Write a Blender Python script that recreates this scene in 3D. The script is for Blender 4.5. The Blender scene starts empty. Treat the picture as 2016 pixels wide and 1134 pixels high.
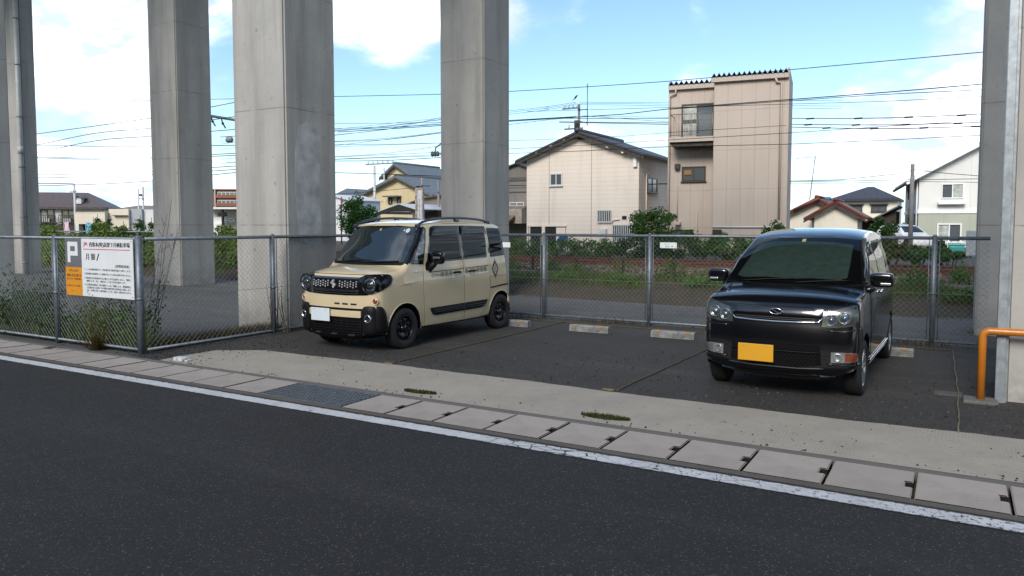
import bpy, bmesh, math, random
from mathutils import Vector, Matrix
from mathutils.geometry import delaunay_2d_cdt
from mathutils.bvhtree import BVHTree
C = bpy.context; SC = C.scene; COL = SC.collection
R = math.radians; PI = math.pi
random.seed(7)

# ------------------------------------------------------------------ camera
F, CH = 1493.0, 1.66                       # focal length in photo pixels, eye height
YAW, PIT = R(30.2), R(3.45)
PY = 442+F*math.tan(R(3.45))             # photo row of the optical axis (the frame is shifted a little below it)
cam_d = bpy.data.cameras.new('camera'); cam = bpy.data.objects.new('camera', cam_d); COL.objects.link(cam)
cam_d.sensor_width = 36; cam_d.lens = F/2016*36
cam_d.shift_y = -(567-PY)/2016; cam.location = (0, 0, CH); cam.rotation_euler = (PI/2-PIT, 0, YAW)
cam_d.clip_start = .05; cam_d.clip_end = 3000
SC.camera = cam
_fw = Vector((-math.sin(YAW)*math.cos(PIT), math.cos(YAW)*math.cos(PIT), -math.sin(PIT)))
_rt = Vector((math.cos(YAW), math.sin(YAW), 0)); _up = _rt.cross(_fw)
def ray(x, y): return _fw + _rt*((x-1008)/F) - _up*((y-PY)/F)
def at(x, y, Y):                            # where the sight line through a photo pixel meets the plane at depth Y
    d = ray(x, y); return Vector((0, 0, CH)) + d*(Y/d.y)
def gnd(x, y, z=0):
    d = ray(x, y); return Vector((0, 0, CH)) + d*((z-CH)/d.z)

# ------------------------------------------------------------------ light, sky, exposure
SUN_EL, SUN_AZ = R(33), R(173)              # azimuth from +Y towards +X
sd = bpy.data.lights.new('sun', 'SUN'); so = bpy.data.objects.new('sun', sd); COL.objects.link(so)
sd.energy = 2.3; sd.angle = R(26); sd.color = (1, .94, .85)
sdir = Vector((math.sin(SUN_AZ)*math.cos(SUN_EL), math.cos(SUN_AZ)*math.cos(SUN_EL), math.sin(SUN_EL)))
so.rotation_euler = sdir.to_track_quat('Z', 'Y').to_euler()
SC.view_settings.view_transform = 'Standard'; SC.view_settings.look = 'None'
SC.view_settings.exposure = 0.55; SC.view_settings.gamma = 1
SC.render.film_transparent = False
SC.cycles.max_bounces = 8; SC.cycles.transparent_max_bounces = 12
SC.cycles.sample_clamp_indirect = 6
SC.cycles.use_denoising = True

W = bpy.data.worlds.new('World'); SC.world = W; W.use_nodes = True
wn, wl = W.node_tree.nodes, W.node_tree.links; wn.clear()
def wnode(t, **kw):
    n = wn.new(t)
    for k, v in kw.items(): setattr(n, k, v)
    return n
def wmath(op, a, b=None, c=None, clamp=False):
    n = wnode('ShaderNodeMath', operation=op, use_clamp=clamp)
    for i, v in enumerate((a, b, c)):
        if v is None: continue
        if isinstance(v, (int, float)): n.inputs[i].default_value = v
        else: wl.new(v, n.inputs[i])
    return n.outputs[0]
sky = wnode('ShaderNodeTexSky', sky_type='NISHITA'); sky.sun_disc = False
sky.sun_elevation = SUN_EL; sky.sun_rotation = SUN_AZ; sky.air_density = 1.0; sky.dust_density = .6; sky.ozone_density = 1.0
tc = wnode('ShaderNodeTexCoord')
nrm = wnode('ShaderNodeVectorMath', operation='NORMALIZE'); wl.new(tc.outputs['Generated'], nrm.inputs[0])
sx = wnode('ShaderNodeSeparateXYZ'); wl.new(nrm.outputs[0], sx.inputs[0])
zz = wmath('ADD', wmath('MAXIMUM', sx.outputs[2], 0.0), .32)
cx_ = wnode('ShaderNodeCombineXYZ'); wl.new(wmath('DIVIDE', sx.outputs[0], zz), cx_.inputs[0]); wl.new(wmath('DIVIDE', sx.outputs[1], zz), cx_.inputs[1])
wl.new(wmath('MULTIPLY', sx.outputs[2], 1.2), cx_.inputs[2])
def wnoise(scale, detail, rough, w=0):
    n = wnode('ShaderNodeTexNoise'); n.inputs['Scale'].default_value = scale; n.inputs['Detail'].default_value = detail
    n.inputs['Roughness'].default_value = rough; n.inputs['Distortion'].default_value = .25
    ad = wnode('ShaderNodeVectorMath', operation='ADD'); wl.new(cx_.outputs[0], ad.inputs[0]); ad.inputs[1].default_value = (w, w*.7, w*1.3)
    wl.new(ad.outputs[0], n.inputs['Vector']); return n.outputs['Fac']
n1 = wnoise(2.3, 9, .58, 3.1)
n2 = wnoise(.8, 4, .5, 9.7)
# cloud banks: (photo pixel giving the direction, angular radius deg, weight)
BANKS = [((60, 120), 15, .17), ((200, 90), 8, .14), ((420, 300), 10, .12), ((180, 330), 12, .16), ((720, 15), 4.4, .62), ((840, 5), 3.8, .58), ((1060, 25), 3.8, .46), ((1190, 30), 3.4, .46), ((1230, 262), 4.8, .5), ((1400, 150), 2.4, .42), ((1410, 5), 2.2, .52),
         ((1900, 190), 8, .26), ((1680, 270), 7, .22), ((2010, 60), 7, .1), ((760, 350), 5, .14), ((1120, 330), 5, .16), ((1330, 50), 9, -.42), ((760, 190), 7, -.5), ((1150, 130), 6, -.42), ((1650, 30), 7, -.42), ((560, 200), 6, -.2), ((820, 130), 5, -.25), ((270, 60), 3, -.22), ((430, 190), 4.5, -.34), ((110, 235), 3, -.12), ((3300, 100), 22, .3)]  # last bank, out of view to the right, is added to light pier sides
acc = None
for (px_, rad, wt) in BANKS:
    d = ray(*px_).normalized()
    dp = wnode('ShaderNodeVectorMath', operation='DOT_PRODUCT'); wl.new(nrm.outputs[0], dp.inputs[0]); dp.inputs[1].default_value = d
    mr = wnode('ShaderNodeMapRange', interpolation_type='SMOOTHSTEP'); wl.new(dp.outputs['Value'], mr.inputs['Value'])
    mr.inputs['From Min'].default_value = math.cos(R(rad*1.5)); mr.inputs['From Max'].default_value = math.cos(R(rad*.15))
    mr.inputs['To Min'].default_value = 0; mr.inputs['To Max'].default_value = wt
    acc = mr.outputs[0] if acc is None else wmath('ADD', acc, mr.outputs[0])
dens = wmath('ADD', wmath('ADD', wmath('MULTIPLY_ADD', n1, 1.9, -.45), wmath('MULTIPLY', n2, .35)), acc)
cm = wnode('ShaderNodeMapRange', interpolation_type='SMOOTHSTEP'); wl.new(dens, cm.inputs['Value'])
cm.inputs['From Min'].default_value = .60; cm.inputs['From Max'].default_value = 1.12
hz = wnode('ShaderNodeMapRange'); wl.new(sx.outputs[2], hz.inputs['Value'])        # milky band low over the horizon
hz.inputs['From Min'].default_value = .16; hz.inputs['From Max'].default_value = -.02; hz.inputs['To Min'].default_value = 0; hz.inputs['To Max'].default_value = .55
mask = wmath('POWER', wmath('MAXIMUM', cm.outputs[0], hz.outputs[0]), 1.7)
tint = wnode('ShaderNodeMix', data_type='RGBA', blend_type='MULTIPLY'); tint.inputs[0].default_value = 1
wl.new(sky.outputs[0], tint.inputs[6]); tint.inputs[7].default_value = (.97, 1.11, 1.17, 1)
csh = wnode('ShaderNodeMapRange'); wl.new(wnoise(4.2, 6, .55, 1.7), csh.inputs['Value'])
csh.inputs['From Min'].default_value = .40; csh.inputs['From Max'].default_value = .74
cc = wnode('ShaderNodeMix', data_type='RGBA'); wl.new(csh.outputs[0], cc.inputs[0])
cc.inputs[6].default_value = (5.0, 5.9, 7.4, 1); cc.inputs[7].default_value = (17.5, 18, 19, 1)
mx = wnode('ShaderNodeMix', data_type='RGBA'); wl.new(mask, mx.inputs[0]); wl.new(tint.outputs[2], mx.inputs[6]); wl.new(cc.outputs[2], mx.inputs[7])
bg = wnode('ShaderNodeBackground'); wl.new(mx.outputs[2], bg.inputs[0]); bg.inputs[1].default_value = .115
wo = wnode('ShaderNodeOutputWorld'); wl.new(bg.outputs[0], wo.inputs[0])

# ------------------------------------------------------------------ scene helpers
def tag(o, label=None, cat=None, group=None, kind=None):
    if label: o['label'] = label
    if cat: o['category'] = cat
    if group: o['group'] = group
    if kind: o['kind'] = kind
    return o
def empty(name, loc, rz=0, label=None, cat=None, group=None):
    o = bpy.data.objects.new(name, None); COL.objects.link(o); o.location = loc; o.rotation_euler = (0, 0, rz)
    o.empty_display_size = .1
    return tag(o, label, cat, group)
def kids(o): return [c for c in bpy.data.objects if c.parent is o]
def copy_tree(o, parent=None, _k=None):
    c = o.copy(); COL.objects.link(c); c.parent = parent
    for ch in list(o.children): copy_tree(ch, c)
    return c

class MB:
    """collects shapes; build() links them as one mesh object"""
    def __init__(s): s.v = []; s.f = []; s.m = []; s.sm = []; s.cur = 0; s.smooth = False
    def add(s, vs, fs):
        b = len(s.v); s.v += [tuple(p) for p in vs]
        for f in fs: s.f.append([b+i for i in f]); s.m.append(s.cur); s.sm.append(s.smooth)
    def box(s, a, b, rot=0, c=None):
        (x0, y0, z0), (x1, y1, z1) = a, b
        vs = [(x0, y0, z0), (x1, y0, z0), (x1, y1, z0), (x0, y1, z0), (x0, y0, z1), (x1, y0, z1), (x1, y1, z1), (x0, y1, z1)]
        if rot:
            c = c or ((x0+x1)/2, (y0+y1)/2); ca, sa = math.cos(rot), math.sin(rot)
            vs = [(c[0]+(x-c[0])*ca-(y-c[1])*sa, c[1]+(x-c[0])*sa+(y-c[1])*ca, z) for x, y, z in vs]
        s.add(vs, [(0, 3, 2, 1), (4, 5, 6, 7), (0, 1, 5, 4), (1, 2, 6, 5), (2, 3, 7, 6), (3, 0, 4, 7)]); return s
    def bbox(s, a, b, bev=.01):                 # box with chamfered edges
        bm = bmesh.new(); bmesh.ops.create_cube(bm, size=1)
        c = [(a[i]+b[i])/2 for i in range(3)]; d = [abs(b[i]-a[i]) for i in range(3)]
        for v in bm.verts: v.co = Vector((c[0]+v.co.x*d[0], c[1]+v.co.y*d[1], c[2]+v.co.z*d[2]))
        bmesh.ops.bevel(bm, geom=bm.edges[:], offset=min(bev, min(d)*.45), segments=2, affect='EDGES', profile=.6)
        s.frombm(bm); return s
    def frombm(s, bm, M=None):
        bm.verts.index_update(); bm.verts.ensure_lookup_table()
        s.add([(M @ v.co) if M else v.co for v in bm.verts], [[v.index for v in f.verts] for f in bm.faces]); bm.free()
    def tube(s, pts, r, n=8, cap=True):
        pts = [Vector(p) for p in pts]; rs = r if isinstance(r, (list, tuple)) else [r]*len(pts)
        vs, fs = [], []; ref = None
        for i, p in enumerate(pts):
            t = (pts[min(i+1, len(pts)-1)]-pts[max(i-1, 0)]); t = t.normalized() if t.length > 1e-9 else Vector((0, 0, 1))
            if ref is None: ref = Vector((0, 0, 1)) if abs(t.z) < .9 else Vector((1, 0, 0))
            u = t.cross(ref).normalized(); w = u.cross(t)
            if u.length < .5: u = Vector((1, 0, 0))
            ref = w
            for k in range(n):
                a = 2*PI*k/n; vs.append(p+(u*math.cos(a)+w*math.sin(a))*rs[i])
        for i in range(len(pts)-1):
            for k in range(n):
                a, b = i*n+k, i*n+(k+1) % n; fs.append((a, a+n, b+n, b))
        if cap: fs.append(tuple(range(n))); fs.append(tuple(range((len(pts)-1)*n+n-1, (len(pts)-1)*n-1, -1)))
        old = s.smooth; s.smooth = n > 5; s.add(vs, fs); s.smooth = old; return s
    def lathe(s, prof, o, axis='X', n=32):       # prof: (axial, radius)
        vs, fs = [], []
        for a, r in prof:
            for k in range(n):
                t = 2*PI*k/n; c_, s_ = math.cos(t)*r, math.sin(t)*r
                vs.append((o[0]+a, o[1]+c_, o[2]+s_) if axis == 'X' else (o[0]+c_, o[1]+a, o[2]+s_) if axis == 'Y' else (o[0]+c_, o[1]+s_, o[2]+a))
        for i in range(len(prof)-1):
            for k in range(n):
                a, b = i*n+k, i*n+(k+1) % n; fs.append((a, b, b+n, a+n))
        old = s.smooth; s.smooth = True; s.add(vs, fs); s.smooth = old; return s
    def prism(s, poly, p0, axis='Y', depth=1):   # poly in the plane facing 'axis' -> solid
        n = len(poly)
        def m(u, w, d): return (u, d, w) if axis == 'Y' else (d, u, w) if axis == 'X' else (u, w, d)
        vs = [m(u, w, p0) for u, w in poly]+[m(u, w, p0+depth) for u, w in poly]
        s.add(vs, [tuple(range(n)), tuple(range(2*n-1, n-1, -1))]+[(i, i+n, (i+1) % n+n, (i+1) % n) for i in range(n)]); return s
    def quad(s, *p): s.add(p, [tuple(range(len(p)))]); return s
    def ball(s, c, r, n=10, sq=(1, 1, 1)):
        bm = bmesh.new(); bmesh.ops.create_uvsphere(bm, u_segments=n, v_segments=max(6, n//2+2), radius=1)
        M = Matrix.Translation(c) @ Matrix.Diagonal((r*sq[0], r*sq[1], r*sq[2], 1)); old = s.smooth; s.smooth = True; s.frombm(bm, M); s.smooth = old; return s
    def grid(s, nx, ny, fn):
        vs = [fn(i/nx, j/ny) for j in range(ny+1) for i in range(nx+1)]
        s.add(vs, [(j*(nx+1)+i, j*(nx+1)+i+1, (j+1)*(nx+1)+i+1, (j+1)*(nx+1)+i) for j in range(ny) for i in range(nx)]); return s
    def build(s, name, mats, parent=None, fix=True):
        me = bpy.data.meshes.new(name); me.from_pydata(s.v, [], s.f)
        for m in (mats if isinstance(mats, (list, tuple)) else [mats]): me.materials.append(m)
        me.polygons.foreach_set('material_index', s.m); me.polygons.foreach_set('use_smooth', s.sm)
        if fix:
            bm = bmesh.new(); bm.from_mesh(me); bmesh.ops.recalc_face_normals(bm, faces=bm.faces); bm.to_mesh(me); bm.free()
        me.update()
        o = bpy.data.objects.new(name, me); COL.objects.link(o); o.parent = parent
        return o

# ------------------------------------------------------------------ materials
def srgb(r, g, b): return tuple(((c/255)/12.92 if c/255 < .04045 else ((c/255+.055)/1.055)**2.4) for c in (r, g, b))
class NT:
    def __init__(s, name):
        s.mat = bpy.data.materials.new(name); s.mat.use_nodes = True; s.t = s.mat.node_tree; s.n = s.t.nodes; s.l = s.t.links
        s.p = s.n['Principled BSDF']; s._tc = None
    def set(s, k, v):
        i = s.p.inputs[k]
        if hasattr(v, 'is_output') or isinstance(v, bpy.types.NodeSocket): s.l.new(v, i)
        else: i.default_value = (tuple(v)+(1,))[:4] if isinstance(v, (tuple, list)) else v
        return s
    def tc(s, out='Object'):
        if s._tc is None: s._tc = s.n.new('ShaderNodeTexCoord')
        return s._tc.outputs[out]
    def mapv(s, scale, vec=None):
        m = s.n.new('ShaderNodeMapping'); m.inputs['Scale'].default_value = scale; s.l.new(vec or s.tc(), m.inputs['Vector']); return m.outputs[0]
    def noise(s, scale, detail=4, rough=.55, vec=None, dist=0):
        n = s.n.new('ShaderNodeTexNoise'); n.inputs['Scale'].default_value = scale; n.inputs['Detail'].default_value = detail
        n.inputs['Roughness'].default_value = rough; n.inputs['Distortion'].default_value = dist
        s.l.new(vec or s.tc(), n.inputs['Vector']); return n.outputs['Fac']
    def voro(s, scale, feat='F1', vec=None, out='Distance'):
        n = s.n.new('ShaderNodeTexVoronoi'); n.feature = feat; n.inputs['Scale'].default_value = scale
        s.l.new(vec or s.tc(), n.inputs['Vector']); return n.outputs[out]
    def rng(s, v, a, b, c=0, d=1, smooth=False):
        n = s.n.new('ShaderNodeMapRange'); n.clamp = True
        if smooth: n.interpolation_type = 'SMOOTHSTEP'
        s.l.new(v, n.inputs[0]); n.inputs[1].default_value = a; n.inputs[2].default_value = b; n.inputs[3].default_value = c; n.inputs[4].default_value = d; return n.outputs[0]
    def math(s, op, a, b=None, c=None):
        n = s.n.new('ShaderNodeMath'); n.operation = op
        for i, v in enumerate((a, b, c)):
            if v is None: continue
            if isinstance(v, (int, float)): n.inputs[i].default_value = v
            else: s.l.new(v, n.inputs[i])
        return n.outputs[0]
    def mix(s, f, a, b, mode='MIX'):
        n = s.n.new('ShaderNodeMix'); n.data_type = 'RGBA'; n.blend_type = mode
        for i, v in ((0, f), (6, a), (7, b)):
            if isinstance(v, (int, float)) : n.inputs[i].default_value = v
            elif isinstance(v, (tuple, list)): n.inputs[i].default_value = (tuple(v)+(1,))[:4]
            else: s.l.new(v, n.inputs[i])
        return n.outputs[2]
    def xyz(s, vec=None):
        n = s.n.new('ShaderNodeSeparateXYZ'); s.l.new(vec or s.tc(), n.inputs[0]); return n.outputs
    def island(s): return s.n.new('ShaderNodeNewGeometry').outputs['Random Per Island']
    def bump(s, h, strength=.3, dist=.02):
        b = s.n.new('ShaderNodeBump'); b.inputs['Strength'].default_value = strength; b.inputs['Distance'].default_value = dist
        s.l.new(h, b.inputs['Height']); s.l.new(b.outputs[0], s.p.inputs['Normal']); return s
    def line(s, coord, period, width, off=0):     # 1 on thin lines repeating along a coordinate
        fr = s.math('FRACT', s.math('DIVIDE', s.math('ADD', coord, off+1000*period), period))
        return s.math('LESS_THAN', fr, width/period)

def mat(name, col, rough=.6, metal=0, var=.12, vs=3.0, bump=0, bs=60, spec=.5, coat=0, col2=None):
    m = NT(name)
    if var or col2:
        c2 = col2 or tuple(c*(1-var*2) for c in col)
        f = m.rng(m.noise(vs, 6, .6), .35, .68)
        m.set('Base Color', m.mix(f, tuple(c*(1+(0 if col2 else var*.5)) for c in col), c2))
    else: m.set('Base Color', col)
    m.set('Roughness', rough).set('Metallic', metal).set('Specular IOR Level', spec)
    if coat: m.set('Coat Weight', coat).set('Coat Roughness', .04)
    if bump: m.bump(m.noise(bs, 5, .6), bump, .01)
    return m.mat
MT = {}
MT['black_plastic'] = mat('black_plastic', (.006, .006, .007), .5, spec=.2, var=.1, bump=.1, bs=300)
MT['gloss_black'] = mat('gloss_black', (.005, .005, .006), .14, var=0, spec=.45, coat=.2)
MT['rubber'] = mat('rubber', (.011, .011, .011), .8, var=.15, vs=20, bump=.2, bs=120)
MT['chrome'] = mat('chrome', (.75, .76, .78), .12, 1, var=0)
MT['silver'] = mat('silver', (.48, .49, .5), .3, .9, var=.05)
MT['galv'] = mat('galv', (.175, .2, .225), .5, .55, var=.16, vs=14, bump=.08, bs=40)
MT['galv_light'] = mat('galv_light', (.33, .36, .38), .45, .5, var=.15, vs=14)
MT['wire'] = mat('wire', (.27, .285, .29), .5, .4, var=.2, vs=10)
MT['cable'] = mat('cable', (.02, .02, .024), .6, var=.1)
MT['cable_brown'] = mat('cable_brown', (.16, .1, .06), .6, var=.1)
MT['white_paint'] = mat('white_paint', (.78, .78, .77), .5, var=.04)
MT['dark'] = mat('dark', (.004, .004, .0045), .9, var=0, spec=.12)
MT['lens_orange'] = mat('lens_orange', (.2, .04, .01), .12, var=0, coat=.5)
MT['plate_white'] = mat('plate_white', (.56, .62, .66), .45, var=.02)
MT['plate_yellow'] = mat('plate_yellow', (.62, .3, .012), .45, var=.02)
def glass(name, col=(.008, .011, .012), rough=.02, spec=.6, ior=1.5):
    m = NT(name); m.set('Base Color', col).set('Roughness', rough).set('Specular IOR Level', spec).set('IOR', ior); return m.mat
MT['car_glass'] = glass('car_glass', (.012, .018, .02), .015, 1.0, 1.6)
MT['tint_glass'] = glass('tint_glass', (.003, .0035, .005), .03, .18)
MT['house_glass'] = glass('house_glass', (.09, .10, .105), .08, .8)
def clear_glass():
    m = NT('clear_glass'); m.n.remove(m.p)
    tr = m.n.new('ShaderNodeBsdfTransparent'); tr.inputs[0].default_value = (.56, .66, .63, 1)
    gl = m.n.new('ShaderNodeBsdfGlossy'); gl.inputs['Roughness'].default_value = .015
    fr = m.n.new('ShaderNodeFresnel'); fr.inputs[0].default_value = 1.6
    mx_ = m.n.new('ShaderNodeMixShader'); m.l.new(fr.outputs[0], mx_.inputs[0]); m.l.new(tr.outputs[0], mx_.inputs[1]); m.l.new(gl.outputs[0], mx_.inputs[2])
    m.l.new(mx_.outputs[0], m.n['Material Output'].inputs[0]); return m.mat
MT['clear_glass'] = clear_glass()
def lens_glass():
    m = NT('lamp_glass'); m.n.remove(m.p)
    tr = m.n.new('ShaderNodeBsdfTransparent'); tr.inputs[0].default_value = (.93, .95, .95, 1)
    gl = m.n.new('ShaderNodeBsdfGlossy'); gl.inputs['Roughness'].default_value = .05
    mx_ = m.n.new('ShaderNodeMixShader'); mx_.inputs[0].default_value = .06
    m.l.new(tr.outputs[0], mx_.inputs[1]); m.l.new(gl.outputs[0], mx_.inputs[2]); m.l.new(mx_.outputs[0], m.n['Material Output'].inputs[0]); return m.mat
MT['lamp_glass'] = lens_glass()
def leafmat(name, a, b, c=None, trans=.25):
    m = NT(name); f = m.island()
    big = m.rng(m.noise(1.6, 3), .35, .65)
    col = m.mix(f, a, b); col = m.mix(m.math('MULTIPLY', big, .6), col, c or tuple(x*.5 for x in a))
    m.set('Base Color', col).set('Roughness', .55).set('Specular IOR Level', .25)
    t = m.n.new('ShaderNodeBsdfTranslucent'); m.l.new(col, t.inputs[0])
    mx_ = m.n.new('ShaderNodeMixShader'); mx_.inputs[0].default_value = trans
    m.l.new(m.p.outputs[0], mx_.inputs[1]); m.l.new(t.outputs[0], mx_.inputs[2]); m.l.new(mx_.outputs[0], m.n['Material Output'].inputs[0]); return m.mat
MT['leaf'] = leafmat('leaf', (.06, .135, .022), (.13, .24, .045))
MT['leaf_dark'] = leafmat('leaf_dark', (.028, .07, .018), (.065, .13, .03))
MT['leaf_yellow'] = leafmat('leaf_yellow', (.1, .13, .025), (.2, .21, .05))
MT['leaf_deep'] = leafmat('leaf_deep', (.018, .07, .012), (.04, .12, .02))
MT['grass'] = leafmat('grass', (.045, .09, .016), (.11, .165, .032), (.07, .075, .022))
MT['drygrass'] = leafmat('drygrass', (.075, .05, .018), (.13, .095, .032), (.04, .03, .012))
MT['stalk'] = mat('stalk', (.075, .06, .04), .8, var=.2)
MT['bark'] = mat('bark', (.09, .07, .05), .9, var=.3, vs=8)
# ------------------------------------------------------------------ ground surfaces
def asphalt(name, base, c2, speck, sp_scale, bump=.5, light=.12, wet=.55, bs=70):
    m = NT(name)
    big = m.rng(m.noise(.45, 5, .6), .35, .7); mid = m.rng(m.noise(3.5, 5, .65), .3, .7)
    tr = m.noise(1, 4, .6, m.mapv((.12, 1.9, 1)))
    col = m.mix(big, base, c2); col = m.mix(m.math('MULTIPLY', m.rng(tr, .48, .7), .5), col, tuple(c*1.5 for c in c2)); col = m.mix(m.math('MULTIPLY', m.rng(m.noise(1.7, 6, .7), .62, .72), .45), col, tuple(c*.45 for c in base)); col = m.mix(m.math('MULTIPLY', mid, .5), col, tuple(c*.72 for c in base))
    v = m.voro(sp_scale); n = m.noise(sp_scale*.6, 2)
    cell = m.n.new('ShaderNodeTexVoronoi'); cell.inputs['Scale'].default_value = sp_scale; m.l.new(m.tc(), cell.inputs['Vector'])
    sc = m.n.new('ShaderNodeSeparateColor'); m.l.new(cell.outputs['Color'], sc.inputs[0])
    f = m.math('MULTIPLY', m.rng(sc.outputs[0], .80, .98), m.rng(v, .55, .2))
    col = m.mix(m.math('MULTIPLY', f, speck), col, (light, light*.98, light*.94))
    f2 = m.math('MULTIPLY', m.rng(sc.outputs[1], .7, .95), .6); col = m.mix(f2, col, tuple(c*.4 for c in base))
    m.set('Base Color', col).set('Roughness', wet+.25).set('Specular IOR Level', .35)
    h = m.math('ADD', m.math('MULTIPLY', v, -.6), m.noise(bs, 3)); m.bump(h, bump, .008); return m.mat
MT['road'] = asphalt('road', (.0198, .0189, .0182), (.0262, .025, .024), .9, 95, .55, .17)
MT['lot'] = asphalt('lot', (.038, .035, .032), (.058, .053, .048), .7, 48, .9, .12, .6, 34)
MT['yard'] = asphalt('yard', (.078, .075, .071), (.11, .105, .098), .5, 45, .5, .2, .6, 30)
MT['earth'] = mat('earth', (.08, .075, .05), .95, var=.25, vs=.6, bump=.4, bs=6)

def concrete(name, a, b, pits=.6, groove=False, vs=2.0):
    m = NT(name)
    col = m.mix(m.rng(m.noise(vs, 7, .65), .3, .72), a, b)
    col = m.mix(m.math('MULTIPLY', m.rng(m.noise(60, 4, .7), .5, .75), .25), col, tuple(c*.6 for c in a))
    col = m.mix(m.math('MULTIPLY', m.rng(m.noise(7, 6, .75), .52, .72), .4), col, tuple(c*.55 for c in a)); col = m.mix(m.math('MULTIPLY', m.rng(m.noise(150, 3, .7), .55, .7), .35), col, tuple(c*.45 for c in a))
    v = m.voro(38); n = m.noise(3.2, 3)
    pit = m.math('MULTIPLY', m.rng(v, .24, .12), m.rng(n, .46, .58)); col = m.mix(m.math('MULTIPLY', pit, pits), col, (.05, .045, .04))
    h = m.noise(90, 4, .6)
    if groove:
        x = m.xyz(); w = m.math('ADD', x[0], m.math('MULTIPLY', m.noise(6, 3), .02))
        g = m.math('SINE', m.math('MULTIPLY', w, 2*PI/.026)); gm = m.rng(m.noise(.9, 3), .42, .6)
        h = m.math('ADD', m.math('MULTIPLY', h, .5), m.math('MULTIPLY', m.math('MULTIPLY', g, gm), .35))
        col = m.mix(m.math('MULTIPLY', m.math('MULTIPLY', m.rng(g, .5, 1), gm), .5), col, tuple(c*.5 for c in a))
        ck = m.voro(.55, 'DISTANCE_TO_EDGE', m.mapv((1, 1.2, 1), None)); ck = m.math('LESS_THAN', m.math('ADD', ck, m.math('MULTIPLY', m.noise(9, 4), .02)), .0085)
        col = m.mix(m.math('MULTIPLY', m.math('MULTIPLY', ck, .45), m.rng(m.noise(.7, 3), .5, .6)), col, (.06, .055, .05))
    oi = m.n.new('ShaderNodeObjectInfo'); col = m.mix(m.math('MULTIPLY', oi.outputs['Random'], .5), col, tuple(c*.72 for c in a)); col = m.mix(m.math('MULTIPLY', m.rng(m.noise(1.3, 6, .7, m.mapv((1, 1, 1), m.tc('Object'))), .55, .75), .35), col, tuple(c*.5 for c in a))
    m.set('Base Color', col).set('Roughness', .85).set('Specular IOR Level', .3); m.bump(h, .35, .006); return m.mat
MT['apron'] = concrete('apron', (.40, .36, .30), (.30, .272, .23), .9, True)
MT['slab'] = concrete('slab', (.40, .352, .31), (.315, .28, .25), .35)
MT['kerbc'] = concrete('kerbc', (.12, .11, .095), (.085, .08, .07), .5)
MT['kerbl'] = concrete('kerbl', (.17, .16, .145), (.12, .115, .105), .5)
MT['moss'] = mat('moss', (.05, .06, .015), .95, var=.35, vs=30, bump=.6, bs=120)

def sheet(name, pts, z, m, sub=0):
    mb = MB(); mb.quad(*[(x, y, z) for x, y in pts]); o = mb.build(name, m); tag(o, kind='structure'); return o
sheet('ground', [(-900, -60), (900, -60), (900, 1500), (-900, 1500)], -.06, MT['earth'])
sheet('road', [(-140, -9), (90, -9), (90, 5.03), (-140, 5.03)], 0, MT['road'])

# white edge line, worn and cracked
def worn_paint():
    m = NT('worn_paint'); x = m.xyz()
    ed = m.voro(7, 'DISTANCE_TO_EDGE', m.mapv((1.1, 1.5, 1)));
    cr = m.math('LESS_THAN', m.math('ADD', ed, m.math('MULTIPLY', m.math('SUBTRACT', m.noise(25, 4), .5), .09)), m.rng(m.noise(.55, 3), .42, .66, -.03, .055))
    ch = m.math('MULTIPLY', m.math('GREATER_THAN', m.noise(28, 5, .7), .57), m.rng(x[0], -2.0, -.9))
    ch2 = m.math('MULTIPLY', m.math('GREATER_THAN', m.noise(40, 5, .7), .63), 1)
    ch = m.math('MAXIMUM', ch, ch2)
    hole = m.math('MAXIMUM', cr, m.math('MULTIPLY', ch, m.rng(m.noise(1.3, 3), .4, .55)))
    edge = m.math('GREATER_THAN', m.math('ADD', m.math('ABSOLUTE', m.math('SUBTRACT', x[1], 4.905)), m.math('MULTIPLY', m.math('SUBTRACT', m.noise(22, 4), .5), .04)), .074)
    hole = m.math('MAXIMUM', hole, edge)
    col = m.mix(m.rng(m.noise(5, 5), .3, .7), (.56, .56, .57), (.44, .44, .45)); col = m.mix(hole, col, (.04, .042, .045))
    m.set('Base Color', col).set('Roughness', .7); m.bump(m.math('SUBTRACT', m.math('MULTIPLY', hole, -1), m.math('MULTIPLY', m.noise(120, 3), .4)), .5, .004); return m.mat
o = sheet('road_edge_line', [(-120, 4.82), (80, 4.82), (80, 4.99), (-120, 4.99)], .004, worn_paint())
# gutter: lips either side of the covers, dark channel under them
mb = MB(); mb.box((-120, 5.03, -.3), (80, 5.055, -.012)); mb.box((-120, 5.1, -.3), (80, 5.69, -.09)); tag(mb.build('gutter_channel', MT['dark']), kind='structure')
mb = MB(); mb.box((-120, 5.055, -.3), (80, 5.105, .002)); tag(mb.build('gutter_front_lip', MT['kerbc']), kind='structure')
mb = MB(); mb.box((-120, 5.685, -.3), (80, 5.765, .004)); tag(mb.build('gutter_back_lip', MT['kerbl']), kind='structure')

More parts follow.
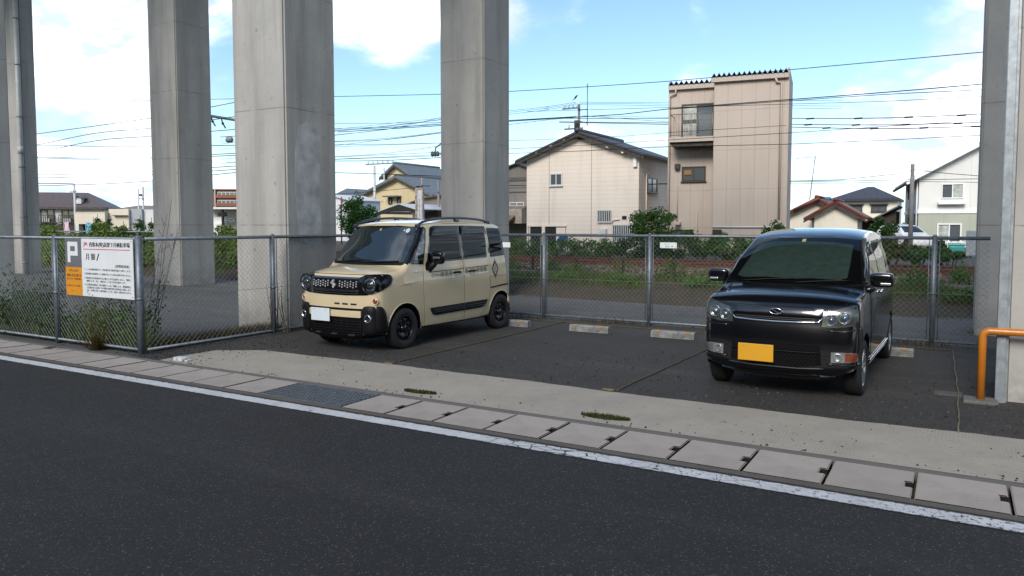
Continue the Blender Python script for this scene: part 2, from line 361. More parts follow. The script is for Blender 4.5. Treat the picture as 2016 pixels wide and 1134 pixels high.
ORD = ['first', 'second', 'third', 'fourth', 'fifth', 'sixth', 'seventh', 'eighth', 'ninth', 'tenth', 'eleventh', 'twelfth', 'thirteenth', 'fourteenth', 'fifteenth', 'sixteenth', 'seventeenth']
def slab_mesh(notch):
    w, y0, y1 = .2475, -.285, .285
    def outline(): 
        if notch: return [(-w, y0), (w, y0), (w, -.06), (w-.045, -.06), (w-.045, .05), (w, .05), (w, y1), (-w, y1)]
        return [(-w, y0), (w, y0), (w, y1), (-w, y1)]
    bm = bmesh.new(); vs = [bm.verts.new((x, y, 0)) for x, y in outline()]; f = bm.faces.new(vs)
    ex = bmesh.ops.extrude_face_region(bm, geom=[f]); bmesh.ops.translate(bm, vec=(0, 0, -.085), verts=[v for v in ex['geom'] if isinstance(v, bmesh.types.BMVert)])
    bmesh.ops.recalc_face_normals(bm, faces=bm.faces)
    top = [e for e in bm.edges if all(abs(v.co.z) < 1e-5 for v in e.verts)]
    bmesh.ops.bevel(bm, geom=top, offset=.006, segments=2, affect='EDGES')
    b = MB(); b.frombm(bm)
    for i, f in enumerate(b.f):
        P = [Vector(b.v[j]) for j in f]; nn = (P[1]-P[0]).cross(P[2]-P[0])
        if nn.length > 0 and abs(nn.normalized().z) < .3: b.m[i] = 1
    return b
MT['joint_shade'] = mat('joint_shade', (.02, .018, .015), .95, var=.2, spec=.1)  # near-black slab sides: shade of the joints and notches put into the colour
slab_n = slab_mesh(True).build('gutter_cover', [MT['slab'], MT['joint_shade']]); slab_p = slab_mesh(False).build('gutter_cover', [MT['slab'], MT['joint_shade']])
used = set()
GX0 = -5.87; GX1 = -4.79
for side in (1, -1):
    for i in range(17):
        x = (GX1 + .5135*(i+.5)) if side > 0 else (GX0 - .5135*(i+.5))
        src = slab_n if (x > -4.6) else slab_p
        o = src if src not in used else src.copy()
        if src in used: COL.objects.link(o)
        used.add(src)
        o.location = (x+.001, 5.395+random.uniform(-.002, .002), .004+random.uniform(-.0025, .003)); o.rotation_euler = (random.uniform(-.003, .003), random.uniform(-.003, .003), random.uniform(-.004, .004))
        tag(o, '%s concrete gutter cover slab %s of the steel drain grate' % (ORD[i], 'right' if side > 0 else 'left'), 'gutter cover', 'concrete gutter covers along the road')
# steel drain grate
gr = empty('drain_grate', ((GX0+GX1)/2, 5.395, 0), 0, 'blue grey steel grate set among the concrete gutter covers', 'drain grate')
mb = MB(); hw = (GX1-GX0)/2-.01
for i in range(27):
    x = -hw + 2*hw*i/26; mb.box((x-.0055, -.27, -.05), (x+.0055, .27, .002))
mb.build('bearing_bars', MT['galv'], gr)
mb = MB()
for j in range(9):
    y = -.255+.51*j/8; mb.box((-hw, y-.009, -.02), (hw, y+.009, .0045))
mb.build('cross_bars', MT['galv'], gr)
mb = MB(); mb.box((-hw-.006, -.285, -.05), (hw+.006, -.272, .006)); mb.box((-hw-.006, .272, -.05), (hw+.006, .285, .006))
mb.box((-hw-.0085, -.272, -.05), (-hw-.0045, .272, .0055)); mb.box((hw+.0045, -.272, -.05), (hw+.0085, .272, .0055)); mb.build('frame', MT['galv'], gr)

# concrete apron with a wavy lot-side edge
rg = random.Random(3)
def wav(x): return 6.94+.03*math.sin(x*.9)+.012*math.sin(x*3.1+1)+.006*math.sin(x*11)+.004*math.sin(x*37)
mb = MB(); n = 220
xs = [-8.35+ (4.6+8.35)*i/n for i in range(n+1)]
mb.grid(n, 6, lambda u, v: (-8.35+12.95*u, 5.765+(wav(-8.35+12.95*u)-5.765)*(v if True else 0) - (max(0, .55-u*12.95)*.55*v), .006+.004*math.sin(v*3)))
tag(mb.build('apron', MT['apron'], fix=False), kind='structure')
sheet('parking_lot', [(-8.85, 5.7), (9, 5.7), (9, 11.95), (-8.85, 11.95)], .001, MT['lot'])
sheet('yard', [(-60, 5.75), (20, 5.75), (20, 17.5), (-60, 17.5)], -.003, MT['yard'])
# worn dirt and grit
def grit(name, n, area, smin, smax, m, seed, z=.004, fn=None):
    r = random.Random(seed); mb = MB()
    for _ in range(n):
        x = r.uniform(area[0], area[1]); y = r.uniform(area[2], area[3])
        if fn and not fn(x, y, r): continue
        s = r.uniform(smin, smax); zz = z if not callable(z) else z(x, y)
        a = r.random()*6.28; q = [(s*r.uniform(.6, 1.2)*math.cos(a+k*PI/2), s*r.uniform(.6, 1.2)*math.sin(a+k*PI/2)) for k in range(4)]
        h = s*r.uniform(.5, 1.1); t = (r.uniform(-.3, .3)*s, r.uniform(-.3, .3)*s)
        vs = [(x+p[0], y+p[1], zz-.1*s) for p in q]+[(x+p[0]*.55+t[0], y+p[1]*.55+t[1], zz+h) for p in q]
        mb.add(vs, [(4, 5, 6, 7), (0, 1, 5, 4), (1, 2, 6, 5), (2, 3, 7, 6), (3, 0, 4, 7)])
    return tag(mb.build(name, m, fix=False), kind='stuff')
def stonemat(name, a, b):
    m = NT(name); m.set('Base Color', m.mix(m.island(), a, b)).set('Roughness', .9).set('Specular IOR Level', .25); return m.mat
MT['stone'] = stonemat('stone', (.05, .045, .042), (.19, .165, .145))
MT['stone_dark'] = stonemat('stone_dark', (.018, .017, .017), (.075, .07, .065))
o = grit('gravel', 2600, (-8.6, 2.5, 7.0, 9.5), .005, .017, MT['stone_dark'], 11, .002, lambda x, y, r: r.random() < math.exp(-(y-7)*.9))
tag(o, 'loose dark grit along the front of the parking lot', 'gravel')
o = grit('pebbles', 1300, (-8.2, 2.0, 5.77, 6.95), .003, .012, MT['stone_dark'], 12, .008, lambda x, y, r: r.random() < (.95 if y < 5.87 else .06+.3*(math.sin(x*1.7)*math.sin(y*5+x) > .35)))
tag(o, 'small dark pebbles scattered over the concrete apron', 'pebbles')
o = grit('litter', 700, (-9.4, -7.6, 5.75, 7.4), .004, .014, MT['stone_dark'], 13, .006, lambda x, y, r: r.random() < math.exp(-((x+8.7)**2)*.9))
tag(o, 'crumbs of dirt and leaves by the fence corner', 'dirt')
# broken white block on the apron by the fence corner
bl = gnd(360, 711)
mb = MB(); mb.bbox((bl.x-.11, bl.y-.06, .006), (bl.x+.07, bl.y+.05, .05), .012); mb.bbox((bl.x+.075, bl.y-.04, .006), (bl.x+.13, bl.y+.04, .03), .01)
tag(mb.build('broken_block', mat('chalk', (.6, .6, .6), .9, var=.25, vs=25, bump=.3)), 'broken white concrete block lying near the fence corner', 'block')
# moss growing at the apron seam
def mosspatch(p0, p1, w, seed, lab):
    r = random.Random(seed); mb = MB(); a = Vector(p0); b = Vector(p1)
    for _ in range(900):
        t = r.random(); wv = w*math.sin(PI*min(1, max(0, t)))**.6
        x = a.x+(b.x-a.x)*t; y = a.y+(b.y-a.y)*t+r.uniform(-.5, .5)*wv; h = r.uniform(.006, .03); s = r.uniform(.004, .010); an = r.random()*6.3
        dx, dy = math.cos(an)*s, math.sin(an)*s
        mb.add([(x-dx, y-dy, .008), (x+dx, y+dy, .008), (x+r.uniform(-.01, .01), y+r.uniform(-.01, .01), .01+h)], [(0, 1, 2)])
    return tag(mb.build('moss_patch', MT['moss_leaf'], fix=False), lab, 'moss')
MT['moss_leaf'] = leafmat('moss_leaf', (.035, .045, .01), (.09, .1, .025))
mosspatch(gnd(797, 771), gnd(858, 778), .1, 1, 'small green moss patch on the apron nearer the drain grate')
mosspatch(gnd(1145, 818), gnd(1240, 830), .13, 2, 'long moss patch in the apron seam before the empty bay')

# ------------------------------------------------------------------ verge, track bed, rails
mb = MB()
def vz(y): return 0.0 if y < 15.6 else min(.28, (y-15.6)*.1)
mb.grid(120, 12, lambda u, v: (-60+80*u, 15.0+.6*math.sin((-60+80*u)*.35)*(1-v)+3.6*v, -.004+vz(15.0+3.6*v)+.03*math.sin(u*310+v*9)*(v > .2)*v))
tag(mb.build('verge', mat('verge', (.058, .032, .010), .95, var=.3, vs=2.5, bump=.7, bs=25, col2=(.028, .026, .008)), fix=False), kind='structure')
mb = MB(); mb.grid(60, 8, lambda u, v: (-90+130*u, 18.75+v*4.6, .3+.15*min(1, max(0, (v-.02)*4.5))*(1 if v < .8 else max(0, (1-v)*5))+.02*math.sin(u*200+v*30)))
tag(mb.build('ballast_bed', mat('ballast_bed', (.045, .036, .03), .95, var=.3, vs=5, bump=1, bs=22), fix=False), kind='structure')
sheet('far_yard', [(-160, 23.2), (60, 23.2), (60, 90), (-160, 90)], .22, MT['earth'])
MT['ballast'] = stonemat('ballast', (.05, .036, .03), (.27, .215, .18))
o = grit('ballast', 9000, (-22, 2.5, 18.9, 21.5), .022, .052, MT['ballast'], 21, lambda x, y: .3+.13*min(1, (y-18.8)/1.0)+.01)
tag(o, 'brown crushed stone ballast under the rusty rails', 'ballast')
mb = MB()
for x0 in range(-46, 8, 3):
    if (x0 // 3) % 5 == 2: continue
    mb.bbox((x0+.02, 18.55, .1), (x0+2.98, 18.75, .35+.012*((x0*7) % 3)), .015)
tag(mb.build('kerb', MT['kerbl']), kind='structure')
rust = mat('rust', (.12, .045, .028), .8, var=.3, vs=6, bump=.2, bs=60)
for (y, zt, lab) in ((20.7, .6, 'rusty rail of the railway track nearer the parking lot'), (21.78, .635, 'rusty rail of the railway track farther from the parking lot')):
    prof = [(-.06, 0), (.06, 0), (.06, .015), (.012, .03), (.012, .1), (.033, .11), (.033, .148), (-.033, .148), (-.033, .11), (-.012, .1), (-.012, .03), (-.06, .015)]
    mb = MB(); mb.prism([(y+a, zt-.148+b) for a, b in prof], -110, 'X', 160)
    tag(mb.build('rail', rust), lab, 'rail', 'rails of the track')
steelp = mat('old_steel', (.035, .022, .018), .8, var=.3, vs=9)
posts = [1049, 1134.6, 1227, 1327, 1808]
plab = ['short rusty trackside post just right of the beige van', 'short rusty trackside post midway between the first two back fence posts', 'short rusty trackside post left of the white name plate', 'short rusty trackside post right of the white name plate', 'short rusty trackside post right of the black van']
for px_, lab in zip(posts, plab):
    p = at(px_, 530, 18.95); mb = MB(); mb.box((p.x-.03, 18.92, .2), (p.x-.015, 18.98, .76)); mb.box((p.x-.015, 18.965, .2), (p.x+.03, 18.98, .76))
    tag(mb.build('track_post', steelp), lab, 'post', 'short posts beside the track')

# ------------------------------------------------------------------ viaduct: piers and deck
def pier_mat():
    m = NT('pier_concrete'); x = m.xyz()
    oi = m.n.new('ShaderNodeObjectInfo')
    ofs = m.n.new('ShaderNodeVectorMath'); ofs.operation = 'ADD'; m.l.new(m.tc(), ofs.inputs[0])
    cmb = m.n.new('ShaderNodeCombineXYZ')
    for i in range(3): m.l.new(m.math('MULTIPLY', oi.outputs['Random'], 37.0), cmb.inputs[i])
    m.l.new(cmb.outputs[0], ofs.inputs[1]); ov = ofs.outputs[0]
    st = m.noise(1.0, 7, .65, m.mapv((3.2, 3.2, .22), ov)); cl = m.noise(.9, 6, .6, ov); fine = m.noise(26, 5, .7, ov)
    col = m.mix(m.rng(cl, .35, .7), (.42, .40, .365), (.33, .32, .30))
    col = m.mix(m.math('MULTIPLY', m.rng(st, .45, .72), .62), col, (.19, .175, .15))
    col = m.mix(m.math('MULTIPLY', m.rng(fine, .5, .75), .18), col, (.15, .145, .13))
    lift = m.math('FRACT', m.math('DIVIDE', m.math('ADD', x[2], 1.05), 1.8)); dz = m.math('ABSOLUTE', m.math('SUBTRACT', lift, .5))
    hl = m.math('MULTIPLY', m.math('LESS_THAN', dz, .0045), m.rng(m.noise(4, 4, .6, ov), .38, .5))
    vl = m.math('LESS_THAN', m.math('MINIMUM', m.math('ABSOLUTE', x[0]), m.math('ABSOLUTE', x[1])), .007)
    spot = m.math('MULTIPLY', m.rng(m.voro(2.2, 'F1', ov), .09, .03), .7)
    blot = m.math('MULTIPLY', m.rng(m.noise(2.1, 6, .7, ov), .6, .72), m.rng(m.noise(14, 4, .6, ov), .5, .7))
    tx = m.math('ABSOLUTE', m.math('SUBTRACT', m.math('MAXIMUM', m.math('MULTIPLY', m.math('ABSOLUTE', x[0]), m.math('LESS_THAN', m.math('ABSOLUTE', x[0]), .5)), m.math('MULTIPLY', m.math('ABSOLUTE', x[1]), m.math('LESS_THAN', m.math('ABSOLUTE', x[1]), .5))), .3))
    tz = m.math('ABSOLUTE', m.math('SUBTRACT', m.math('FRACT', m.math('DIVIDE', m.math('ADD', x[2], .45), .9)), .5))
    tie = m.math('LESS_THAN', m.math('ADD', m.math('MULTIPLY', tx, tx), m.math('MULTIPLY', m.math('MULTIPLY', tz, tz), .81)), .00028)
    ln = m.math('MAXIMUM', m.math('MULTIPLY', tie, .3), m.math('MULTIPLY', hl, .45), m.math('MULTIPLY', vl, .5))
    ln = m.math('MAXIMUM', ln, m.math('MULTIPLY', m.math('MAXIMUM', spot, blot), .5))
    bandm = m.math('MULTIPLY', m.rng(dz, .05, 0), m.rng(m.noise(3, 4, .6, ov), .45, .7)); ln = m.math('MAXIMUM', ln, m.math('MULTIPLY', bandm, .14))
    col = m.mix(ln, col, (.085, .08, .072))
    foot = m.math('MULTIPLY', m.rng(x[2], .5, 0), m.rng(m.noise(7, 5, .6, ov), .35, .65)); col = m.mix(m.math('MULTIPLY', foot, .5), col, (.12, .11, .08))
    m.set('Base Color', col).set('Roughness', .82).set('Specular IOR Level', .35)
    m.bump(m.math('SUBTRACT', m.math('MULTIPLY', fine, .25), ln), .35, .012); return m.mat
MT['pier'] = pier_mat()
ZD = 11.2
def pier_mesh(w, d):
    bm = bmesh.new(); bmesh.ops.create_cube(bm, size=1)
    for v in bm.verts: v.co = Vector((v.co.x*w, v.co.y*d, (v.co.z+.5)*(ZD+.2)-.2))
    ve = [e for e in bm.edges if abs(e.verts[0].co.z-e.verts[1].co.z) > 1]
    bmesh.ops.bevel(bm, geom=ve, offset=.028, segments=2, affect='EDGES'); b = MB(); b.frombm(bm); return b
pm = pier_mesh(1.16, 1.1)
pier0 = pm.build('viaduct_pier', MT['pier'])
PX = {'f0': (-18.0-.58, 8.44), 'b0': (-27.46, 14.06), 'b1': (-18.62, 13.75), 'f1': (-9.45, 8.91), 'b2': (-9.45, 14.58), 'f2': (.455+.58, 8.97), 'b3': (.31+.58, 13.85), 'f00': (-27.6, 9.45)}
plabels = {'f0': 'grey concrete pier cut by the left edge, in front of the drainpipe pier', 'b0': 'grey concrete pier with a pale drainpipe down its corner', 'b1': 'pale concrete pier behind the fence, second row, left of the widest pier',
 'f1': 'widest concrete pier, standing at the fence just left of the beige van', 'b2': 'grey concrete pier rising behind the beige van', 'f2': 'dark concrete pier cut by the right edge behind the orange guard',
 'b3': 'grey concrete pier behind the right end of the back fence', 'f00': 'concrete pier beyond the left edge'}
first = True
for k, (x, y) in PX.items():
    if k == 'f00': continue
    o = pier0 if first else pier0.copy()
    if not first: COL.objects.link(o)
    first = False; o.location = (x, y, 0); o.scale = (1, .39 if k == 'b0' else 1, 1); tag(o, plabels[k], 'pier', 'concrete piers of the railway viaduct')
pf1 = [o_ for o_ in bpy.data.objects if o_.get('label') == plabels['f1']][0]
rp = random.Random(4); P_ = []
for (x_, y_) in ((588, 247), (600, 241), (618, 243), (628, 262), (629, 330), (631, 400), (634, 480), (612, 484), (590, 470), (582, 380), (581, 300)):
    d_ = ray(x_, y_); t_ = (-8.87)/d_.x; P_.append((t_*d_.y-8.91, CH+t_*d_.z))
P2_ = []
for i_ in range(len(P_)):
    a_, b_ = P_[i_], P_[(i_+1) % len(P_)]
    for k_ in range(6): P2_.append((a_[0]+(b_[0]-a_[0])*k_/6+rp.gauss(0, .006), a_[1]+(b_[1]-a_[1])*k_/6+rp.gauss(0, .012)))
mb = MB(); mb.prism(P2_, .578, 'X', .0045); mb.build('repair_patch', mat('patch_mortar', (.45, .44, .42), .85, var=.18, vs=4, bump=.2, bs=30), pf1)
mb = MB(); mb.box((-150, 7.0, ZD+.9), (110, 15.7, ZD+1.3))
for x in list(range(-146, -30, 9))+[-27.6, -18.6, -9.45, .95]+list(range(10, 110, 9)): mb.box((x-.45, 7.3, ZD), (x+.45, 15.4, ZD+.9))
for y in (8.95, 14.0): mb.box((-150, y-.4, ZD+.05), (110, y+.4, ZD+.895))
mb.box((-150, 6.8, ZD+1.0), (110, 6.99, ZD+2.6)); mb.box((-150, 15.71, ZD+1.0), (110, 15.9, ZD+2.6))
vd = mb.build('viaduct_deck', MT['pier']); tag(vd, 'concrete railway viaduct deck carried overhead by the piers', 'viaduct')
mb = MB(); mb.bbox((.375, 8.325, -.02), (.45, 8.415, ZD+.85), .006); mb.box((.451, 8.35, 0), (.47, 8.41, ZD+.8)); tag(mb.build('steel_post', MT['galv_light']), 'tall galvanised steel post against the near corner of the right hand pier', 'post')
# drainpipe on the far left pier
dp = empty('drainpipe', (-26.86, 13.84, 0), 0, 'pale vertical drainpipe running down the far left pier', 'drainpipe')
mb = MB(); mb.tube([(0, -.12, 0), (0, -.12, ZD)], .075, 14); mb.tube([(0, -.12, 4.0), (0, -.12, 4.25)], .088, 14); mb.build('pipe', mat('pipe_grey', (.42, .43, .42), .5, var=.12, vs=3), dp)
for z in (.35, 1.9, 3.55, 5.2, 6.9, 8.4):
    mb = MB(); mb.tube([(0, -.12, z), (0, -.12, z+.04)], .086, 14); mb.box((-.16, -.06, z), (.02, .003, z+.04)); mb.build('bracket', MT['galv'], dp)
# ------------------------------------------------------------------ chain link fences
def fence(name, label, A, B, posts, h=1.5, ends=(1, 1), corner_r=None, big=()):
    A = Vector((A[0], A[1], 0)); B = Vector((B[0], B[1], 0)); L = (B-A).length; rz = math.atan2(B.y-A.y, B.x-A.x)
    f = empty(name, A, rz, label, 'fence')
    mb = MB(); mb.tube([(0, 0, h-.025), (L, 0, h-.025)], .025, 10); mb.build('top_rail', MT['galv'], f)
    mb = MB(); mb.tube([(0, 0, .06), (L, 0, .06)], .021, 10); mb.build('bottom_rail', MT['galv'], f)
    for s in posts:
        r = .045 if s in big else .034
        p = MB(); p.tube([(s, 0, -.1), (s, 0, h+(.012 if s in big else -.005))], r, 12); p.tube([(s, 0, h+(.012 if s in big else -.005)), (s, 0, h+.022)], [r, r*.5], 12)
        po = p.build('post', MT['galv'], f)
        mb = MB(); mb.tube([(s, 0, .70), (s, 0, .73)], r+.007, 12); mb.build('clamp', MT['galv'], po)
        for sg in (-1, 1):
            if 0 < s+sg*.07 < L:
                mb = MB(); mb.tube([(s+sg*(r+.03), -.01, .06), (s+sg*(r+.03), -.01, h-.03)], .006, 6); mb.build('tension_bar', MT['galv'], po)
    mb = MB(); mb.tube([(0, -.008, .715), (L, -.008, .715)], .0025, 4); mb.build('tension_wire', MT['wire'], f)
    mb = MB(); p = .078; z0, z1 = .055, h-.03; H = z1-z0; r = .0014
    def bar(a, b, dy):
        d = Vector((b[0]-a[0], 0, b[1]-a[1])).normalized(); n = Vector((-d.z, 0, d.x))*r; q = Vector((0, r, 0)); vs = []
        for e in (a, b):
            c = Vector((e[0], dy, e[1])); vs += [c+n+q*.3, c-n+q*.3, c-q]
        mb.add(vs, [(0, 3, 4, 1), (1, 4, 5, 2), (2, 5, 3, 0)])
    x = -H
    while x < L:
        for sg in (0, 1):
            a = (x, z0) if not sg else (x, z1); b = (x+H, z1) if not sg else (x+H, z0)
            t0 = max(0, -x/H); t1 = min(1, (L-x)/H)
            if t1 > t0: bar((a[0]+H*t0, a[1]+(b[1]-a[1])*t0), (a[0]+H*t1, a[1]+(b[1]-a[1])*t1), .0 if sg else .005)
        x += p
    mb.build('wire_mesh', MT['wire'], f, fix=False)
    return f
FC = (-8.9, 5.93)
fence('chain_link_fence', 'low chain link fence along the gutter carrying the parking sign', (-22.9, 5.93), FC, [.12, 2.1, 4.05, 6.0, 8.0, 10.0, 12.08, 13.97], big=(13.97,))
fence('chain_link_fence', 'chain link fence running back from the corner post past the beige van', (-8.88, 5.98), (-8.78, 11.8), [2.06, 4.0, 5.8])
fence('chain_link_fence', 'long chain link fence across the back of the parking bays', (-8.72, 11.85), (.42, 11.85), [.05, 2.48, 4.43, 6.4, 8.5])

# name plates hung on the back fence
def text_mesh(body, w, h, font_shear=0):
    cu = bpy.data.curves.new('lettering', 'FONT'); cu.body = body; cu.size = 1; cu.resolution_u = 3; cu.shear = font_shear
    to = bpy.data.objects.new('tmp_text', cu); COL.objects.link(to)
    C.view_layer.update()
    me = bpy.data.meshes.new_from_object(to.evaluated_get(C.evaluated_depsgraph_get()))
    bpy.data.objects.remove(to)
    xs = [v.co.x for v in me.vertices]; ys = [v.co.y for v in me.vertices]
    if not xs: return me
    x0, x1, y0, y1 = min(xs), max(xs), min(ys), max(ys)
    for v in me.vertices: v.co = Vector(((v.co.x-x0)/(x1-x0)*w, 0, (v.co.y-y0)/(y1-y0)*h))
    return me
def lettering(body, x, z, w, h, y, m, parent, bold=0):
    me = text_mesh(body, w, h)
    if bold:                                     # thicken strokes: copies nudged sideways, each a hair in front of the last
        bm = bmesh.new()
        for k, dx in enumerate((-bold, 0, bold)):
            t = me.copy(); t.transform(Matrix.Translation((dx, -.0003*k, 0))); bm.from_mesh(t); bpy.data.meshes.remove(t)
        bm.to_mesh(me); bm.free()
    me.materials.append(m); o = bpy.data.objects.new('lettering', me); COL.objects.link(o); o.location = (x, y, z); o.parent = parent; return o
INK = mat('ink', (.012, .013, .02), .6, var=0); INKR = mat('ink_red', (.5, .03, .06), .6, var=0); INKG = mat('ink_grey', (.14, .14, .17), .6, var=0)
SIGNW = mat('sign_white', (.66, .68, .69), .45, var=.03); SIGNG = mat('sign_grey', (.13, .135, .15), .5, var=.05); SIGNO = mat('sign_orange', (.62, .25, .012), .5, var=.04)
pl = at(1316, 483, 11.8)
np_ = empty('name_plate', (pl.x, 11.8, pl.z), 0, 'small white name plate wired to the back fence between the two vans', 'name plate', 'name plates on the back fence')
mb = MB(); mb.bbox((-.14, -.006, -.046), (.14, 0, .046), .002); mb.build('panel', SIGNW, np_)
lettering('月極  No. 2', -.075, .012, .115, .02, -.0066, INKG, np_); lettering('長岡  様', -.055, -.032, .135, .028, -.0066, INKG, np_)
mb = MB()
for sx_ in (-.118, .118):
    for sz_ in (-.034, .034): mb.ball((sx_, -.006, sz_), .005, 6)
mb.build('fixing', INKG, np_)
pl = at(999, 482, 11.8)
np2 = empty('name_plate', (pl.x, 11.8, pl.z), 0, 'small blank-looking white name plate half hidden by the beige van', 'name plate', 'name plates on the back fence')
mb = MB(); mb.bbox((-.14, -.006, -.046), (.06, 0, .046), .002); mb.build('panel', SIGNW, np2)

# the parking sign on the front fence
YS = 5.872
tl, tr, bl_, br = at(127.7, 470.5, YS), at(261.4, 470.5, YS), at(131.7, 580, YS), at(264.7, 590.2, YS)
sx0, sx1 = (tl.x+bl_.x)/2, (tr.x+br.x)/2; sz1 = (tl.z+tr.z)/2; sz0 = (bl_.z+br.z)/2; xm = (at(159.8, 470, YS).x+at(163.8, 583, YS).x)/2
sg = empty('parking_sign', (sx0, YS, sz0), 0, 'white grey and orange parking notice board hung on the front fence', 'sign')
SW, SH, XM = sx1-sx0, sz1-sz0, xm-sx0; ZM = SH*.545-.0
zsplit = SH*(1-.5)
mb = MB(); mb.bbox((XM, -.004, 0), (SW, .004, SH), .002); mb.build('white_panel', SIGNW, sg)
mb = MB(); mb.box((0, -.003, zsplit), (XM-.002, .004, SH)); mb.build('grey_panel', SIGNG, sg)
mb = MB(); mb.box((0, -.0035, 0), (XM-.002, .004, zsplit-.002)); mb.build('orange_panel', SIGNO, sg)
# letter P out of plain bars
mb = MB(); a, b = XM*.16, XM*.78; t = XM*.165; z1_, z0_ = SH*.945, SH*.58
mb.box((a, -.006, z0_), (a+t, -.0035, z1_)); mb.box((a+t, -.006, z1_-t*.95), (b, -.0035, z1_)); mb.box((a+t, -.006, SH*.70), (b, -.0035, SH*.70+t*.95)); mb.box((b-t, -.006, SH*.70+t*.95), (b, -.0035, z1_-t*.95))
mb.build('letter', SIGNW, sg)
def L(body, u0, v, u1, h, m=INK, bold=0): # v measured down from the top, fractions of the white panel
    w = SW-XM; lettering(body, XM+u0*w, SH*(1-v)-SH*h, (u1-u0)*w, SH*h, -.0052, m, sg, bold)
L('JR', .045, .06, .135, .075, INKR, .004)
L('西熊本(幹)高架下月極駐車場', .165, .055, .945, .095, INK, .0028)
mb = MB(); w = SW-XM; mb.box((XM+.04*w, -.0056, SH*(1-.185)), (XM+.95*w, -.0042, SH*(1-.173))); mb.build('underline', INKR, sg)
L('月 額', .085, .25, .275, .115, INK, .003); L('/', .30, .25, .36, .125, INK, .003)
L('(消費税別途)', .66, .43, .93, .055, INK, .0015)
for v, s, u0, u1 in ((.51, '1. ここは月極駐車場です。契約者以外の駐車は固くお断りします。', .045, .955), (.585, '2. 駐車場内の事故等により損害が生じても当社は責任を負いません。', .045, .955), (.66, '3. 契約者以外の駐車は不法占拠による不正駐車とみなし、警察に', .045, .955),
   (.71, '通報します。また、違反金として金３万円を請求します。', .09, .86), (.775, '4. 不正駐車の車両は、他の場所にレッカー移動します。移動費用は、', .045, .955), (.825, '上記違反金とは別にその車両の所有者及び使用者に請求します。', .09, .955), (.875, 'なお、その際に発生した傷や破損については、当社は一切責任を負いません。', .09, .955)):
    L(s, u0, v, u1, .036, INK, .0006)
def LO(body, u0, v, u1, h, bold=0): lettering(body, u0*XM, zsplit*(1-v-h), (u1-u0)*XM, zsplit*h, -.0048, INK, sg, bold)
LO('お申し込みは', .2, .08, .78, .085); LO('096-312-4513', .08, .24, .92, .1, .0012); LO('(株)レンタカー 熊本駅営業所', .08, .38, .92, .085); LO('お支払いはこちらの口座へ', .08, .62, .92, .075); LO('コード', .3, .82, .48, .06)
mb = MB()
for sx_ in (.03, SW-.03):
    for sz_ in (.03, SH-.03): mb.ball((sx_, -.004, sz_), .008, 6)
mb.build('fixing', MT['galv'], sg)

# ------------------------------------------------------------------ wheel stops
def stop_mesh():
    w = .325; prof = [(-.075, 0), (-.06, .085), (-.045, .1), (.045, .1), (.06, .085), (.075, 0)]
    mb = MB(); xs = [-w, -w+.02]; n = 13
    mb.prism(prof, -w, 'X', 2*w)
    return mb
MT['stop'] = mat('stop', (.23, .23, .228), .8, var=.25, vs=9, bump=.3, bs=50)
REFL = mat('reflector', (.45, .21, .012), .4, var=0)
def wheel_stop(x0, x1, y, label):
    s = empty('wheel_stop', ((x0+x1)/2, y, 0), random.uniform(-.01, .01), label, 'wheel stop', 'concrete wheel stops')
    bm = bmesh.new(); b = stop_mesh(); b.frombm
    bd = b.build('block', MT['stop'], s)
    mb = MB()
    for k in range(3):
        z = .022+k*.024; y_ = -.0755+z*.18; mb.box((-.31, y_-.006, z), (.31, y_+.002, z+.007))
    mb.build('rib', MT['stop'], s)
    for sx_ in (-.22, .22):
        mb = MB(); mb.box((sx_-.03, -.052, .094), (sx_+.03, -.03, .1025)); mb.box((sx_-.03, -.067, .085), (sx_+.03, -.05, .1)); mb.build('reflector', REFL, s)
wheel_stop(-6.56, -5.91, 10.72, 'concrete wheel stop peeking out right of the beige van')
wheel_stop(-5.156, -4.505, 10.71, 'concrete wheel stop in the empty bay, nearer the beige van')
wheel_stop(-3.83, -3.19, 10.74, 'concrete wheel stop in the empty bay, nearer the black van')
wheel_stop(-1.04, -.39, 10.72, 'concrete wheel stop peeking out right of the black van')

# ------------------------------------------------------------------ bay ropes
def rope_mat():
    m = NT('rope'); x = m.xyz(); s = m.math('FRACT', m.math('DIVIDE', m.math('ADD', m.math('ADD', x[0], x[1]), m.math('MULTIPLY', x[2], 2)), .05))
    m.set('Base Color', m.mix(m.math('LESS_THAN', s, .52), (.02, .019, .016), (.13, .11, .05))).set('Roughness', .9); return m.mat
MT['rope'] = rope_mat(); MT['rope_pale'] = mat('rope_pale', (.17, .15, .10), .9, var=.3, vs=30)
def rope(pts, label, seed, m='rope'):
    r = random.Random(seed); P = []
    for (a, b) in zip(pts[:-1], pts[1:]):
        n = max(2, int(math.dist(a, b)/.12))
        for i in range(n): t = i/n; P.append((a[0]+(b[0]-a[0])*t+r.gauss(0, .004), a[1]+(b[1]-a[1])*t+r.gauss(0, .004), .011))
    P.append((pts[-1][0], pts[-1][1], .011)); mb = MB(); mb.tube(P, .0075, 6); tag(mb.build('rope', MT[m], fix=False), label, 'rope', 'ropes marking the bays')
rope([(-5.75, 7.0), (-5.7, 9), (-5.66, 11.5)], 'yellow and black rope on the ground right of the beige van', 1)
rope([(-2.86, 6.98), (-2.8, 9), (-2.74, 11.45)], 'yellow and black rope on the ground left of the black van', 2)
rope([(.08, 6.93), (.085, 8.6), (.03, 11.42)], 'pale rope on the ground between the black van and the orange guard', 3, 'rope_pale')
rope([(-8.6, 11.55), (-5.9, 11.5), (-4, 11.42), (-1.5, 11.5), (.03, 11.44)], 'rope lying along the foot of the back fence', 4)
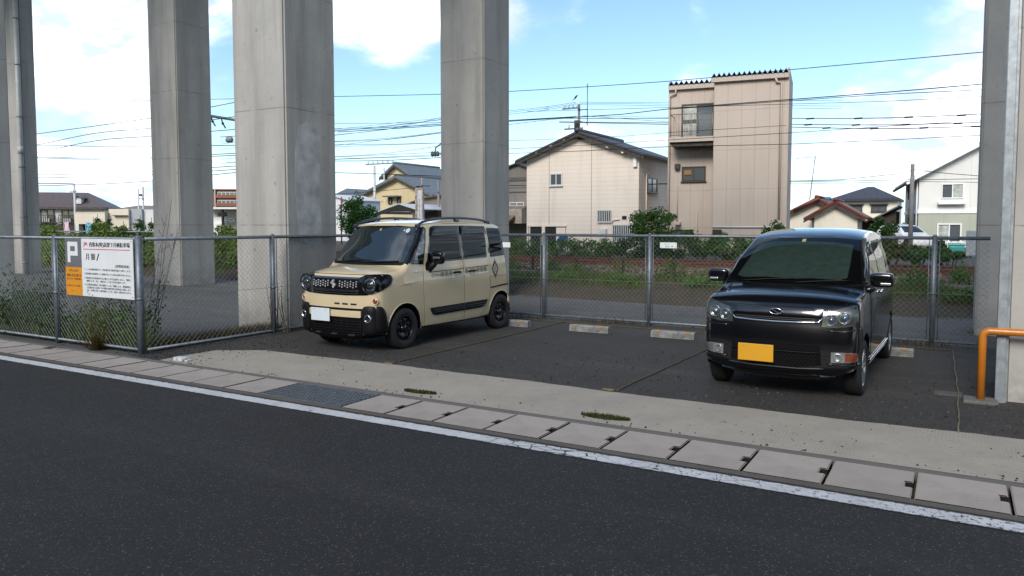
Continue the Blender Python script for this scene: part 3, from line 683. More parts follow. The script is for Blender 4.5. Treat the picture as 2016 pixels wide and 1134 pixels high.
for i, (x, y, l) in enumerate(((-5.76, 7.0, 'rusty anchor plate at the end of the rope right of the beige van'), (-2.92, 6.97, 'rusty anchor plate at the end of the rope left of the black van'))):
    mb = MB(); mb.bbox((x-.08, y-.02, .004), (x+.05, y+.02, .02), .004); tag(mb.build('anchor_plate', mat('anchor%d' % i, (.2, .15, .06), .8, var=.3, vs=20)), l, 'plate', 'rope anchor plates')
mb = MB(); mb.bbox((-.12, 8.42, -.05), (.12, 8.62, .008), .006); tag(mb.build('anchor_slab', MT['kerbc']), 'small concrete slab pinning the pale rope beside the orange guard', 'slab')

# ------------------------------------------------------------------ orange guard rail by the right pier
MT['orange'] = mat('orange', (.52, .17, .012), .38, var=.08, vs=5, coat=.3)
gb = empty('guard_rail', (.262, 8.28, 0), 0, 'orange steel pipe guard protecting the right hand pier', 'guard rail')
mb = MB(); H_ = .672; R_ = .06; pts = [(0, 0, .0), (0, 0, H_-R_)]
for k in range(1, 7):
    a = PI/2*k/6; pts.append((R_-R_*math.cos(a), 0, H_-R_+R_*math.sin(a)))
pts += [(1.35, 0, H_)]
for k in range(1, 7):
    a = PI/2*k/6; pts.append((1.35+R_*math.sin(a), 0, H_-R_+R_*math.cos(a)))
pts.append((1.44, 0, 0)); mb.tube(pts, .0345, 16); mb.build('pipe', MT['orange'], gb)
for x in (0, 1.44):
    mb = MB(); mb.bbox((x-.14, -.12, -.04), (x+.14, .11, .03), .012); mb.build('footing', MT['kerbl'], gb)
# ------------------------------------------------------------------ cars: local frame X lateral, Y back from the front bumper, Z up
def paint(name, col, flake=0, rough=.25, coat=.85):
    m = NT(name); m.set('Base Color', m.mix(m.rng(m.noise(1.1, 4), .35, .7), col, tuple(c*.93 for c in col)))
    m.set('Roughness', rough).set('Metallic', flake).set('Coat Weight', coat).set('Coat Roughness', .02).set('Specular IOR Level', .5)
    d = m.math('MULTIPLY', m.rng(m.noise(40, 4, .7), .5, .8), .12); m.set('Coat Roughness', m.math('ADD', d, .015)); return m.mat
MT['beige'] = paint('beige', (.56, .46, .295)); MT['black_paint'] = paint('black_paint', (.0022, .0022, .0028), 0, .2, .8)
MT['gap'] = mat('gap', (.006, .006, .006), .9, var=0)

def catmull(pts, step=.03):
    P = [Vector(p) for p in pts]; out = []
    for i in range(len(P)-1):
        p0, p1, p2, p3 = P[max(0, i-1)], P[i], P[i+1], P[min(len(P)-1, i+2)]
        n = max(1, int((p2-p1).length/step))
        for k in range(n):
            t = k/n; t0 = 0; a = .5
            out.append(.5*((2*p1)+(-p0+p2)*t+(2*p0-5*p1+4*p2-p3)*t*t+(-p0+3*p1-3*p2+p3)*t**3))
    out.append(P[-1]); return out
def lerp_tab(tab):
    def f(x):
        if x <= tab[0][0]: return tab[0][1]
        for (a, va), (b, vb) in zip(tab[:-1], tab[1:]):
            if x <= b:
                t = (x-a)/(b-a); t = t*t*(3-2*t); return va+(vb-va)*t
        return tab[-1][1]
    return f
class Car:
    def __init__(s, root, sil, S, rad, crown, arches, zb, pmat, power=3.0, black=None):
        s.root = root; P = catmull(sil); s.P = P; n = len(P)
        # arc-length parameter, normals
        N = []
        for i in range(n):
            d = (P[min(i+1, n-1)]-P[max(i-1, 0)]).normalized(); N.append(Vector((-d.y, d.x)))
        K, FQ = 9, 6; Q = []; rings = []
        rr_ = [rad(p.x, p.y) for p in P]; cc_ = [crown(p.x, p.y) for p in P]
        for _ in range(2):                        # ease the edge radius from one zone into the next
            rr_ = [sum(rr_[max(0, i-3):i+4])/len(rr_[max(0, i-3):i+4]) for i in range(n)]; cc_ = [sum(cc_[max(0, i-3):i+4])/len(cc_[max(0, i-3):i+4]) for i in range(n)]
        for i in range(n):
            r = rr_[i]; c = cc_[i]; q = P[i]-N[i]*(c+r); Q.append(q); w = S(q.x, q.y); ring = []
            for k in range(K+1):
                t = k/K; pos = P[i]-N[i]*c*t**power; ring.append(((w-r)*t, pos.x, pos.y))
            for k in range(1, FQ+1):
                a = PI/2*k/FQ; pos = P[i]-N[i]*(c+r*(1-math.cos(a))); ring.append((w-r+r*math.sin(a), pos.x, pos.y))
            rings.append(ring)
        bm = bmesh.new(); m = len(rings[0]); V = {}
        for sg in (1, -1):
            for i in range(n):
                for k in range(m):
                    if k == 0 and sg == -1: V[i, 0, -1] = V[i, 0, 1]; continue
                    x, y, z = rings[i][k]; V[i, k, sg] = bm.verts.new((x*sg, y, z))
            for i in range(n-1):
                for k in range(m-1):
                    a = [V[i, k, sg], V[i, k+1, sg], V[i+1, k+1, sg], V[i+1, k, sg]]
                    bm.faces.new(a if sg == 1 else a[::-1])
        # side outline with wheel arches
        loop = [Vector((q.x, q.y)) for q in Q]; y0, y1 = Q[0].x, Q[-1].x; bot = []
        for (ca, cz, cr) in sorted(arches, reverse=True):
            h = math.sqrt(max(0, cr*cr-(zb-cz)**2)); a0 = math.atan2(zb-cz, h); a1 = PI-a0
            arc = [(ca+cr*math.cos(a0+(a1-a0)*k/28), cz+cr*math.sin(a0+(a1-a0)*k/28)) for k in range(29)]
            bot.append(arc)
        edge = [];
        cur = [(y1, zb)] if abs(Q[-1].y-zb) > .005 else []
        for arc in bot: cur += arc
        cur += [(y0, zb)] if abs(Q[0].y-zb) > .005 else []
        poly = [tuple(p) for p in loop]+cur
        s.arcs = bot
        vs = [Vector(p) for p in poly]; nE = len(vs); ed = [(i, (i+1) % nE) for i in range(nE)]
        ys = [p[0] for p in poly]; zs = [p[1] for p in poly]; g = .055
        yy = min(ys)+g*.5
        def inside(x, y):
            c = False; j = nE-1
            for i in range(nE):
                (xi, yi), (xj, yj) = poly[i], poly[j]
                if (yi > y) != (yj > y) and x < (xj-xi)*(y-yi)/(yj-yi)+xi: c = not c
                j = i
            return c
        while yy < max(ys):
            z_ = min(zs)+g*.5
            while z_ < max(zs):
                if inside(yy, z_) and min((vs[i]-Vector((yy, z_))).length for i in range(nE)) > .02: vs.append(Vector((yy, z_)))
                z_ += g
            yy += g
        cv, ce, cf, *_ = delaunay_2d_cdt(vs, ed, [], 1, 1e-5)
        for sg in (1, -1):
            nv = [bm.verts.new((S(p.x, p.y)*sg, p.x, p.y)) for p in cv]
            for f in cf:
                try: bm.faces.new([nv[i] for i in (f if sg == -1 else f[::-1])])
                except ValueError: pass
        bmesh.ops.remove_doubles(bm, verts=bm.verts, dist=.0012)
        bmesh.ops.recalc_face_normals(bm, faces=bm.faces)
        s.bm = bm; s.bvh = BVHTree.FromBMesh(bm); s.S = S
        mb = MB(); mb.smooth = True
        mb.frombm(bm.copy())
        if black:
            for i, f in enumerate(mb.f):
                c = sum((Vector(mb.v[j]) for j in f), Vector())/len(f)
                if black(c): mb.m[i] = 2
        # arch lips and inner wells
        mb.smooth = False; mb.cur = 1
        for arc in bot:
            for sg in (1, -1):
                for (a, b) in zip(arc[:-1], arc[1:]):
                    xa, xb = S(*a), S(*b)
                    mb.quad((xa*sg, *a), (xb*sg, *b), ((xb-.25)*sg, *b), ((xa-.25)*sg, *a))
                ctr = (sum(p[0] for p in arc)/len(arc), arc[0][1]); x = S(*arc[0])-.25
                mb.add([(x*sg, *p) for p in arc], [tuple(range(len(arc)))])
        ya, yb = Q[0].x+.03, Q[-1].x-.03
        mb.box((-.52, ya, zb-.03), (.52, yb, zb+.2))
        a0 = min(a[0]-a[2] for a in arches); spans = []
        ar = sorted(arches); prev = ya
        for (ca, cz, cr) in ar: spans.append((prev, ca-cr)); prev = ca+cr
        spans.append((prev, yb))
        for (u, v) in spans:
            if v-u > .02: mb.box((-(S((u+v)/2, zb)-.035), u, zb+.005), (S((u+v)/2, zb)-.035, v, zb+.06))
        s.body = mb.build('body', [pmat, MT['dark'], MT['gloss_black']], root, fix=False)
    def cast(s, u, w, plane, side=1):
        if plane == 'side': o, d = Vector((2*side, u, w)), Vector((-side, 0, 0))
        elif plane == 'front': o, d = Vector((u, -2, w)), Vector((0, 1, 0))
        elif plane == 'top': o, d = Vector((u, w, 3)), Vector((0, 0, -1))
        else: o, d = Vector((u, 6, w)), Vector((0, -1, 0))
        h = s.bvh.ray_cast(o, d)
        if h[0] is None:                         # just past the outline: slide in towards the middle of the car
            c = Vector((0, o.y, .85)) if plane != 'side' else Vector((o.x, 1.7, .9))
            if plane == 'top': c = Vector((0, 1.8, o.z))
            for k in range(1, 80):
                h = s.bvh.ray_cast(o+(c-o)*(k*.006), d)
                if h[0] is not None: break
            else: h = s.bvh.find_nearest(o+d*2)
        n = h[1]
        if n.dot(d) > 0: n = -n
        return h[0], n
    def drape(s, name, poly, m, plane='side', off=.003, side=1, parent=None, res=.045, thick=None, dome=0, smooth=True, hole=None, mb_only=False):
        """a panel cut to poly and laid on the body skin, standing off by 'off'"""
        n = len(poly); P = []
        for i in range(n):
            a, b = Vector(poly[i]), Vector(poly[(i+1) % n]); k = max(1, int((b-a).length/res))
            P += [a+(b-a)*j/k for j in range(k)]
        nb = len(P); ed = [(i, (i+1) % nb) for i in range(nb)]
        def inside(x, y, pl=poly):
            c = False; j = len(pl)-1
            for i in range(len(pl)):
                (xi, yi), (xj, yj) = pl[i], pl[j]
                if (yi > y) != (yj > y) and x < (xj-xi)*(y-yi)/(yj-yi)+xi: c = not c
                j = i
            return c
        x0, x1 = min(p.x for p in P), max(p.x for p in P); y0, y1 = min(p.y for p in P), max(p.y for p in P); x = x0+res/2
        vs = list(P)
        while x < x1:
            y = y0+res/2
            while y < y1:
                q = Vector((x, y))
                if inside(x, y) and min((q-p).length for p in P) > res*.4: vs.append(q)
                y += res
            x += res
        cv, ce, cf, *_ = delaunay_2d_cdt(vs, ed, [], 1, 1e-6)
        top = []; base = []
        for p in cv:
            h, nm = s.cast(p.x, p.y, plane, side)
            e = off
            if dome:
                dd = min((Vector(p)-q).length for q in P); e = off+dome*min(1, dd/.05)**.5
            top.append(h+nm*e); base.append(h-nm*.004)
        mb = MB(); mb.smooth = smooth; mb.add(top, [tuple(f) for f in cf])
        # rim
        cnt = {}
        for f in cf:
            for a, b in zip(f, list(f[1:])+[f[0]]): cnt[(a, b)] = 1
        mb.smooth = False
        for (a, b) in list(cnt):
            if (b, a) not in cnt: mb.quad(top[a], top[b], base[b], base[a])
        if mb_only: return mb
        return mb.build(name, m, parent or s.root)
    def strip(s, name, pts, r, m, plane='side', off=.002, side=1, parent=None, n=6):
        P = []
        for (a, b) in zip(pts[:-1], pts[1:]):
            a, b = Vector(a), Vector(b); k = max(1, int((b-a).length/.04)); P += [a+(b-a)*j/k for j in range(k)]
        P.append(Vector(pts[-1])); w = []
        for p in P:
            h, nm = s.cast(p.x, p.y, plane, side); w.append(h+nm*off)
        mb = MB(); mb.tube(w, r, n); return mb.build(name, m, parent or s.root)
def sellip(mb, c, rad, e=.45, nu=28, nv=16):    # rounded box
    P = lambda v, k: math.copysign(abs(v)**k, v); vs = []; fs = []
    for j in range(nv+1):
        t = -PI/2+PI*j/nv
        for i in range(nu):
            p = 2*PI*i/nu; vs.append((c[0]+rad[0]*P(math.cos(t), e)*P(math.cos(p), e), c[1]+rad[1]*P(math.cos(t), e)*P(math.sin(p), e), c[2]+rad[2]*P(math.sin(t), e)))
    for j in range(nv):
        for i in range(nu): fs.append((j*nu+i, j*nu+(i+1) % nu, (j+1)*nu+(i+1) % nu, (j+1)*nu+i))
    old = mb.smooth; mb.smooth = True; mb.add(vs, fs); mb.smooth = old
def circ(cx, cy, r, n=24, ry=None): return [(cx+r*math.cos(2*PI*k/n), cy+(ry or r)*math.sin(2*PI*k/n)) for k in range(n)]
def rrect(x0, y0, x1, y1, r, n=4):
    P = []
    for (cx, cy, a0) in ((x1-r, y1-r, 0), (x0+r, y1-r, PI/2), (x0+r, y0+r, PI), (x1-r, y0+r, 1.5*PI)):
        P += [(cx+r*math.cos(a0+PI/2*k/n), cy+r*math.sin(a0+PI/2*k/n)) for k in range(n+1)]
    return P
def inset(poly, d):
    c = Vector((sum(p[0] for p in poly)/len(poly), sum(p[1] for p in poly)/len(poly))); n = len(poly); out = []
    A = sum(poly[i][0]*poly[(i+1) % n][1]-poly[(i+1) % n][0]*poly[i][1] for i in range(n)); sg = 1 if A > 0 else -1
    for i in range(n):
        a, b, e = Vector(poly[i-1]), Vector(poly[i]), Vector(poly[(i+1) % n]); u = (b-a).normalized(); v = (e-b).normalized()
        n1_, n2_ = Vector((-u.y, u.x))*sg, Vector((-v.y, v.x))*sg; nn = (n1_+n2_); nn = nn/max(.35, nn.length_squared/2) if nn.length > 1e-6 else n1_
        out.append(tuple(b+nn*d))
    return out
def smoothpoly(poly, it=2):
    for _ in range(it):
        out = []; n = len(poly)
        for i in range(n):
            a, b = poly[i], poly[(i+1) % n]; out += [(a[0]*.75+b[0]*.25, a[1]*.75+b[1]*.25), (a[0]*.25+b[0]*.75, a[1]*.25+b[1]*.75)]
        poly = out
    return poly

def wheel(root, x, y, R_t, w, rim_r, style, side):
    """x = outer face; side +1 outer face towards +X"""
    t = MB(); hw = w/2; xc = 0
    prof = [(-hw*.82, rim_r*.98), (-hw, rim_r+.012), (-hw*1.02, (rim_r+R_t)/2), (-hw*.92, R_t-.018), (-hw*.78, R_t-.004), (-hw*.3, R_t), (hw*.3, R_t), (hw*.78, R_t-.004), (hw*.92, R_t-.018), (hw*1.02, (rim_r+R_t)/2), (hw, rim_r+.012), (hw*.82, rim_r*.98)]
    t.lathe(prof, (0, 0, 0), 'X', 40)
    wh = t.build('wheel', MT['rubber'], root); wh.location = (x-side*hw, y, R_t-.006)
    if side < 0: wh.rotation_euler = (0, 0, PI)
    # the wheel mesh is the tyre, its rim a sub-part
    r = MB(); o = hw*.72
    r.lathe([(-hw*.8, rim_r*.99), (o, rim_r*.99), (o+.012, rim_r*.985), (o+.012, rim_r*.93), (o-.03, rim_r*.88)], (0, 0, 0), 'X', 40)
    if style == 'steel':
        r.lathe([(o-.03, rim_r*.88), (o-.012, rim_r*.74), (o-.004, rim_r*.6), (o-.025, rim_r*.42), (o-.028, .0)], (0, 0, 0), 'X', 32)
        rm = r.build('rim', MT['wheel_black'], wh)
        h = MB()
        for k in range(8):
            a = 2*PI*k/8+.2; c = (o-.008, rim_r*.68*math.cos(a), rim_r*.68*math.sin(a)); h.ball(c, .024, 10, (.3, 1, 1))
        h.build('vent_hole', MT['dark'], wh)
        cpm = MB(); cpm.lathe([(o-.03, .055), (o+.006, .05), (o+.014, .03), (o+.015, 0)], (0, 0, 0), 'X', 20)
        for k in range(4):
            a = PI/4+PI/2*k; cpm.tube([(o-.03, .05*math.cos(a)*1.5, .05*math.sin(a)*1.5), (o-.005, .05*math.cos(a)*1.5, .05*math.sin(a)*1.5)], .011, 6)
        cpm.build('hub_cap', MT['gloss_black'], wh)
        g = MB()
        for k in range(8):
            a = 2*PI*k/8+.2+PI/8; g.ball((o-.004, rim_r*.62*math.cos(a), rim_r*.62*math.sin(a)), .016, 8, (.25, 1, 1.4))
        g.build('rim_boss', MT['wheel_sheen'], wh)
    else:
        r.lathe([(o-.06, rim_r*.9), (o-.075, rim_r*.5), (o-.07, 0)], (0, 0, 0), 'X', 24)
        rm = r.build('rim', MT['silver'], wh)
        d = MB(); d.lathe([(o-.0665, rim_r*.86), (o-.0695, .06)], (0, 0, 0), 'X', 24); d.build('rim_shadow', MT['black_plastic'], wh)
        for k in range(10):
            a = 2*PI*k/10; sp = MB(); ca, sa = math.cos(a), math.sin(a)
            def pt(rr, tt, xx): return (xx, rr*ca-tt*sa, rr*sa+tt*ca)
            vs = [pt(.03, -.012, o), pt(.03, .012, o), pt(rim_r*.93, .012, o+.008), pt(rim_r*.93, -.012, o+.008), pt(.03, -.014, o-.04), pt(.03, .014, o-.04), pt(rim_r*.93, .015, o-.03), pt(rim_r*.93, -.015, o-.03)]
            sp.add(vs, [(0, 1, 2, 3), (7, 6, 5, 4), (0, 4, 5, 1), (1, 5, 6, 2), (2, 6, 7, 3), (3, 7, 4, 0)]); sp.build('spoke', MT['silver'], wh)
        cpm = MB(); cpm.lathe([(o-.06, .05), (o+.008, .042), (o+.012, .0)], (0, 0, 0), 'X', 20); cpm.build('hub_cap', MT['silver'], wh)
    return wh
MT['wheel_black'] = mat('wheel_black', (.009, .009, .01), .3, var=.1); MT['wheel_sheen'] = mat('wheel_sheen', (.05, .05, .055), .2, .6, var=0)

def round_lamp(car, root, name, cx, cz, r, plane='front', off=.004):
    h, nm = car.cast(cx, cz, plane); q = Vector((0, -1, 0)); nm = (nm*.45+q*.55).normalized()
    o = h+nm*off; M = Matrix.Translation(o) @ nm.to_track_quat('Z', 'Y').to_matrix().to_4x4()
    def lat(prof, n=28):
        mb = MB(); mb.lathe(prof, (0, 0, 0), 'Z', n); mb.v = [tuple(M @ Vector(p)) for p in mb.v]; return mb
    return o, M, lat

# ================================================================== the beige van
def beige_van(loc, rz):
    root = empty('parked_van', loc, rz, 'boxy beige kei van with black trim, round headlights and a white plate', 'van', 'cars parked in the bays')
    sil = [(.10, .17), (.035, .21), (.005, .30), (0, .42), (0, .58), (.004, .70), (.012, .80), (.022, .90), (.04, .965), (.075, 1.01), (.14, 1.04), (.28, 1.075), (.44, 1.105), (.545, 1.125), (.60, 1.165), (.72, 1.305), (.86, 1.465), (.96, 1.585), (1.005, 1.635), (1.06, 1.672), (1.16, 1.695), (1.4, 1.72), (1.8, 1.735), (2.3, 1.732), (2.75, 1.715), (2.98, 1.692), (3.08, 1.66), (3.135, 1.60), (3.165, 1.5), (3.2, 1.25), (3.235, 1.05), (3.27, .8), (3.29, .6), (3.295, .42), (3.27, .28), (3.22, .2)]
    zt = lerp_tab([(.18, .672), (.30, .70), (.5, .715), (.8, .714), (1.05, .702), (1.14, .692), (1.35, .668), (1.62, .625), (1.75, .60)])
    yt = lerp_tab([(0, .03), (.35, .008), (.7, 0), (2.4, 0), (3.3, .018)])
    S = lambda y, z: zt(z)-yt(y)
    def rad(y, z):
        if z > 1.6: return .075
        if y < .9 and z > 1.12: return .045+.02*min(1, (z-1.12)*2)
        if y < .6 and z > .95: return .105
        if y < .3: return .15 if z > .3 else .13
        return .10
    def crown(y, z):
        if z > 1.64: return .028
        if y < .95 and z > 1.1: return .07
        if y < .6 and z > 1.0: return .05
        if y < .3: return .055
        return .03
    car = Car(root, sil, S, rad, crown, [(.61, .28, .335), (2.955, .28, .33)], .235, MT['beige'], black=lambda c: 1.13 < c.z < 1.628 and c.y < 1.0+(c.z-1.118)*.295-.02)
    D = car.drape; bp, gb_ = MT['black_plastic'], MT['gloss_black']
    # windscreen and its black surround
    ws_o = [(-.64, 1.125), (-.3, 1.118), (.3, 1.118), (.64, 1.125), (.622, 1.35), (.572, 1.625), (.3, 1.642), (-.3, 1.642), (-.572, 1.625), (-.622, 1.35)]
    D('windscreen_frame', ws_o, gb_, 'front', .0025, res=.05)
    ws = [(-.635, 1.15), (-.3, 1.142), (.3, 1.142), (.635, 1.15), (.612, 1.35), (.555, 1.605), (.3, 1.622), (-.3, 1.622), (-.555, 1.605), (-.612, 1.35)]
    wsc = D('windscreen', ws, MT['car_glass'], 'front', .006, res=.05)
    # dim cabin shapes pressed close behind the glass are left out; stickers show on it
    for (px_, pz, w_, h_, m_) in ((-.02, 1.585, .028, .03, 'sticker_yellow'), (.40, 1.575, .02, .02, 'sticker_pale')):
        D('sticker', rrect(px_-w_/2, pz-h_/2, px_+w_/2, pz+h_/2, .004), MT[m_], 'front', .0085, parent=wsc, res=.03)
    D('sticker', circ(.455, 1.572, .03, 16), MT['sticker_pale'], 'front', .0085, parent=wsc, res=.03)
    # wipers and cowl
    D('cowl', [(-.62, 1.112), (.62, 1.112), (.62, 1.142), (.3, 1.134), (-.3, 1.134), (-.62, 1.142)], bp, 'front', .008, res=.04)
    for (a, b) in (((-.52, 1.128), (-.02, 1.158)), ((.05, 1.128), (.56, 1.16))):
        car.strip('wiper', [a, ((a[0]+b[0])/2, (a[1]+b[1])/2+.004), b], .008, bp, 'front', .016)
    for sd_ in (1, -1):
        D('quarter_glass_frame', [(.74, 1.125), (1.0, 1.115), (1.065, 1.30), (1.148, 1.615), (1.095, 1.618), (.90, 1.35)], gb_, 'side', .0025, sd_)
        D('quarter_glass', [(.80, 1.145), (.985, 1.138), (1.04, 1.30), (1.118, 1.585), (1.10, 1.587), (.925, 1.36)], MT['car_glass'], 'side', .0055, sd_)
        fd = [(1.035, .265), (1.005, .6), (.998, 1.05), (1.03, 1.135), (1.08, 1.32), (1.155, 1.59), (1.20, 1.643), (1.26, 1.66), (1.905, 1.672), (1.93, 1.2), (1.955, .255)]
        rd = [(1.967, .255), (1.942, 1.2), (1.917, 1.672), (2.52, 1.668), (2.585, 1.645), (2.615, 1.58), (2.63, 1.1), (2.635, .62), (2.60, .52), (2.50, .36), (2.40, .27), (2.36, .255)]
        D('door_gap', [(1.029, .258), (.996, .6), (.990, 1.05), (1.022, 1.137), (1.072, 1.32), (1.148, 1.593), (1.195, 1.65), (1.26, 1.668), (1.905, 1.680), (2.52, 1.676), (2.59, 1.652), (2.622, 1.58), (2.638, 1.1), (2.643, .62), (2.608, .515), (2.508, .355), (2.405, .262), (2.36, .247)], MT['gap'], 'side', .001, sd_, res=.06)
        fdo = D('front_door', fd, MT['beige'], 'side', .0045, sd_)
        rdo = D('sliding_door', rd, MT['beige'], 'side', .0045, sd_)
        D('window_frame', [(1.085, 1.135), (1.13, 1.122), (1.925, 1.142), (1.905, 1.645), (1.30, 1.638), (1.235, 1.615)], gb_, 'side', .006, sd_, parent=fdo)
        D('side_window', [(1.125, 1.15), (1.88, 1.165), (1.868, 1.52), (1.235, 1.52)], MT['tint_glass'], 'side', .0085, sd_, parent=fdo)
        D('window_frame', [(1.948, 1.143), (2.565, 1.15), (2.585, 1.18), (2.59, 1.58), (2.555, 1.635), (1.925, 1.645)], gb_, 'side', .006, sd_, parent=rdo)
        D('side_window', [(1.985, 1.165), (2.55, 1.172), (2.565, 1.52), (1.965, 1.52)], MT['tint_glass'], 'side', .0085, sd_, parent=rdo)
        D('rain_visor', [(1.222, 1.50), (1.89, 1.515), (1.885, 1.635), (1.31, 1.632), (1.26, 1.605)], MT['visor'], 'side', .028, sd_, parent=fdo, dome=.006)
        D('rain_visor', [(1.95, 1.515), (2.60, 1.52), (2.60, 1.56), (2.56, 1.63), (1.945, 1.638)], MT['visor'], 'side', .028, sd_, parent=rdo, dome=.006)
        D('rear_quarter_window', [(2.68, 1.155), (3.12, 1.17), (3.115, 1.3), (3.05, 1.60), (2.665, 1.608)], MT['tint_glass'], 'side', .004, sd_)
        # cladding on the doors
        for nm_, po in (('door_cladding', [(1.126, .50), (1.6, .503), (1.951, .505), (1.951, .395), (1.27, .39), (1.19, .405), (1.15, .45)]), ('door_cladding', [(1.97, .505), (2.55, .508), (2.525, .455), (2.47, .415), (2.38, .398), (1.97, .395)])):
            pa = fdo if po[0][0] < 1.5 else rdo
            cl = D(nm_, po, bp, 'side', .014, sd_, parent=pa, dome=.004)
            ya, yb = (1.22, 1.94) if po[0][0] < 1.5 else (1.985, 2.46)
        for zz_ in (.435, .465): car.strip('cladding_rib', [(1.2, zz_), (1.948, zz_+.002)], .004, MT['trim_grey'], 'side', .02, sd_, parent=fdo); car.strip('cladding_rib', [(1.973, zz_), (2.5, zz_+.002)], .004, MT['trim_grey'], 'side', .02, sd_, parent=rdo)
        D('sill', [(.93, .195), (.94, .262), (1.6, .258), (2.36, .25), (2.63, .27), (2.64, .20)], bp, 'side', .008, sd_)
        D('rear_bumper_guard', [(3.22, .25), (3.27, .26), (3.29, .40), (3.22, .41)], bp, 'side', .012, sd_)
        D('tail_slot', [(2.66, .668), (3.25, .70), (3.255, .722), (2.66, .69)], MT['gap'], 'side', .0035, sd_)
        car.strip('panel_seam', [(2.655, .69), (2.65, .85), (3.235, .86)], .002, MT['gap'], 'side', 0, sd_)
        car.strip('roof_seam', [(.90, 1.655), (1.05, 1.672)], .004, MT['gap'], 'side', 0, sd_)
        # patterned side decal with the two door handles
        zc = .945
        for (ya, yb, pa, ic) in ((1.125, 1.945, fdo, 1), (1.975, 2.60, rdo, 0)):
            rise = lambda y: .02*(y-1.1)
            D('decal_band', [(ya, zc+.046+rise(ya)), (yb, zc+.046+rise(yb)), (yb, zc+.058+rise(yb)), (ya, zc+.058+rise(ya))], MT['decal_brown'], 'side', .0052, sd_, parent=pa)
            D('decal_band', [(ya, zc-.05+rise(ya)), (yb, zc-.05+rise(yb)), (yb, zc-.038+rise(yb)), (ya, zc-.038+rise(ya))], MT['decal_pale'], 'side', .0052, sd_, parent=pa)
            mb = MB(); y = ya+(.30 if ic else .04)
            while y < yb-.05:
                if not (1.68 < y < 1.86 or 2.06 < y < 2.24):
                    for (du, dw) in ((-.026, .022), (0, .03), (.026, .022), (-.038, 0), (.038, 0), (-.013, 0), (.013, 0), (-.026, -.022), (0, -.03), (.026, -.022), (0, .012), (0, -.012)):
                        u, w_ = y+du, zc+.003+rise(y)+dw; h, nm = car.cast(u, w_, 'side', sd_); h = h+nm*.0056
                        t1 = Vector((0, 1, 0)); t2 = nm.cross(t1)
                        mb.add([h+t1*.0125, h+t2*.0095, h-t1*.0125, h-t2*.0095], [(0, 1, 2, 3)])
                y += .098
            mb.build('decal_pattern', MT['decal_brown'], pa, fix=False)
        # name on the decal
        me = text_mesh('Spacia', .15, .034); me.materials.append(MT['decal_brown']); lo = bpy.data.objects.new('lettering', me); COL.objects.link(lo); lo.parent = fdo
        xx = car.cast(1.3, zc, 'side', sd_)[0].x
        lo.matrix_basis = Matrix.Translation((xx+.0062*sd_, 1.235 if sd_ > 0 else 1.385, zc-.014)) @ Matrix.Rotation(PI/2*sd_, 4, 'Z')
        D('decal_ring', circ(1.195, zc+.003, .022, 14, .026), MT['decal_brown'], 'side', .0054, sd_, parent=fdo, res=.02)
        D('decal_ring_centre', circ(1.195, zc+.003, .013, 12, .017), MT['beige'], 'side', .0058, sd_, parent=fdo, res=.02)
        # stepped diamond behind the sliding door
        dc = (2.80, .965); mb = MB(); mats = [MT['decal_black'], MT['decal_red'], MT['decal_pale'], MT['decal_teal']]
        for ring, (rr, mi, o_) in enumerate(((1.0, 0, .0048), (.66, 2, .0052), (.52, 3, .0056), (.3, 2, .006), (.2, 3, .0064))):
            mb.cur = mi; P = [(dc[0]-.075*rr, dc[1]), (dc[0], dc[1]-.125*rr), (dc[0]+.075*rr, dc[1]), (dc[0], dc[1]+.125*rr)]
            if ring == 0:
                for k in range(-5, 6):
                    hh = .165*(1-abs(k)/6.2)
                    for sgn in (1, -1):
                        u = dc[0]+k*.0165; a0_ = .03 if abs(k) < 4 else 0; mb.cur = 1 if (k % 2) else 0
                        vs = []
                        for (uu, ww) in ((u-.007, dc[1]+sgn*a0_), (u+.007, dc[1]+sgn*a0_), (u+.007, dc[1]+sgn*hh*.86), (u, dc[1]+sgn*hh), (u-.007, dc[1]+sgn*hh*.86)):
                            h, nm = car.cast(uu, ww, 'side', sd_); vs.append(h+nm*o_)
                        mb.add(vs, [tuple(range(5))])
            else:
                vs = []
                for (uu, ww) in P: h, nm = car.cast(uu, ww, 'side', sd_); vs.append(h+nm*o_)
                mb.add(vs, [(0, 1, 2, 3)])
        mb.build('diamond_decal', mats, root, fix=False)
        D('pillar_decal', [(2.645, 1.225), (2.665, 1.225), (2.665, 1.30), (2.645, 1.30)], MT['decal_brown'], 'side', .004, sd_)
        for yh, pa in ((1.77, fdo), (2.15, rdo)):
            D('handle_recess', circ(yh, .955, .088, 20, .07), MT['beige_dark'], 'side', .0056, sd_, parent=pa, res=.03)
            car.strip('handle', [(yh-.085, .962), (yh, .966), (yh+.085, .964)], .0145, bp, 'side', .016, sd_, parent=pa, n=8)
        # front wing details
        D('wing_crease', smoothpoly([(.50, .845), (.80, .87), (.86, .905), (.50, .885)], 2), MT['beige'], 'side', .004, sd_, dome=.012)
        D('wing_badge', [(.80, 1.015), (.905, 1.012), (.905, 1.028), (.80, 1.031)], MT['chrome'], 'side', .005, sd_, res=.03)
        mb = MB()
        aw = [(.61+.338*math.cos(a), .28+.338*math.sin(a)) for a in [PI*.02+PI*.96*k/24 for k in range(25)]]
        car.strip('arch_edge', aw, .006, MT['beige'], 'side', .001, sd_)
        aw = [(2.955+.333*math.cos(a), .28+.333*math.sin(a)) for a in [PI*.02+PI*.96*k/24 for k in range(25)]]
        car.strip('arch_edge', aw, .006, MT['beige'], 'side', .001, sd_)
        # mirror
        mz = 1.20; hx = car.cast(1.16, mz-.1, 'side', sd_)[0].x
        mb = MB(); sellip(mb, (hx+sd_*.115, 1.19, mz), (.095, .055, .088)); mi_ = mb.build('mirror', gb_, root)
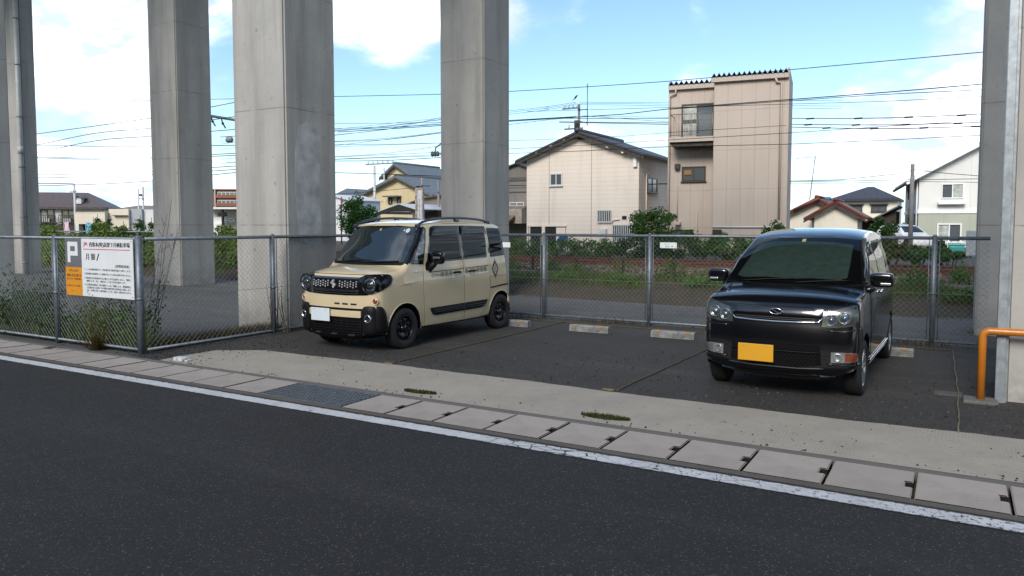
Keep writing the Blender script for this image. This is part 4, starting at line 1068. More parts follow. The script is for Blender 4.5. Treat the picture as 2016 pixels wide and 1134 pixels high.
        mb = MB(); mb.bbox((hx+sd_*.07, 1.133, mz-.01), (hx+sd_*.185, 1.147, mz+.016), .004); mb.build('indicator', MT['silver'], mi_)
        mb = MB(); mb.tube([(hx-.01*sd_, 1.13, mz-.16), (hx+.05*sd_, 1.17, mz-.1), (hx+.09*sd_, 1.19, mz-.03)], [.055, .045, .04], 10); mb.build('mirror_stalk', bp, mi_)
        D('mirror_base', smoothpoly([(1.045, 1.0), (1.16, 1.08), (1.17, 1.16), (1.05, 1.15)], 2), bp, 'side', .008, sd_)
        # roof rail
        mb = MB(); P = []
        for k in range(25):
            t = k/24; y = .99+1.83*t; zt_ = car.cast(sd_*.57, y, 'top')[0].z; lift = .055*min(1, math.sin(PI*t)**.35 if 0 < t < 1 else 0); P.append((sd_*.575, y, zt_+lift-.002))
        mb.tube(P, .019, 8); rr_ = mb.build('roof_rail', MT['rail_blue'], root)
        for t in (.03, .52, .96):
            y = .99+1.83*t; z_ = car.cast(sd_*.57, y, 'top')[0].z; mb = MB(); mb.bbox((sd_*.575-.018, y-.05, z_-.01), (sd_*.575+.018, y+.05, z_+.045), .01); mb.build('rail_foot', MT['rail_blue'], rr_)
        wheel(root, sd_*.708, .61, .278, .16, .182, 'steel', sd_); wheel(root, sd_*.708, 2.955, .278, .16, .182, 'steel', sd_)
    # face
    mk = [(-.66, .95), (-.655, .84), (-.62, .775), (-.52, .75), (-.2, .742), (.2, .742), (.52, .75), (.62, .775), (.655, .84), (.66, .95), (.645, .99), (.60, 1.005), (.46, 1.0), (.425, .98), (.40, .972), (-.40, .972), (-.425, .98), (-.46, 1.0), (-.60, 1.005), (-.645, .99)]
    msk = D('front_mask', mk, gb_, 'front', .008, res=.04)
    for sd_ in (1, -1): D('mask_wing', smoothpoly([(.085, .775), (.20, .83), (.30, .865), (.365, .93), (.362, .998), (.30, 1.012), (.14, 1.008), (.085, .99)], 1), gb_, 'side', .0075, sd_, res=.03, parent=msk)
    D('grille_trim', [(-.415, .955), (.415, .955), (.41, .972), (-.41, .972)], MT['trim_blue'], 'front', .012, parent=msk)
    gp = D('grille', rrect(-.41, .828, .41, .945, .02), MT['dark'], 'front', .0105, parent=msk)
    mb = MB(); 
    for i in range(7):
        for j in range(3):
            for sg_ in (1, -1):
                x = sg_*(.105+i*.046); z = .918-j*.029-(.0145 if i % 2 else 0); h, nm = car.cast(x, z, 'front'); c = h+nm*.016
                vs = [c+Vector((.0148*math.cos(a+PI/6), -.0, .0112*math.sin(a+PI/6))) for a in [PI/3*k for k in range(6)]]+[c+Vector((.011*math.cos(a+PI/6), -.004, .008*math.sin(a+PI/6))) for a in [PI/3*k for k in range(6)]]
                mb.add(vs, [tuple(range(6, 12))]+[(k, (k+1) % 6, 6+(k+1) % 6, 6+k) for k in range(6)])
    mb.build('grille_stud', MT['stud'], gp)
    for z_ in (.768, .795, .81): car.strip('grille_line', [(-.42, z_), (0, z_-.004), (.42, z_)], .003, MT['trim_grey'], 'front', .011, parent=msk)
    # slanted S shaped emblem
    h, nm = car.cast(0, .885, 'front'); e = .052
    S_ = [(0, 1.05), (.34, .72), (-.30, .30), (.95, -.42), (1.0, -.10), (.62, .30)]
    half = [(-1.0, .12), (0, 1.0), (.36, .66), (-.24, .16), (.12, -.18), (.98, .62) if False else (.36, .02)]
    top_ = [(0, 1.0), (-.95, .22), (-.62, -.05), (.42, -.62), (.68, -.38), (.02, .32), (.42, .66)]
    mb = MB()
    for sgn in (1, -1):
        po = [(sgn*u*e*.95+0, sgn*v*e*1.12+.885) for (u, v) in ([(0, 1), (-.98, .20), (-.55, -.02), (.40, -.62), (.62, -.30), (.02, .28), (.40, .62)])]
        if sgn < 0: pass
        mb.prism(po, h.y-.030-.0015*(sgn > 0), 'Y', .02)
    mb.build('emblem', MT['stud'], msk)
    for sg_ in (1, -1):
        cx = .572*sg_; o, M, lat = round_lamp(car, root, 'headlight', cx, .885, .1, off=.014)
        lat([(.0, .118), (.012, .115), (.016, .108), (.010, .100), (-.01, .094)]).build('headlight_ring', MT['ring_dark'], root)
        hl = lat([(.0, .096), (-.012, .088), (-.02, .05), (-.012, .045), (-.004, .044)]).build('headlight', MT['chrome'], root)
        lat([(-.004, .044), (.006, .036), (.012, .02), (.014, 0)]).build('projector', MT['proj'], hl)
        lat([(.008, .1), (.018, .08), (.024, .04), (.026, 0)]).build('lamp_lens', MT['lamp_glass'], hl)
        mb = lat([(.001, .082), (.003, .078), (.003, .066), (.0, .062)]); mb.build('light_ring', MT['trim_grey'], hl)
        # amber marker
        o, M, lat = round_lamp(car, root, 'indicator', .645*sg_, .675, .04, off=.004)
        it = lat([(0, .046), (.01, .044), (.012, .036), (.006, .034)]).build('indicator', MT['beige'], root)
        lat([(.004, .035), (.010, .025), (.012, 0)]).build('amber_lens', MT['lens_orange'], it)
        # black corner guard with fog lamp
        cgp = [(sg_*a, b) for a, b in [(.475, .20), (.63, .20), (.655, .25), (.655, .54), (.645, .60), (.62, .615), (.52, .612), (.485, .59), (.475, .5)]]
        cgo = D('corner_guard', smoothpoly(cgp, 1), bp, 'front', .02, res=.035, dome=.022)
        D('guard_return', smoothpoly([(.085, .245), (.275, .245), (.265, .36), (.235, .45), (.20, .56), (.15, .612), (.085, .612)], 1), bp, 'side', .018, sg_, res=.035, dome=.016, parent=cgo)
        o, M, lat = round_lamp(car, root, 'fog_lamp', .575*sg_, .455, .04, off=.043)
        fg = lat([(-.02, .056), (.004, .05), (.008, .044), (-.005, .04), (-.012, .02), (-.012, 0)]).build('fog_lamp', MT['chrome'], root)
        lat([(.002, .042), (.008, .02), (.009, 0)]).build('lamp_lens', MT['lamp_glass'], fg)
    lg = D('lower_grille', [(-.49, .23), (.49, .23), (.49, .575), (-.49, .575)], MT['dark'], 'front', .004, res=.06)
    for z_ in (.265, .30, .335, .37, .405): car.strip('grille_bar', [(-.47, z_), (0, z_), (.47, z_)], .005, bp, 'front', .012, parent=lg)
    for k in range(-4, 5):
        car.strip('grille_bar', [(k*.1+.05, .255), (k*.1+.05, .42)], .0045, bp, 'front', .010, parent=lg)
    D('bumper_bar', rrect(-.445, .462, .465, .548, .012), MT['beige'], 'front', .03, res=.05, dome=.004)
    D('skid_plate', [(-.5, .175), (.5, .175), (.49, .238), (-.49, .238)], bp, 'front', .022, res=.05, dome=.006)
    for x_ in (-.3, 0, .3): D('bumper_mark', [(x_-.05, .232), (x_+.05, .232), (x_+.045, .24), (x_-.045, .24)], MT['trim_grey'], 'front', .034, res=.04)
    for x_ in (.06, .20, .34): D('bumper_slot', [(x_-.045, .618), (x_+.05, .618), (x_+.045, .64), (x_-.05, .64)], MT['gap'], 'front', .002, res=.04)
    h, nm = car.cast(-.19, .475, 'front')
    mb = MB(); mb.bbox((-.358, h.y-.062, .393), (-.022, h.y-.05, .563), .004); lp = mb.build('licence_plate', MT['plate_white'], root)
    mb = MB()
    for x_ in (-.30, -.08): mb.ball((x_, h.y-.062, .545), .008, 8)
    mb.build('plate_bolt', MT['silver'], lp)
    mb = MB(); mb.box((-.3, h.y-.05, .42), (-.08, h.y-.01, .54)); mb.build('plate_bracket', bp, lp)
    D('bonnet_seam', [(-.62, 1.006), (.62, 1.006), (.62, 1.012), (-.62, 1.012)], MT['gap'], 'front', .001)
    return root
MT['sticker_yellow'] = mat('sticker_yellow', (.35, .33, .1), .5, var=0); MT['sticker_pale'] = mat('sticker_pale', (.45, .5, .5), .5, var=.1, vs=80)
def visor():
    m = NT('visor'); m.set('Base Color', (.008, .01, .014)).set('Roughness', .06).set('Specular IOR Level', .35); return m.mat
MT['visor'] = visor()
MT['stud'] = mat('stud', (.62, .62, .64), .3, .5, var=.2, vs=40); MT['trim_grey'] = mat('trim_grey', (.05, .052, .056), .35, .3, var=0); MT['trim_blue'] = mat('trim_blue', (.10, .115, .16), .25, .6, var=0)
MT['decal_brown'] = mat('decal_brown', (.035, .018, .014), .5, var=0); MT['decal_pale'] = mat('decal_pale', (.74, .7, .62), .4, var=0)
MT['decal_black'] = mat('decal_black', (.015, .013, .02), .5, var=0); MT['decal_red'] = mat('decal_red', (.2, .03, .025), .5, var=0); MT['decal_teal'] = mat('decal_teal', (.01, .16, .10), .5, var=0)
MT['beige_dark'] = paint('beige_dark', (.34, .267, .156)); MT['rail_blue'] = mat('rail_blue', (.022, .027, .045), .3, .2, var=.1, coat=.5)
MT['ring_dark'] = mat('ring_dark', (.02, .022, .024), .15, .5, var=0); MT['proj'] = mat('proj', (.03, .035, .04), .03, .2, var=0, coat=1)
SPL, SPR = (-7.02, 7.40, 0), R(-1.8)
beige_van(SPL, SPR)

# ================================================================== the black van
def black_van(loc, rz):
    root = empty('parked_van', loc, rz, 'glossy black kei van with a yellow plate and a silver sunshade in its windscreen', 'van', 'cars parked in the bays')
    sil = [(.11, .19), (.04, .225), (.008, .30), (0, .42), (.0, .55), (.012, .66), (.03, .74), (.042, .80), (.058, .85), (.085, .89), (.135, .935), (.20, .97), (.27, .99), (.40, 1.01), (.52, 1.024), (.61, 1.038), (.68, 1.07), (.80, 1.155), (.98, 1.275), (1.16, 1.385), (1.30, 1.46), (1.40, 1.505), (1.48, 1.535), (1.58, 1.562), (1.75, 1.59), (2.0, 1.612), (2.3, 1.622), (2.7, 1.612), (3.0, 1.59), (3.13, 1.56), (3.19, 1.5), (3.23, 1.4), (3.28, 1.2), (3.32, 1.0), (3.36, .75), (3.38, .55), (3.37, .38), (3.31, .22)]
    zt = lerp_tab([(.2, .70), (.32, .725), (.55, .737), (.8, .735), (.95, .722), (1.04, .70), (1.2, .665), (1.45, .60), (1.6, .555)])
    yt = lerp_tab([(0, .02), (.4, .004), (.8, 0), (2.4, 0), (3.38, .02)])
    S = lambda y, z: zt(z)-yt(y)
    def rad(y, z):
        if z > 1.5: return .065
        if y > .6 and y < 1.5 and z > 1.03: return .032+.02*max(0, (z-1.2)*2)
        if y < .7 and z > .86: return .06
        if y < .35: return .125 if z > .35 else .12
        return .10
    def crown(y, z):
        if z > 1.5: return .035
        if .6 < y < 1.5 and z > 1.03: return .045
        if y < .7 and z > .9: return .045
        if y < .35: return .075
        return .04
    car = Car(root, sil, S, rad, crown, [(.57, .275, .33), (2.99, .275, .325)], .24, MT['black_paint'])
    D = car.drape; bp, gb_ = MT['black_plastic'], MT['gloss_black']
    D('windscreen_frame', [(-.675, 1.048), (-.3, 1.04), (.3, 1.04), (.675, 1.048), (.638, 1.2), (.578, 1.42), (.555, 1.492), (.3, 1.512), (-.3, 1.512), (-.555, 1.492), (-.578, 1.42), (-.638, 1.2)], MT['dark'], 'front', .002, res=.05)
    ssh = [(-.575, 1.115), (-.50, 1.098), (-.25, 1.11), (0, 1.098), (.2, 1.11), (.45, 1.098), (.52, 1.12), (.515, 1.28), (.50, 1.44), (.3, 1.466), (.1, 1.474), (-.1, 1.474), (-.3, 1.468), (-.47, 1.44), (-.52, 1.28)]
    D('sunshade', ssh, MT['sunshade'], 'front', .005, res=.04)
    gs = [(-.662, 1.058), (-.3, 1.05), (.3, 1.05), (.662, 1.058), (.628, 1.2), (.568, 1.415), (.546, 1.482), (.3, 1.5), (-.3, 1.5), (-.546, 1.482), (-.568, 1.415), (-.628, 1.2)]
    wsc = D('windscreen', gs, MT['clear_glass'], 'front', .012, res=.05)
    D('sticker', rrect(-.02, 1.462, .018, 1.488, .004), MT['sticker_yellow'], 'front', .0145, parent=wsc, res=.03)
    for (a, b) in (((-.50, 1.052), (.02, 1.09)), ((.04, 1.052), (.55, 1.085))):
        car.strip('wiper', [a, ((a[0]+b[0])/2, (a[1]+b[1])/2+.006), b], .007, bp, 'front', .02)
    # bonnet edge, grille, chrome
    D('bonnet_seam', [(-.63, .888), (-.3, .878), (.3, .878), (.63, .888), (.63, .893), (.3, .883), (-.3, .883), (-.63, .893)], MT['gap'], 'front', .0015)
    gr_ = D('grille', [(-.41, .745), (.41, .745), (.415, .792), (-.415, .792)], MT['dark'], 'front', .003)
    gpn = D('grille_panel', [(-.42, .79), (.42, .79), (.42, .862), (.3, .872), (-.3, .872), (-.42, .862)], MT['black_paint'], 'front', .012, dome=.006)
    for z_ in (.758, .774): car.strip('grille_bar', [(-.39, z_), (0, z_-.003), (.39, z_)], .004, MT['trim_grey'], 'front', .006, parent=gr_)
    car.strip('chrome_bar', [(-.415, .785), (-.385, .744), (-.2, .735), (0, .732), (.2, .735), (.385, .744), (.415, .785)], .0095, MT['chrome'], 'front', .012)
    # oval D emblem
    h, nm = car.cast(0, .832, 'front')
    mb = MB(); mb.prism(circ(0, .832, .062, 28, .032), h.y-.032, 'Y', .02); em = mb.build('emblem', MT['black_paint'], root)
    mb = MB(); P = circ(0, .832, .055, 28, .027); mb.tube([(p[0], h.y-.033, p[1]) for p in P+P[:2]], .0045, 6)
    mb.prism([(-.040, .842), (-.015, .846), (.02, .825), (.042, .818), (.036, .812), (.012, .816), (-.016, .836)], h.y-.036, 'Y', .006); mb.build('emblem_mark', MT['chrome'], em)
    for sg_ in (1, -1):
        hp = [(sg_*a, b) for a, b in [(.415, .705), (.42, .80), (.455, .842), (.56, .872), (.665, .905), (.695, .905), (.705, .85), (.70, .77), (.68, .72), (.55, .70)]]
        hl = D('headlight', hp, MT['lamp_inner'], 'front', .004, res=.03)
        car.strip('bonnet_gap', [(sg_*.60, 1.03), (sg_*.625, .985), (sg_*.63, .94), (sg_*.60, .905)], .0035, MT['gap'], 'front', .0)
        car.strip('bumper_gap', [(.16, .70), (.26, .70), (.30, .66), (.31, .60)], .0035, MT['gap'], 'side', .0, sg_)
        for (cx, cz, r_) in ((.492, .772, .056), (.602, .792, .058)):
            h_, n_ = car.cast(sg_*cx, cz, 'front'); n_ = (n_*.3+Vector((0, -1, 0))*.7).normalized(); o = h_+n_*.008
            M = Matrix.Translation(o) @ n_.to_track_quat('Z', 'Y').to_matrix().to_4x4()
            def lat(prof):
                mb = MB(); mb.lathe(prof, (0, 0, 0), 'Z', 28); mb.v = [tuple(M @ Vector(p)) for p in mb.v]; return mb
            lat([(0, r_), (.012, r_*.97), (.012, r_*.88), (-.004, r_*.76), (-.006, r_*.5)]).build('lamp_ring', MT['lamp_silver'], hl)
            lat([(-.006, r_*.55), (.008, r_*.4), (.012, 0)]).build('projector', MT['proj_blue'], hl)
        D('lamp_lens', hp, MT['lamp_glass'], 'front', .022, res=.03, parent=hl)
        fp = [(sg_*a, b) for a, b in [(.50, .375), (.70, .385), (.712, .395), (.712, .465), (.70, .475), (.50, .475)]]
        fl = D('fog_lamp', fp, MT['chrome'], 'front', .006, res=.03)
        D('amber_lens', [(sg_*a, b) for a, b in [(.615, .385), (.70, .392), (.704, .468), (.615, .47)]], MT['lens_orange'] if sg_ > 0 else MT['lamp_dim'], 'front', .009, res=.03, parent=fl)
        o, M, lat = round_lamp(car, root, 'x', .555*sg_, .425, .04, off=.010)
        lat([(0, .042), (.004, .04), (-.0, .03), (-.004, .0)]).build('reflector_bowl', MT['silver'], fl)
        D('lamp_lens', fp, MT['lamp_glass'], 'front', .014, res=.03, parent=fl)
        car.strip('bumper_crease', [(sg_*.46, .365), (sg_*.6, .355), (sg_*.72, .36)], .008, MT['black_paint'], 'front', .008)
        car.strip('bumper_crease', [(sg_*.46, .672), (sg_*.6, .665), (sg_*.725, .69)], .007, MT['black_paint'], 'front', .001)
        # sides
        D('door_gap', [(.98, .29), (.93, .7), (.95, 1.02), (1.05, 1.10), (1.55, 1.47), (2.7, 1.49), (2.78, 1.1), (2.72, .62), (2.55, .42), (2.5, .29)], MT['gap'], 'side', .001, sg_, res=.06)
        fdo = D('front_door', [(.985, .295), (.937, .7), (.955, 1.01), (1.05, 1.085), (1.55, 1.46), (1.86, 1.478), (1.865, .295)], MT['black_paint'], 'side', .004, sg_)
        rdo = D('rear_door', [(1.875, .295), (1.87, 1.478), (2.69, 1.482), (2.77, 1.1), (2.71, .625), (2.545, .43), (2.495, .295)], MT['black_paint'], 'side', .004, sg_)
        D('side_window', [(1.10, 1.085), (1.81, 1.10), (1.80, 1.445), (1.56, 1.435), (1.3, 1.26)], MT['side_glass'], 'side', .007, sg_, parent=fdo)
        D('side_window', [(1.92, 1.10), (2.60, 1.115), (2.55, 1.455), (1.91, 1.452)], MT['side_glass'], 'side', .007, sg_, parent=rdo)
        D('rear_quarter_window', [(2.80, 1.13), (3.08, 1.16), (3.0, 1.42), (2.75, 1.45)], MT['tint_glass'], 'side', .004, sg_)
        D('quarter_glass', [(.76, 1.075), (.93, 1.05), (1.02, 1.11), (1.25, 1.28), (1.18, 1.30)], MT['tint_glass'], 'side', .004, sg_)
        D('sill', [(.92, .215), (.92, .29), (2.65, .29), (2.65, .215)], MT['black_paint'], 'side', .012, sg_)
        car.strip('chrome_strip', [(.95, .298), (1.8, .30), (2.6, .305)], .008, MT['chrome'], 'side', .014, sg_)
        for yh, pa in ((1.72, fdo), (2.56, rdo)): car.strip('handle', [(yh-.08, .93), (yh, .935), (yh+.08, .935)], .015, MT['chrome'], 'side', .02, sg_, parent=pa, n=8)
        mz = 1.105; hx = S(.95, 1.02)-.01
        mb = MB(); sellip(mb, (sg_*(hx+.13), .93, mz), (.108, .058, .072)); mi_ = mb.build('mirror', MT['black_paint'], root)
        mb = MB(); mb.bbox((sg_*(hx+.12), .868, mz-.05), (sg_*(hx+.215), .882, mz-.026), .006); mb.build('indicator', MT['silver'], mi_)
        mb = MB(); mb.tube([(sg_*(hx-.03), .90, mz-.13), (sg_*(hx+.06), .91, mz-.07)], [.045, .035], 8); mb.build('mirror_stalk', gb_, mi_)
        wheel(root, sg_*.728, .57, .276, .158, .192, 'alloy', sg_); wheel(root, sg_*.728, 2.99, .276, .158, .192, 'alloy', sg_)
    lg = D('lower_grille', smoothpoly([(-.42, .315), (.42, .315), (.415, .43), (.40, .565), (-.40, .565), (-.415, .43)], 1), MT['dark'], 'front', .003, res=.06)
    car.strip('grille_bar', [(-.40, .462), (0, .458), (.40, .462)], .007, bp, 'front', .012, parent=lg)
    mb = MB(); 
    for j in range(10):
        for i in range(22):
            x = -.385+i*.035+(.0175 if j % 2 else 0); z = .335+j*.022
            if abs(z-.46) < .015: continue
            h, nm = car.cast(x, z, 'front'); c = h+nm*.006; mb.add([c+Vector((-.014, 0, 0)), c+Vector((0, 0, .006)), c+Vector((.014, 0, 0)), c+Vector((0, 0, -.006))], [(0, 1, 2, 3)])
    tag(mb.build('grille_mesh', bp, lg, fix=False), kind='stuff')
    car.strip('bumper_lip', [(-.44, .315), (-.2, .303), (.2, .303), (.44, .315)], .007, MT['trim_grey'], 'front', .008)
    D('front_spoiler', [(-.66, .20), (.66, .20), (.68, .245), (-.68, .245)], MT['black_paint'], 'front', .014, res=.05, dome=.004)
    h, nm = car.cast(-.165, .43, 'front')
    mb = MB(); mb.bbox((-.332, h.y-.052, .346), (.002, h.y-.04, .512), .004); lp = mb.build('licence_plate', MT['plate_yellow'], root)
    mb = MB()
    for x_ in (-.28, -.05): mb.ball((x_, h.y-.052, .495), .007, 8)
    mb.build('plate_bolt', MT['silver'], lp)
    mb = MB(); mb.box((-.3, h.y-.04, .37), (-.03, h.y, .49)); mb.build('plate_bracket', bp, lp)
    return root
def sunshade_mat():
    m = NT('sunshade'); x = m.xyz(); w = m.noise(16, 5, .65); fold = m.line(x[0], .29, .008, .09)
    m.set('Base Color', m.mix(m.rng(w, .3, .75), (.13, .16, .15), (.075, .095, .09))).set('Metallic', .35).set('Roughness', .45)
    m.bump(m.math('ADD', m.noise(7, 5, .7), m.math('MULTIPLY', fold, -.6)), .45, .03); return m.mat
MT['sunshade'] = sunshade_mat()
MT['lamp_silver'] = mat('lamp_silver', (.30, .31, .31), .25, .8, var=.1, vs=20); MT['lamp_inner'] = mat('lamp_inner', (.085, .088, .078), .3, .4, var=.2, vs=10); MT['proj_blue'] = mat('proj_blue', (.12, .16, .24), .05, .6, var=0, coat=1); MT['lamp_dim'] = mat('lamp_dim', (.25, .25, .24), .25, .6, var=.1)
MT['side_glass'] = glass('side_glass', (.03, .033, .03), .03, .9)
MVL, MVR = (-1.455, 7.50, 0), R(-1.6)
black_van(MVL, MVR)
# ------------------------------------------------------------------ houses beyond the track
def wallmat(name, a, b=None, hp=0, vp=0, stain=.35, voff=0, hoff=0, lw=.014, axis=0, bump=.15):
    m = NT(name); x = m.xyz(); b = b or tuple(c*.86 for c in a)
    col = m.mix(m.rng(m.noise(.5, 6, .6), .35, .7), a, b)
    st = m.noise(1.2, 6, .65, m.mapv((1.6, 1.6, .16))); col = m.mix(m.math('MULTIPLY', m.rng(st, .5, .75), stain), col, tuple(c*.55 for c in a))
    fn = m.noise(9, 5, .7); col = m.mix(m.math('MULTIPLY', m.rng(fn, .5, .8), stain*.5), col, tuple(c*.6 for c in a))
    ln = None
    if hp: ln = m.line(x[2], hp, lw, hoff)
    if vp:
        v = m.line(x[axis], vp, lw, voff); ln = v if ln is None else m.math('MAXIMUM', ln, v)
    if ln is not None: col = m.mix(m.math('MULTIPLY', ln, .27), col, tuple(c*.3 for c in a))
    m.set('Base Color', col).set('Roughness', .75).set('Specular IOR Level', .3)
    m.bump(m.math('SUBTRACT', fn, m.math('MULTIPLY', ln, 2) if ln is not None else .0), bump, .02); return m.mat
def tilemat(name, a, b, px_=.27, pz=.25, ax=0):
    m = NT(name); x = m.xyz(); w = m.math('SINE', m.math('MULTIPLY', x[ax], 2*PI/px_)); s = m.math('FRACT', m.math('DIVIDE', m.math('ADD', x[2], 50), pz*.5))
    col = m.mix(m.rng(m.noise(3, 6, .7), .35, .7), a, b); col = m.mix(m.math('MULTIPLY', m.math('LESS_THAN', s, .12), .6), col, tuple(c*.3 for c in a))
    m.set('Base Color', col).set('Roughness', .5).set('Specular IOR Level', .4); m.bump(m.math('ADD', m.math('MULTIPLY', w, .5), s), .7, .05); return m.mat
MT['wood_dark'] = mat('wood_dark', (.06, .045, .035), .8, var=.25, vs=5); MT['alu_dark'] = mat('alu_dark', (.055, .045, .04), .4, .4, var=.1); MT['alu'] = mat('alu', (.62, .62, .61), .4, .1, var=.05)
MT['curtain'] = mat('curtain', (.45, .46, .42), .9, var=.25, vs=4); MT['shade'] = mat('shade', (.02, .02, .02), .9, var=.2)
def window(parent, x0, z0, x1, z1, fr, gl, y=0, panes=2, face='y', t=.05, sill=True, curt=0, sash=.035):
    """face 'y': on a wall facing local -Y at depth y; face 'x': on a wall facing local +X (y holds that x), x0/x1 run along Y; '-x' faces -X"""
    def B(mb, a, b):
        (u0, d0, w0), (u1, d1, w1) = a, b
        if face == 'y': mb.box((u0, y+d0, w0), (u1, y+d1, w1))
        elif face == 'x': mb.box((y-d1, u0, w0), (y-d0, u1, w1))
        else: mb.box((y+d0, u0, w0), (y+d1, u1, w1))
    f = MB(); s = sash*1.3
    B(f, (x0, -t, z0), (x0+s, .01, z1)); B(f, (x1-s, -t, z0), (x1, .01, z1)); B(f, (x0+s, -t, z1-s), (x1-s, .01, z1)); B(f, (x0+s, -t, z0), (x1-s, .01, z0+s))
    for k in range(1, panes):
        c = x0+(x1-x0)*k/panes; B(f, (c-sash*.6, -t*.8, z0+s), (c+sash*.6, .008, z1-s))
    w = f.build('window', fr, parent)
    for k in range(panes):
        a = x0+s if k == 0 else x0+(x1-x0)*k/panes+sash*.6; b = x1-s if k == panes-1 else x0+(x1-x0)*(k+1)/panes-sash*.6
        g = MB(); B(g, (a, -.02 if k % 2 else -.012, z0+s), (b, -.005, z1-s)); g.build('pane', MT['curtain'] if (curt >> k) & 1 else gl, w)
    if sill:
        g = MB(); B(g, (x0-.04, -t-.06, z0-.05), (x1+.04, -.002, z0-.002)); g.build('sill', fr, w)
    return w
def gable(root, x0, x1, d, z0, ze, zr, wm, rm, ov=.35, ovf=.35, th=.12, xr=None, y0=0, name_w='wall', name_r='roof', ridge=True, barge=None):
    """gable facing local -Y, ridge along Y"""
    xr = (x0+x1)/2 if xr is None else xr
    mb = MB(); mb.prism([(x0, z0), (x1, z0), (x1, ze), (xr, zr), (x0, ze)], y0, 'Y', d); wl_ = mb.build(name_w, wm, root)
    rf = MB()
    for (xe, sg) in ((x0, -1), (x1, 1)):
        sl = (zr-ze)/(xr-xe); u0, w0 = xr, zr+.03; u1, w1 = xe+sg*ov, ze+sl*(sg*ov)*1+.03
        rf.prism([(u0, w0), (u1, w1), (u1, w1+th), (u0, w0+th)], y0-ovf, 'Y', d+2*ovf)
    r = rf.build(name_r, rm, root)
    if ridge:
        mb = MB(); mb.tube([(xr, y0-ovf-.05, zr+th+.06), (xr, y0+d+ovf+.05, zr+th+.06)], .12, 8); mb.build('ridge', rm, r)
    if barge:
        mb = MB()
        for (xe, sg) in ((x0, -1), (x1, 1)):
            sl = (zr-ze)/(xr-xe); u1, w1 = xe+sg*ov, ze+sl*sg*ov
            mb.prism([(xr, zr-.02), (u1, w1-.02), (u1, w1-.14), (xr, zr-.16)], y0-ovf+.02, 'Y', .05)
        mb.build('bargeboard', barge, r)
    return wl_, r
GZ = .2
class Facade:                                   # a front wall through photo column px at depth Y, turned by rz
    def __init__(s, px_, Y, rz): s.c = at(px_, 442, Y); s.u = Vector((math.cos(rz), math.sin(rz))); s.rz = rz
    def X(s, px_, d=0):
        r_ = ray(px_, 442); n = Vector((-s.u.y, s.u.x)); c = Vector((s.c.x, s.c.y))+n*d; det = s.u.x*r_.y-s.u.y*r_.x
        return (r_.x*c.y-r_.y*c.x)/det
    def Z(s, py, px_=None, d=0):
        r_ = ray(px_, py); n = Vector((-s.u.y, s.u.x)); Y = s.c.y+s.X(px_, d)*s.u.y+n.y*d; return CH+r_.z*(Y/r_.y)

# -------- beige sided house with a grey tiled gable
MT['tile_grey'] = tilemat('tile_grey', (.06, .063, .075), (.10, .105, .115), ax=1)
MT['siding'] = wallmat('siding', (.75, .655, .56), (.70, .605, .515), hp=.23, lw=.018, stain=.3)
YB = 37.0
bx0, bx1 = at(1037, 440, YB).x, at(1257, 440, YB).x
hb = empty('gabled_house', (bx0, YB, 0), 0, 'beige sided two storey house with a grey tiled gable roof, left of the tall block', 'house')
X = lambda px_, py=440: at(px_, py, YB).x-bx0
Z = lambda px_, py: at(px_, py, YB).z
W_ = bx1-bx0; ze = Z(1037, 312); zr = Z(1143, 264); xr = X(1143, 264); DB = 5.4
# the two eaves differ: the right one sits lower in line with the roof pitch
gable(hb, 0, W_, DB, GZ, Z(1147, 309)-.0, zr, MT['siding'], MT['tile_grey'], ov=.42, ovf=.45, th=.11, xr=xr, barge=MT['wood_dark'])
window(hb, X(1083), Z(1083, 366), X(1107), Z(1107, 341), MT['alu'], MT['house_glass'], sash=.045)
def grille_bars(parent, x0, z0, x1, z1, n, m, y=-.14, dark=True):
    mb = MB(); mb.box((x0-.03, y, z1), (x1+.03, y+.05, z1+.05)); mb.box((x0-.03, y, z0-.05), (x1+.03, y+.05, z0))
    for k in range(n+1):
        u = x0+(x1-x0)*k/n; mb.box((u-.018, y+.01, z0), (u+.018, y+.04, z1))
    g = mb.build('window_grille', m, parent)
    mb = MB(); mb.box((x0, -.03, z0), (x1, -.003, z1)); mb.build('pane', MT['house_glass'] if not dark else MT['alu_dark'], g); return g
grille_bars(hb, X(1178), Z(1178, 436), X(1203), Z(1203, 415), 7, MT['alu'])
grille_bars(hb, X(1208), Z(1208, 474), X(1256), Z(1250, 444), 13, MT['alu'])
mb = MB(); mb.box((X(1225), -.03, Z(1225, 432)), (X(1233.5), -.002, Z(1225, 425))); mb.box((X(1137), -.03, Z(1137, 275)), (X(1150), -.002, Z(1137, 266.5))); mb.build('vent', MT['shade'], hb)
mb = MB(); mb.bbox((X(1183), -.25, Z(1183, 470)), (X(1196), -.002, Z(1183, 450)), .03); mb.build('water_heater', MT['alu'], hb)
mb = MB(); mb.bbox((X(1247), -.16, Z(1247, 329)), (X(1254), -.002, Z(1247, 306)), .02); mb.build('wall_box', MT['white_paint'], hb)
mb = MB(); mb.tube([(X(1206), -.06, Z(1206, 440)), (X(1206), -.06, Z(1206, 436)), (X(1210), -.06, Z(1210, 433)), (X(1220), -.06, Z(1220, 432))], .03, 6); mb.build('pipe', MT['alu'], hb)
